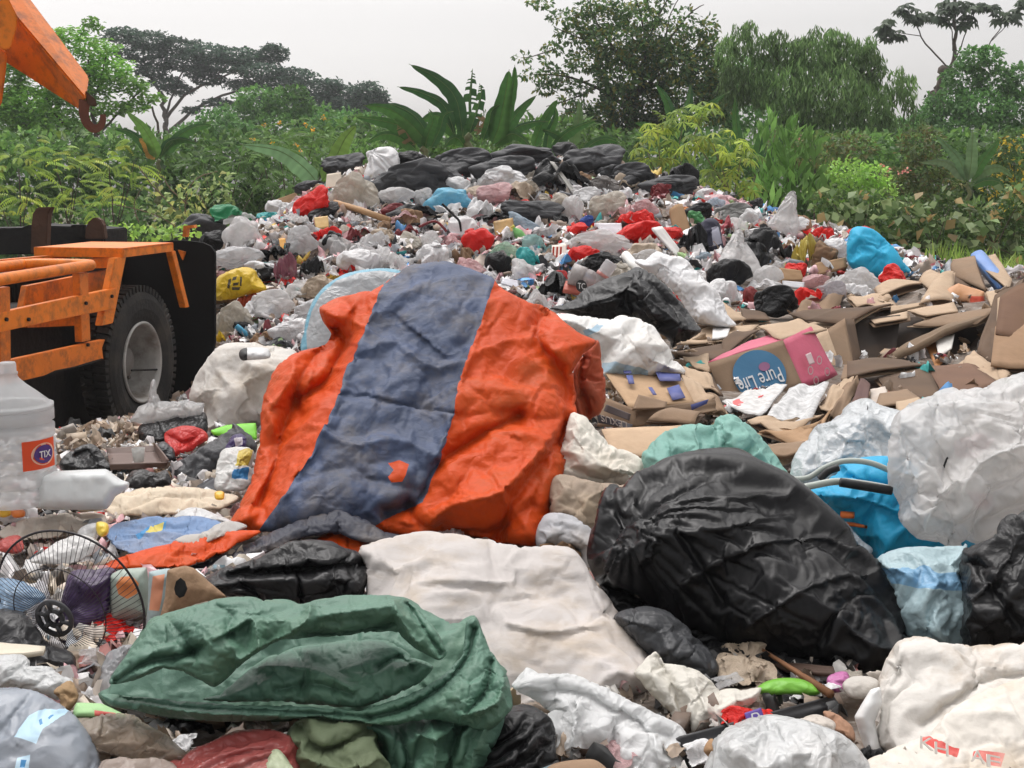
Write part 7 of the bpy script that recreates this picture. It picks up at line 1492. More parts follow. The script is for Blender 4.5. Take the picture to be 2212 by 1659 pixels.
    c = P(1256, 618, 11.15); dn = disc_on(c, (1, 0, -.1), (0, .1, 1), .045, .05, mat((.02, .02, .02), .5, 0, name='black_round'), bx, 'emblem'); c = P(1256, 618, 11.13); lettering('TC', c, (1, 0, -.1), (0, .1, 1), .05, WHITE_INK, bx, width=.06)
    bottle('clear bottle standing on its neck right of the striped grey bottle', (1322, 566), (1290, 612), 30, clearfilm((.6, .6, .62)), None, (.55, .68, film((.6, .25, .22))), Y=11.2)
    bottle('small blue tube at the lower left foot of the heap', (510, 704), (538, 728), 13, film((.1, .4, .6), rough=.4), Y=11.6)
    for lb, p4, mt, kw in (('white paper card on the black bags of the crest', [(1103, 327), (1160, 329), (1158, 346), (1100, 344)], mat((.66, .68, .72), .6, .1, name='white_card'), dict(lm='the white paper on the crest', name='paper', cat='paper')),
                           ('beige foam box with a dark hole at the left shoulder', [(706, 376), (736, 372), (740, 400), (702, 410)], mat((.6, .52, .42), .7, .1, name='beige_foam'), dict(th=.15, lm='the beige foam box')),
                           ('brown board piece above the small round white bag', [(594, 432), (640, 415), (646, 430), (606, 444)], HBROWN, dict(th=.03)),
                           ('yellow plastic tub inside a torn bag below the bright red bag', [(678, 470), (708, 466), (710, 490), (682, 494)], mat((.6, .4, .16), .5, .1, name='yellow_tub'), dict(th=.1, cat='tub', name='tub')),
                           ('orange round tub right of the round translucent bag', [(596, 516), (616, 514), (618, 542), (598, 542)], mat((.7, .35, .06), .5, .1, name='orange_tub'), dict(th=.1, cat='tub', name='tub', lm='the orange tub')),
                           ('brown paper bag upright in the right part of the heap', [(1446, 452), (1474, 440), (1494, 500), (1458, 506)], HBROWN, dict(th=.06, lm='the brown paper bag', bend=.03)),
                           ('yellow and brown packets left of the green bottle', [(1066, 478), (1108, 470), (1112, 508), (1072, 514)], mat((.42, .25, .08), .5, .2, var=.4, vscale=9, name='yellow_brown_pack'), dict(th=.06)),
                           ('white packet with a red corner above the large red bag', [(1284, 482), (1342, 482), (1346, 508), (1300, 506)], mat((.72, .70, .74), .4, .1, name='white_packet'), dict(th=.05, lm='the white packet with a red corner')),
                           ('white board leaning right of the large red bag', [(1408, 492), (1430, 488), (1476, 548), (1462, 556)], mat((.68, .66, .64), .5, .1, name='white_board'), dict(th=.03, name='board', cat='board', lm='the leaning white board')),
                           ('pale grey strip of card below the white paper on the crest', [(1188, 348), (1197, 350), (1244, 412), (1238, 420)], mat((.42, .41, .38), .6, .1, name='pale_strip'), dict(th=.02)),
                           ('white card lying just above the stripe of the tarpaulin', [(1086, 600), (1118, 606), (1122, 622), (1082, 612)], mat((.7, .7, .76), .5, .05, name='white_label'), dict(th=.01, name='paper', cat='paper')),
                           ('tan paper bag left of the yellow shiny bag', [(1684, 578), (1730, 584), (1736, 604), (1690, 606)], HBROWN, dict(th=.05)),
                           ('brown carton under the white bag beside the bright blue bundle', [(1762, 568), (1826, 556), (1830, 576), (1766, 594)], HBROWN, dict(th=.06)),
                           ('pale blue mask-like card right of the orange tub', [(880, 515), (905, 512), (908, 530), (884, 532)], mat((.4, .52, .62), .6, .1, name='pale_blue_card'), dict(th=.03)),
                           ('white phone-shaped card below the crinkled black bag', [(1690, 606), (1738, 610), (1736, 622), (1692, 618)], mat((.6, .6, .62), .5, .05, name='pale_card'), dict(th=.02))):
        box_on(p4, hitY(np.mean([q[0] for q in p4]), max(q[1] for q in p4)) - .06, mt, lb, **kw)
    sp = hitY(1208, 570) - .05
    bx = box_on([(1192, 530), (1224, 526), (1222, 566), (1190, 572)], sp, mat((.7, .62, .55), .5, .05, name='cream_carton'), 'red and cream striped upright carton right of the teal knotted bag', th=.1, lm='the red striped carton', wob=0)
    for k in range(3):
        st = slab([(1194 + k * 8, 533, sp - .02), (1198 + k * 8, 533, sp - .02), (1196 + k * 8, 566, sp - .02), (1192 + k * 8, 566, sp - .02)], mat((.6, .06, .03), .5, 0, name='red_stripe'), 'stripe', bx, th=.004, wob=0)
    cu = mesh_obj('cup', *lathe([(.07, 0), (.085, .02), (.062, .19), (.05, .2)], 20), clearfilm((.64, .64, .62))); cu.location = P(1392, 410, 16.2); tag(cu, 'clear plastic cup upside down at the upper right of the heap', 'cup'); LM.append(('the upside-down cup', 1392, 395))
    # ---- many more pieces, each worded by what lies next to it
    rs = np.random.RandomState(77); used = set(); placed = [(l[1], l[2], 20) for l in LM]
    kinds = [('plastic_bag', 'plastic bag', ('bag0', 'bag1', 'bag2', 'bag3', 'bag4', 'bag5', 'bag6'), 7), ('plastic_scrap', 'plastic scrap', ('sheet0', 'sheet1', 'sheet2', 'sheet3', 'sheet4'), 6), ('tied_bag', 'tied bag', ('tied0', 'tied1', 'tied2', 'tied3'), 2)]
    cols = [('white', CW, 15), ('clear', CC, 8), ('greyish', CG, 3), ('cream', CCR, 6), ('pink', CP_, 6), ('beige', CBE, 6), ('black', CB, 6), ('red', CR, 4), ('dark red', CM, 2.5), ('pale blue', clearfilm((.45, .56, .66)), 2), ('yellow', CY, 1), ('teal', CTE, 2), ('brown', card_mat((.28, .18, .11)), 4), ('orange', film((.65, .22, .03)), 1.2), ('blue', film((.05, .16, .42)), 1), ('green', film((.08, .3, .1)), .8)]
    cw = np.array([c[2] for c in cols], float); cw /= cw.sum(); kw = np.array([k[3] for k in kinds], float); kw /= kw.sum()
    made = 0
    for _ in range(4000):
        if made >= 215: break
        X, Y = rs.uniform(-3.4, 4.4), rs.uniform(11.0, 17.3); z = float(H(X, Y)[0])
        if z < .55: continue
        x, y = proj((X, Y, z))
        if not (470 < x < 1960 and 395 < y < 745): continue
        if 690 < x < 1290 and y > 590 + abs(x - 950) * .25: continue
        if x > 1560 and y > 640: continue
        sz = rs.uniform(.14, .34) * (1 if rs.rand() < .75 else 1.3); spx = sz / S(x, y, Y)
        if any((x - a) ** 2 + ((y - b) * 1.5) ** 2 < (q * .45 + spx * .5) ** 2 for a, b, q in placed): continue
        k = kinds[rs.choice(len(kinds), p=kw)]; c = cols[rs.choice(len(cols), p=cw)]
        near = sorted(LM, key=lambda l: (l[1] - x) ** 2 + (l[2] - y) ** 2)[:4]
        label = None
        for l in near:
            dx, dy = x - l[1], y - l[2]
            d = ('left of' if dx < 0 else 'right of') if abs(dx) > abs(dy) * 1.2 else ('above' if dy < 0 else 'below')
            far = math.hypot(dx, dy)
            for w_ in (('small ' if sz < .2 else '') + 'crumpled', ('small ' if sz < .2 else 'larger ') + 'rumpled'):
                t = '%s %s %s %s %s' % (w_, c[0], k[1], ('close ' if far < 60 and d in ('left of', 'right of') else '') + ('just ' if far < 45 and d in ('above', 'below') else '') + d, l[0])
                if t not in used and len(t.split()) <= 16: label = t; break
            if label: break
        if not label: continue
        used.add(label); placed.append((x, y, spx)); made += 1
        o = inst(k[0], k[2][rs.randint(len(k[2]))], (X, Y, z + sz * .22), (sz * rs.uniform(.9, 1.5), sz, sz * rs.uniform(.55, .95)), (rs.normal(0, .3), rs.normal(0, .4), rs.uniform(0, 6.28)), c[1])
        tag(o, label, k[1], 'small bags and scraps on the rubbish heap')

def build_scraps():
    """countable loose pieces between the big things in front"""
    FM = [('the white jug', 180, 1050), ('the clear water bottle', 40, 1000), ('the cream cloth', 370, 1080), ('the faded blue cloth', 350, 1155), ('the brown tray', 300, 990), ('the bright red bag', 400, 950), ('the top of the fan guard', 150, 1175), ('the dirty white sack by the wheel', 510, 840),
          ('the green plate', 1705, 1482), ('the pink cloth scrap', 1810, 1472), ('the long black bar', 1640, 1545), ('the foot of the big black bag', 1600, 1400), ('the pale blue stuffed sack', 1990, 1390), ('the mud-stained sack', 1900, 1500), ('the bottom edge of the tarpaulin', 1000, 1165), ('the dried husks', 230, 940), ('the lower right corner of the tarpaulin', 1170, 1175), ('the purple sack behind the fan guard', 190, 1330), ('the right edge of the white sack', 1380, 1390), ('the lying blue bottle', 180, 1560), ('the green carton', 215, 1535), ('the smooth translucent bag', 1700, 1580)]
    cols = [('white', CW), ('clear', CC), ('cream', CCR), ('beige', CBE), ('black', CB), ('pink', CP_), ('grey', CG), ('red', CR), ('brown', card_mat((.28, .18, .11)))]
    rs = np.random.RandomState(15); used = set(); n = 0; done = []
    for _ in range(3000):
        if n >= 105: break
        Y = rs.uniform(2.9, 8.6); X = rs.uniform(-.40, .36) * Y; z = float(H(X, Y)[0]); x, y = proj((X, Y, z))
        if z < .2 or not ((x < 560 and y > 880) or (1250 < x < 2000 and y > 1300) or (900 < x < 1260 and 1140 < y < 1220)): continue
        sz = rs.uniform(.07, .17); spx = sz / S(x, y, Y)
        if any((x - a) ** 2 + ((y - b) * 2) ** 2 < (.4 * (spx + c)) ** 2 for a, b, c in done): continue
        c = cols[rs.randint(len(cols))]
        for l in sorted(FM, key=lambda l: (l[1] - x) ** 2 + (l[2] - y) ** 2)[:4]:
            dx, dy = x - l[1], y - l[2]; d = ('left of' if dx < 0 else 'right of') if abs(dx) > abs(dy) * 1.4 else ('behind' if dy < 0 else 'in front of')
            t = '%s %s plastic scrap %s%s %s' % (('small', 'larger')[sz > .12], c[0], 'just ' if math.hypot(dx, dy) < 50 else '', d, l[0])
            if t not in used: break
        else: continue
        used.add(t); done.append((x, y, spx)); n += 1
        tag(inst('plastic_scrap', 'sheet%d' % rs.randint(5), (X, Y, z + sz * .1), (sz * rs.uniform(1, 1.6), sz, sz * rs.uniform(.25, .5)), (rs.normal(0, .15), rs.normal(0, .15), rs.uniform(0, 6.28)), c[1]), t, 'plastic scrap', 'loose scraps on the ground')

# ------------------------------------------------------------------ cardboard at the right
def build_cardboard():
    KB = card_mat((.26, .18, .12)); KL = card_mat((.47, .35, .245)); KD = card_mat((.125, .085, .06)); KSHADE = card_mat((.06, .05, .045))  # the last tone is near-black, for panels that stand in for shade
    def cb(pts, label, mt=KB, name='cardboard', cat='cardboard', **k):
        k2 = dict(dict(th=.010, wob=.007, bend=.0), **k); fr_ = k2.pop('free', 0); k2['bend'] *= .45; _N[0] += 1
        dd = 0 if fr_ else min(0, min(hitY(min(q[0], 2330), q[1]) - q[2] for q in pts) - .12); pts = [(q[0], q[1], q[2] + dd) for q in pts]
        if name == 'cardboard' and not fr_ and k2['th'] < .02 and len(label.split()) < 13:      # a thin sheet lies under most of them
            rk = np.random.RandomState(_N[0]); cx_, cy_ = np.mean([q[0] for q in pts]), np.mean([q[1] for q in pts])
            p2 = [((q[0] - cx_) * rk.uniform(.9, 1.1) + cx_ + rk.uniform(-9, 9), (q[1] - cy_) * 1.05 + cy_ + rk.uniform(3, 9), q[2] + .03) for q in pts]
            tag(slab(p2, (KB, KD, KL)[_N[0] % 3], 'cardboard', None, seed=_N[0] + 99, th=.008, wob=.008), 'sheet under the ' + label, 'cardboard', 'sheets of cardboard at the right')
        return tag(slab(pts, mt, name, None, seed=_N[0], **k2), label, cat, 'sheets of cardboard at the right')
    # printed box with the blue circle
    bx = empty('cardboard_box', P(1640, 870, 8.1)); tag(bx, 'pink and brown carton with a blue circle and upside-down white lettering', 'box')
    PK = mat((.55, .10, .17), .6, .15, dirt=.35, dcol=(.35, .1, .12), name='pink_print'); 
    A, B, C_, D = (1530, 784, 8.32), (1691, 734, 8.42), (1735, 834, 8.22), (1570, 884, 8.12)
    slab([A, B, C_, D], KB, 'front_panel', bx, th=.01, wob=.004, seed=1); slab([(1691.5, 734, 8.42), (1752, 705, 8.72), (1811, 812, 8.55), (1736, 837, 8.22)], PK, 'side_panel', bx, th=.01, wob=.01, seed=2)
    slab([(1530, 783, 8.33), (1612, 738, 8.75), (1665, 722, 8.85), (1691, 733, 8.43)], PK, 'top_panel', bx, th=.01, wob=.01, seed=3); slab([(1638, 704, 8.95), (1724, 689, 9.0), (1786, 709, 8.75), (1688, 733, 8.46)], KL, 'flap', bx, th=.01, wob=.02, seed=4)
    slab([(1570, 786, 8.6), (1752, 710, 8.9), (1800, 810, 8.7), (1600, 880, 8.4)], KD, 'back_panel', bx, th=.01, wob=.01)
    a, b, d = P(*A), P(*B), P(*D); xd = unit(b - a); yd = unit(d - a); nr = unit(np.cross(b - a, d - a)); nr = nr if nr @ (a - np.array((0, 0, 2))) < 0 else -nr
    def at(x, y, off):
        r_ = np.array(ray(x, y)); o = np.array((0, 0, CAM_H)); t = ((a - o) @ nr) / (r_ @ nr); return o + r_ * t + nr * off
    BLc = mat((.035, .15, .28), .6, .1, dirt=.2, dcol=(.1, .2, .3), name='blue_print')
    rr = np.linalg.norm(at(1641, 814, 0) - at(1583, 826, 0))
    disc_on(at(1640, 812, .014), xd, yd, rr * .97, rr * 1.02, BLc, bx, 'blue_disc')
    LI = mat((.62, .64, .66), .6, 0, name='pale_ink')
    lettering('Pure Life', at(1642, 826, .02), -xd, yd, .105, LI, bx, width=.28)
    lettering('Nestlé', at(1652, 846, .02), -xd, yd, .045, mat((.4, .46, .5), .6, 0, name='dim_ink'), bx, width=.15)
    disc_on(at(1650, 795, .018), xd, yd, .035, .03, mat((.25, .1, .2), .6, 0, name='dull_pink_print'), bx, 'pink_mark')
    q = P(1691, 734, 8.42); 
    for x, y, k in ((1770, 778, 8.45), (1751, 800, 8.36), (1787, 803, 8.47), (1763, 822, 8.36)):
        disc_on(P(x, y, k - .035), (.75, .6, .3), (.25, .05, -.9), .024, .027, mat((.72, .55, .56), .6, 0, name='pale_ring_print'), bx, 'ring', inner=.72)
    lb = slab([(1738, 768, 8.40), (1749, 763, 8.44), (1758, 786, 8.40), (1747, 790, 8.36)], mat((.6, .45, .46), .6, 0, name='code_label'), 'code_panel', bx, th=.003, wob=0); lb.location = Vector(lb.location) + Vector((.0, -.03, .01))
    # open box behind it
    ob = empty('cardboard_box', P(1815, 815, 8.9)); tag(ob, 'open brown box with a dark inside right behind the pink carton', 'box')
    slab([(1760, 725, 9.1), (1786, 708, 9.1), (1825, 815, 8.7), (1805, 822, 8.7)], KL, 'narrow_side', ob); slab([(1786, 712, 9.15), (1825, 687, 9.3), (1848, 810, 8.85), (1812, 822, 8.75)], KB, 'near_flap', ob); slab([(1826, 688, 9.3), (1845, 690, 9.5), (1866, 800, 9.1), (1848, 810, 8.85)], KD, 'side_panel', ob)
    slab([(1840, 690, 9.9), (1945, 680, 9.9), (1930, 800, 9.5), (1850, 810, 9.5)], KSHADE, 'inner_shade_panel', ob)  # blackish panel put in for the shade inside the box
    # box with the blue print and the dark band
    lx = empty('cardboard_box', P(1370, 920, 6.6)); tag(lx, 'collapsed carton with blue print and a dark lettered end beside the tarpaulin', 'box')
    slab([(1306, 802, 7.5), (1466, 808, 7.6), (1500, 868, 7.05), (1360, 880, 6.85)], card_mat((.46, .31, .19)), 'top_panel', lx, th=.01, wob=.004, seed=5); slab([(1306, 858, 7.0), (1372, 884, 6.8), (1375, 920, 6.75), (1290, 920, 6.9)], KB, 'end_panel', lx, th=.01, wob=.004); slab([(1373, 885, 6.8), (1545, 862, 7.0), (1548, 888, 6.95), (1376, 921, 6.75)], KB, 'long_panel', lx, th=.01, wob=.012, seed=6)
    slab([(1379, 852, 6.85), (1442, 868, 6.85), (1438, 880, 6.78), (1366, 884, 6.75)], KB, 'torn_flap', lx, th=.01); slab([(1466, 809, 7.6), (1500, 815, 7.6), (1545, 860, 7.05), (1500, 868, 7.05)], KL, 'crushed_end', lx, th=.01, wob=.03, seed=8)
    BI = mat((.07, .09, .28), .7, 0, dirt=.3, dcol=(.3, .25, .25), name='blue_box_print')
    def patch(p4, nm, m_, dn=.015):
        dn = .011
        o = slab(p4, m_, nm, lx, th=.003, wob=0, n=3); o.location = Vector(o.location) + Vector((0, -dn, dn)); return o
    patch([(1415, 806, 7.5), (1468, 811, 7.5), (1470, 826, 7.36), (1425, 826, 7.3)], 'blue_print', BI, .02); patch([(1440, 842, 7.2), (1466, 834, 7.25), (1480, 862, 7.08), (1452, 868, 7.02)], 'blue_print', BI, .03); patch([(1346, 804, 7.44), (1362, 804, 7.44), (1364, 810, 7.4), (1348, 810, 7.4)], 'blue_print', BI, .02); patch([(1352, 814, 7.35), (1366, 814, 7.35), (1370, 832, 7.2), (1358, 832, 7.2)], 'blue_print', BI, .03); patch([(1400, 840, 7.15), (1408, 840, 7.15), (1418, 856, 7.0), (1410, 856, 7.0)], 'blue_print', BI, .03)
    patch([(1434, 890, 6.82), (1450, 888, 6.83), (1449, 903, 6.81), (1434, 904, 6.8)], 'blue_print', BI); patch([(1492, 878, 6.88), (1530, 866, 6.93), (1526, 876, 6.92), (1494, 890, 6.87)], 'blue_print', BI)
    DB = mat((.055, .05, .06), .7, 0, name='dark_band')
    ux = unit(P(1372, 912, 6.78) - P(1296, 886, 6.95)); uy = unit(np.cross(ux, np.cross(ux, (0, 0, 1.))) * -1)
    bd = slab([(1289, 893, 6.87), (1366, 916, 6.74), (1362, 925, 6.72), (1292, 912, 6.87)], DB, 'dark_band', lx, th=.003, wob=0); bd.location = Vector(bd.location) + Vector((0, -.02, .0))
    bd = slab([(1309, 872, 6.92), (1361, 893, 6.78), (1358, 907, 6.77), (1303, 886, 6.93)], mat((.09, .07, .07), .7, 0, name='dim_band'), 'upper_band', lx, th=.003, wob=0); bd.location = Vector(bd.location) + Vector((0, -.02, .0))
    dn = unit(P(1292, 912, 6.87) - P(1289, 893, 6.87)); rd = unit(P(1289, 893, 6.87) - P(1366, 916, 6.74)); lettering('LEXUS', P(1326, 911, 6.76), rd, dn, .034, mat((.5, .44, .4), .7, 0, name='worn_letter'), lx, width=.155)
    # loose sheets: corners (x, y, Y)
    for p, lb, mt, kw in (
        ([(1300, 926, 6.4), (1472, 918, 6.5), (1430, 990, 6.0), (1320, 978, 6.0)], 'plain tan board below the collapsed carton, beside the cream sack', card_mat((.5, .36, .24)), {}),
        ([(1400, 905, 6.65), (1460, 882, 6.8), (1515, 890, 6.8), (1500, 915, 6.6)], 'curled brown flap in front of the collapsed carton', KB, dict(bend=.05)),
        ([(1452, 745, 9.3), (1530, 705, 9.9), (1640, 700, 10), (1600, 735, 9.3)], 'flat tan carton with a white corner behind the pink carton', KL, {}),
        ([(1540, 708, 9.75), (1580, 700, 9.9), (1570, 728, 9.35), (1538, 732, 9.3)], 'white-faced card on the flat tan carton', mat((.66, .65, .64), .7, .1, name='white_board2'), {}),
        ([(1450, 760, 9.0), (1560, 742, 9.2), (1600, 745, 9.1), (1540, 778, 8.7)], 'thin brown stack edge above the crushed end of the blue-printed carton', KD, dict(th=.03)),
        ([(1560, 735, 9.2), (1600, 716, 9.5), (1640, 712, 9.5), (1560, 775, 8.8)], 'dark folded carton opening left of the pink carton', KD, dict(bend=.06)),
        ([(1475, 772, 8.6), (1530, 765, 8.7), (1535, 800, 8.3), (1500, 790, 8.4)], 'tan crushed sheet left of the blue-circle face', KL, dict(wob=.03)),
        ([(1475, 795, 8.3), (1530, 800, 8.3), (1555, 850, 7.8), (1500, 835, 7.9)], 'tan sheet under the left corner of the pink carton', KL, dict(wob=.03)),
        ([(1500, 838, 7.7), (1545, 850, 7.7), (1570, 890, 7.3), (1530, 888, 7.3)], 'brown crumpled sheet below the left corner of the pink carton', KB, dict(wob=.04)),
        ([(1505, 600, 11.4), (1545, 640, 10.8), (1612, 690, 10), (1575, 690, 10)], 'tan sheet tucked under the right edge of the big white sheet', KL, {}),
        ([(1508, 690, 10.2), (1555, 692, 10.2), (1556, 706, 10.0), (1510, 705, 10.0)], 'small brown block below the big white sheet', KB, dict(th=.08)),
        ([(1600, 665, 10.6), (1650, 672, 10.6), (1665, 690, 10.2), (1606, 690, 10.2)], 'dark brown sheet left of the black helmet-shaped bundle', KD, {}),
        ([(1700, 672, 10.4), (1760, 640, 11), (1830, 635, 11), (1800, 672, 10.4)], 'crumpled brown paper left of the long ragged board edge', KB, dict(wob=.05)),
        ([(1704, 676, 10.2), (1830, 668, 10.4), (1930, 658, 10.4), (1760, 700, 9.8)], 'long dark board running right from the pink carton', KD, dict(bend=.03)),
        ([(1740, 690, 9.8), (1830, 668, 10.0), (1925, 655, 10.1), (1830, 700, 9.6)], 'broad dark ragged board in the middle of the cardboard', KD, dict(bend=.05)),
        ([(1890, 620, 11.6), (1960, 606, 11.8), (2015, 610, 11.7), (1900, 640, 11.1)], 'tan arched sheet right of the clear bag of bread', KL, dict(bend=.08)),
        ([(1985, 606, 11.8), (2010, 582, 12), (2055, 600, 11.6), (2035, 645, 10.9)], 'tan upright flap in the centre of the top row', KL, dict(bend=.05)),
        ([(2020, 600, 11.7), (2060, 586, 11.9), (2060, 650, 11), (1985, 655, 10.9)], 'broad tan folded carton in the centre of the top row', KL, dict(bend=.06)),
        ([(1830, 640, 11), (1920, 635, 11.1), (1940, 660, 10.6), (1850, 662, 10.6)], 'pale tan sheet left of the broad tan folded carton', KL, dict(wob=.03)),
        ([(1925, 662, 10.5), (2010, 650, 10.7), (2012, 656, 10.6), (1926, 672, 10.4)], 'narrow tan strip across the dark boards', KL, dict(th=.03)),
        ([(1960, 670, 10.2), (2060, 652, 10.4), (2070, 672, 10), (2000, 682, 9.8)], 'flat tan sheet below the orange-red printed box', KL, {}),
        ([(1880, 690, 9.9), (1960, 672, 10.1), (1960, 686, 9.8), (1890, 698, 9.6)], 'thin pale board edge above the dark gap', KL, {}),
        ([(2055, 595, 11.8), (2058, 560, 12), (2105, 552, 12), (2130, 628, 11)], 'brown upright flap left of the blue folder', KB, dict(bend=.04)),
        ([(2050, 590, 11.6), (2090, 586, 11.6), (2098, 618, 11.1), (2050, 620, 11.1)], 'short brown flap in front of the upright one', KD, {}),
        ([(2130, 630, 11.0), (2190, 625, 11.1), (2200, 655, 10.5), (2140, 660, 10.5)], 'tan sheet right of the orange-red printed box', KL, {}),
        ([(2100, 560, 12.1), (2150, 548, 12.2), (2186, 605, 11.4), (2180, 625, 11)], 'tan backing board behind the blue folder', KL, {}),
        ([(1972, 702, 9.7), (2080, 676, 10), (2192, 655, 10.1), (2110, 700, 9.4)], 'long warped board ending at the right edge of the top row', KB, dict(bend=.06)),
        ([(1912, 772, 9.0), (2050, 700, 9.8), (2190, 664, 10.1), (1990, 740, 9.1)], 'longest dark board slanting up to the right', card_mat((.19, .135, .09)), dict(th=.04, bend=.05)),
        ([(1915, 690, 10.2), (2030, 680, 10.3), (2010, 720, 10), (1915, 780, 9.6)], 'dark grey panel added for the shade in the hollow of the cardboard pile', KSHADE, dict(free=1)),  # dark sheet added where the gap is only shaded
        ([(2000, 720, 9.9), (2180, 680, 10.1), (2110, 790, 9.4), (1950, 800, 9.4)], 'blackish panel added for the shade under the longest slanting board', KSHADE, dict(free=1)),  # second dark sheet added for the shade of the gap
        ([(1830, 780, 9), (1940, 775, 9.1), (2000, 788, 9.0), (1830, 815, 8.5)], 'brown board edge in front of the dark hollow', KD, dict(bend=.03)),
        ([(2110, 760, 9.2), (2150, 640, 10.2), (2212, 600, 10.6), (2140, 780, 8.9)], 'tall dark board leaning at the right edge', KD, dict(th=.02)),
        ([(2160, 640, 10.2), (2290, 560, 10.6), (2290, 760, 9.4), (2150, 720, 9.5)], 'big brown carton side cut off by the right edge', card_mat((.15, .085, .055)), {}),
        ([(1895, 815, 8.5), (2003, 792, 8.7), (2040, 862, 8.0), (1932, 862, 8.0)], 'left half of the dark brown double flap above the milky bag', KD, {}),
        ([(2004, 792, 8.7), (2100, 783, 8.8), (2160, 828, 8.2), (2042, 860, 8.0)], 'right half of the dark brown double flap above the milky bag', card_mat((.17, .10, .07)), {}),
        ([(2080, 780, 8.85), (2105, 756, 9.1), (2150, 790, 8.6), (2165, 825, 8.25)], 'torn tan sheet along the right side of the double flap', KL, dict(wob=.03)),
        ([(2130, 800, 8.6), (2165, 770, 8.9), (2185, 810, 8.5), (2170, 825, 8.3)], 'curled tan scrap below the red-printed carton', KL, dict(bend=.04)),
        ([(1560, 870, 7.6), (1640, 835, 7.9), (1700, 830, 7.9), (1640, 905, 7.1)], 'white newspaper sheet under the pink carton', mat((.55, .54, .53), .8, .2, 40, .25, 25, name='newsprint'), dict(wob=.03, name='newspaper', cat='newspaper')),
        ([(1650, 900, 7.1), (1705, 828, 7.8), (1790, 836, 7.8), (1745, 925, 6.9)], 'creased grey newspaper with an orange picture', mat((.5, .5, .5), .8, .2, 40, .3, 30, name='newsprint2'), dict(wob=.04, name='newspaper', cat='newspaper')),
        ([(1553, 880, 7.5), (1600, 858, 7.7), (1680, 840, 7.85), (1600, 876, 7.5)], 'red-edged sheet peeping out above the white newspaper', mat((.65, .12, .12), .7, .1, name='red_paper'), dict(name='newspaper', cat='newspaper')),
        ([(1615, 905, 6.95), (1700, 910, 7.0), (1780, 890, 7.2), (1690, 945, 6.6)], 'brown paper bag pile in front of the newspapers', KL, dict(wob=.04)),
        ([(1640, 930, 6.7), (1760, 925, 6.8), (1800, 890, 7.2), (1745, 962, 6.45)], 'second brown paper layer below the newspapers', card_mat((.42, .27, .16)), dict(wob=.04)),
        ([(1650, 960, 6.4), (1740, 950, 6.55), (1735, 978, 6.3), (1665, 985, 6.25)], 'lowest paper layer above the sea-green sack', KB, dict(wob=.03)),
        ([(1770, 880, 7.3), (1800, 825, 7.9), (1845, 812, 8.0), (1800, 900, 7.1)], 'fanned brown sheets right of the newspapers', KL, dict(wob=.03)),
        ([(1785, 905, 7.05), (1830, 820, 7.9), (1860, 812, 8), (1820, 900, 7.1)], 'second fan of brown sheets right of the newspapers', KB, dict(wob=.03)),
        ([(1830, 895, 7.1), (1860, 815, 7.9), (1880, 830, 7.8), (1870, 890, 7.1)], 'dark purple-brown sheet between the fans and the tan box', card_mat((.12, .07, .065)), {}),
        ([(1900, 850, 7.7), (1960, 840, 7.8), (1990, 862, 7.4), (1890, 880, 7.2)], 'tan open box edge just above the milky sack', KB, {}),
        ([(1935, 868, 7.2), (1985, 858, 7.3), (2000, 880, 7.0), (1945, 900, 6.8)], 'light tan box corner touching the milky bag', KL, dict(th=.05)),
        ([(1880, 840, 7.9), (1912, 835, 7.9), (1925, 868, 7.5), (1880, 875, 7.4)], 'white-patched sheet left of the double flap', mat((.55, .48, .42), .7, .1, dirt=.6, dcol=(.25, .17, .12), name='patched'), {})):
        cb(p, lb, mt, **kw)
    o = cb([(2150, 705, 9.6), (2290, 690, 9.7), (2290, 800, 8.9), (2140, 790, 8.9)], 'brown carton with faded red print at the right edge', card_mat((.30, .19, .115)))
    RP = mat((.38, .10, .085), .7, .1, dirt=.4, dcol=(.3, .17, .1), name='faded_red_print')
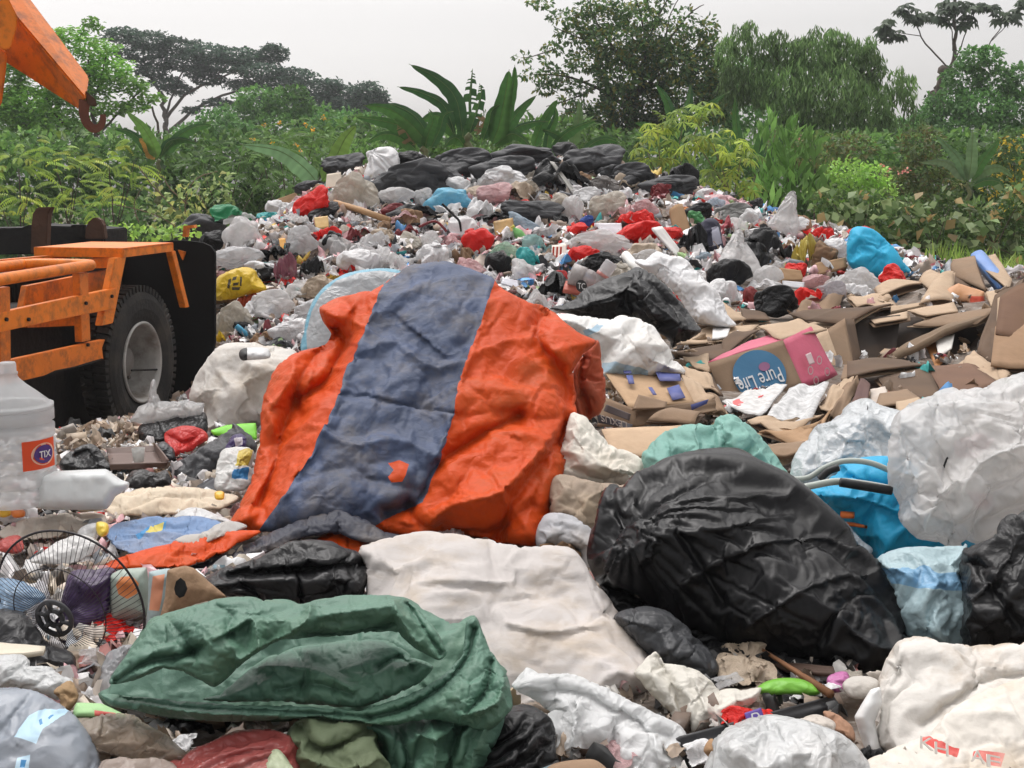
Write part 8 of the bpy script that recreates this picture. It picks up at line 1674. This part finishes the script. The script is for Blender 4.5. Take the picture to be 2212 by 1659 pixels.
    for p in ([(2158, 772, 8.85), (2162, 742, 9.05), (2176, 740, 9.05), (2180, 784, 8.75)], [(2192, 775, 8.8), (2198, 735, 9.1), (2225, 730, 9.1), (2225, 778, 8.8)], [(2160, 715, 9.3), (2174, 714, 9.3), (2174, 722, 9.25), (2160, 723, 9.25)], [(2192, 712, 9.35), (2208, 711, 9.35), (2208, 720, 9.3), (2192, 721, 9.3)]):
        m_ = slab(p, RP, 'red_print', o, th=.003, wob=0, n=3)
    o = puff('printed_box', [(2036, 640), (2050, 622), (2070, 612), (2096, 620), (2126, 630), (2130, 668), (2096, 672), (2090, 655), (2060, 650)], 10.55, [mat((.55, .27, .12), .5, .1, dirt=.5, dcol=(.6, .35, .25), name='orange_box'), mat((.6, .08, .04), .5, 0, name='red_box_print')], T=.06, nv=500, sim=False, tension=.1, paint=[([(2094, 640), (2126, 640), (2128, 668), (2098, 670)], 1)])
    tag(o, 'orange-red printed soft box on top of the cardboard', 'box')
    o = slab([(2098, 548, 11.9), (2128, 546, 12), (2172, 600, 11.4), (2166, 626, 11.1)], mat((.10, .22, .52), .35, .1, dirt=.2, dcol=(.3, .4, .6), name='blue_folder'), 'folder', th=.06, bend=.03); tag(o, 'glossy blue folder standing at the back of the cardboard', 'folder')
    o = slab([(2020, 730, 9.2), (2062, 722, 9.3), (2056, 752, 9.0), (2028, 770, 8.8)], mat((.62, .6, .56), .7, .1, name='white_tag'), 'white_end'); o2 = slab([(2000, 748, 9.15), (2018, 736, 9.2), (2048, 770, 8.9), (2022, 796, 8.7)], mat((.45, .20, .07), .6, .2, name='orange_brown'), 'orange_side')
    rt = empty('torn_packet', P(2030, 790, 8.9)); tag(rt, 'torn orange and white packet hanging in the dark gap of the cardboard', 'packet'); adopt(rt, o, o2)
    tag(puff('plastic_sheet', [(2160, 826), (2220, 806), (2290, 800), (2290, 840), (2180, 836)], 7.9, film((.03, .2, .16)), T=.06, nv=400, seed=110), 'dark teal sheet at the right edge above the milky bag', 'plastic sheet')

# ------------------------------------------------------------------ build everything
build_ground()
make_protos(); run_sims(); finish_protos()
build_truck()
tarp, tarp_blue, tarp_root = build_tarp()
build_front()
build_heap()
build_cardboard()
build_scraps()
run_sims()
split_faces(tarp, 1, 'blue_stripe', tarp_blue, tarp_root)
build_plants()
build_litter()
build_haze()
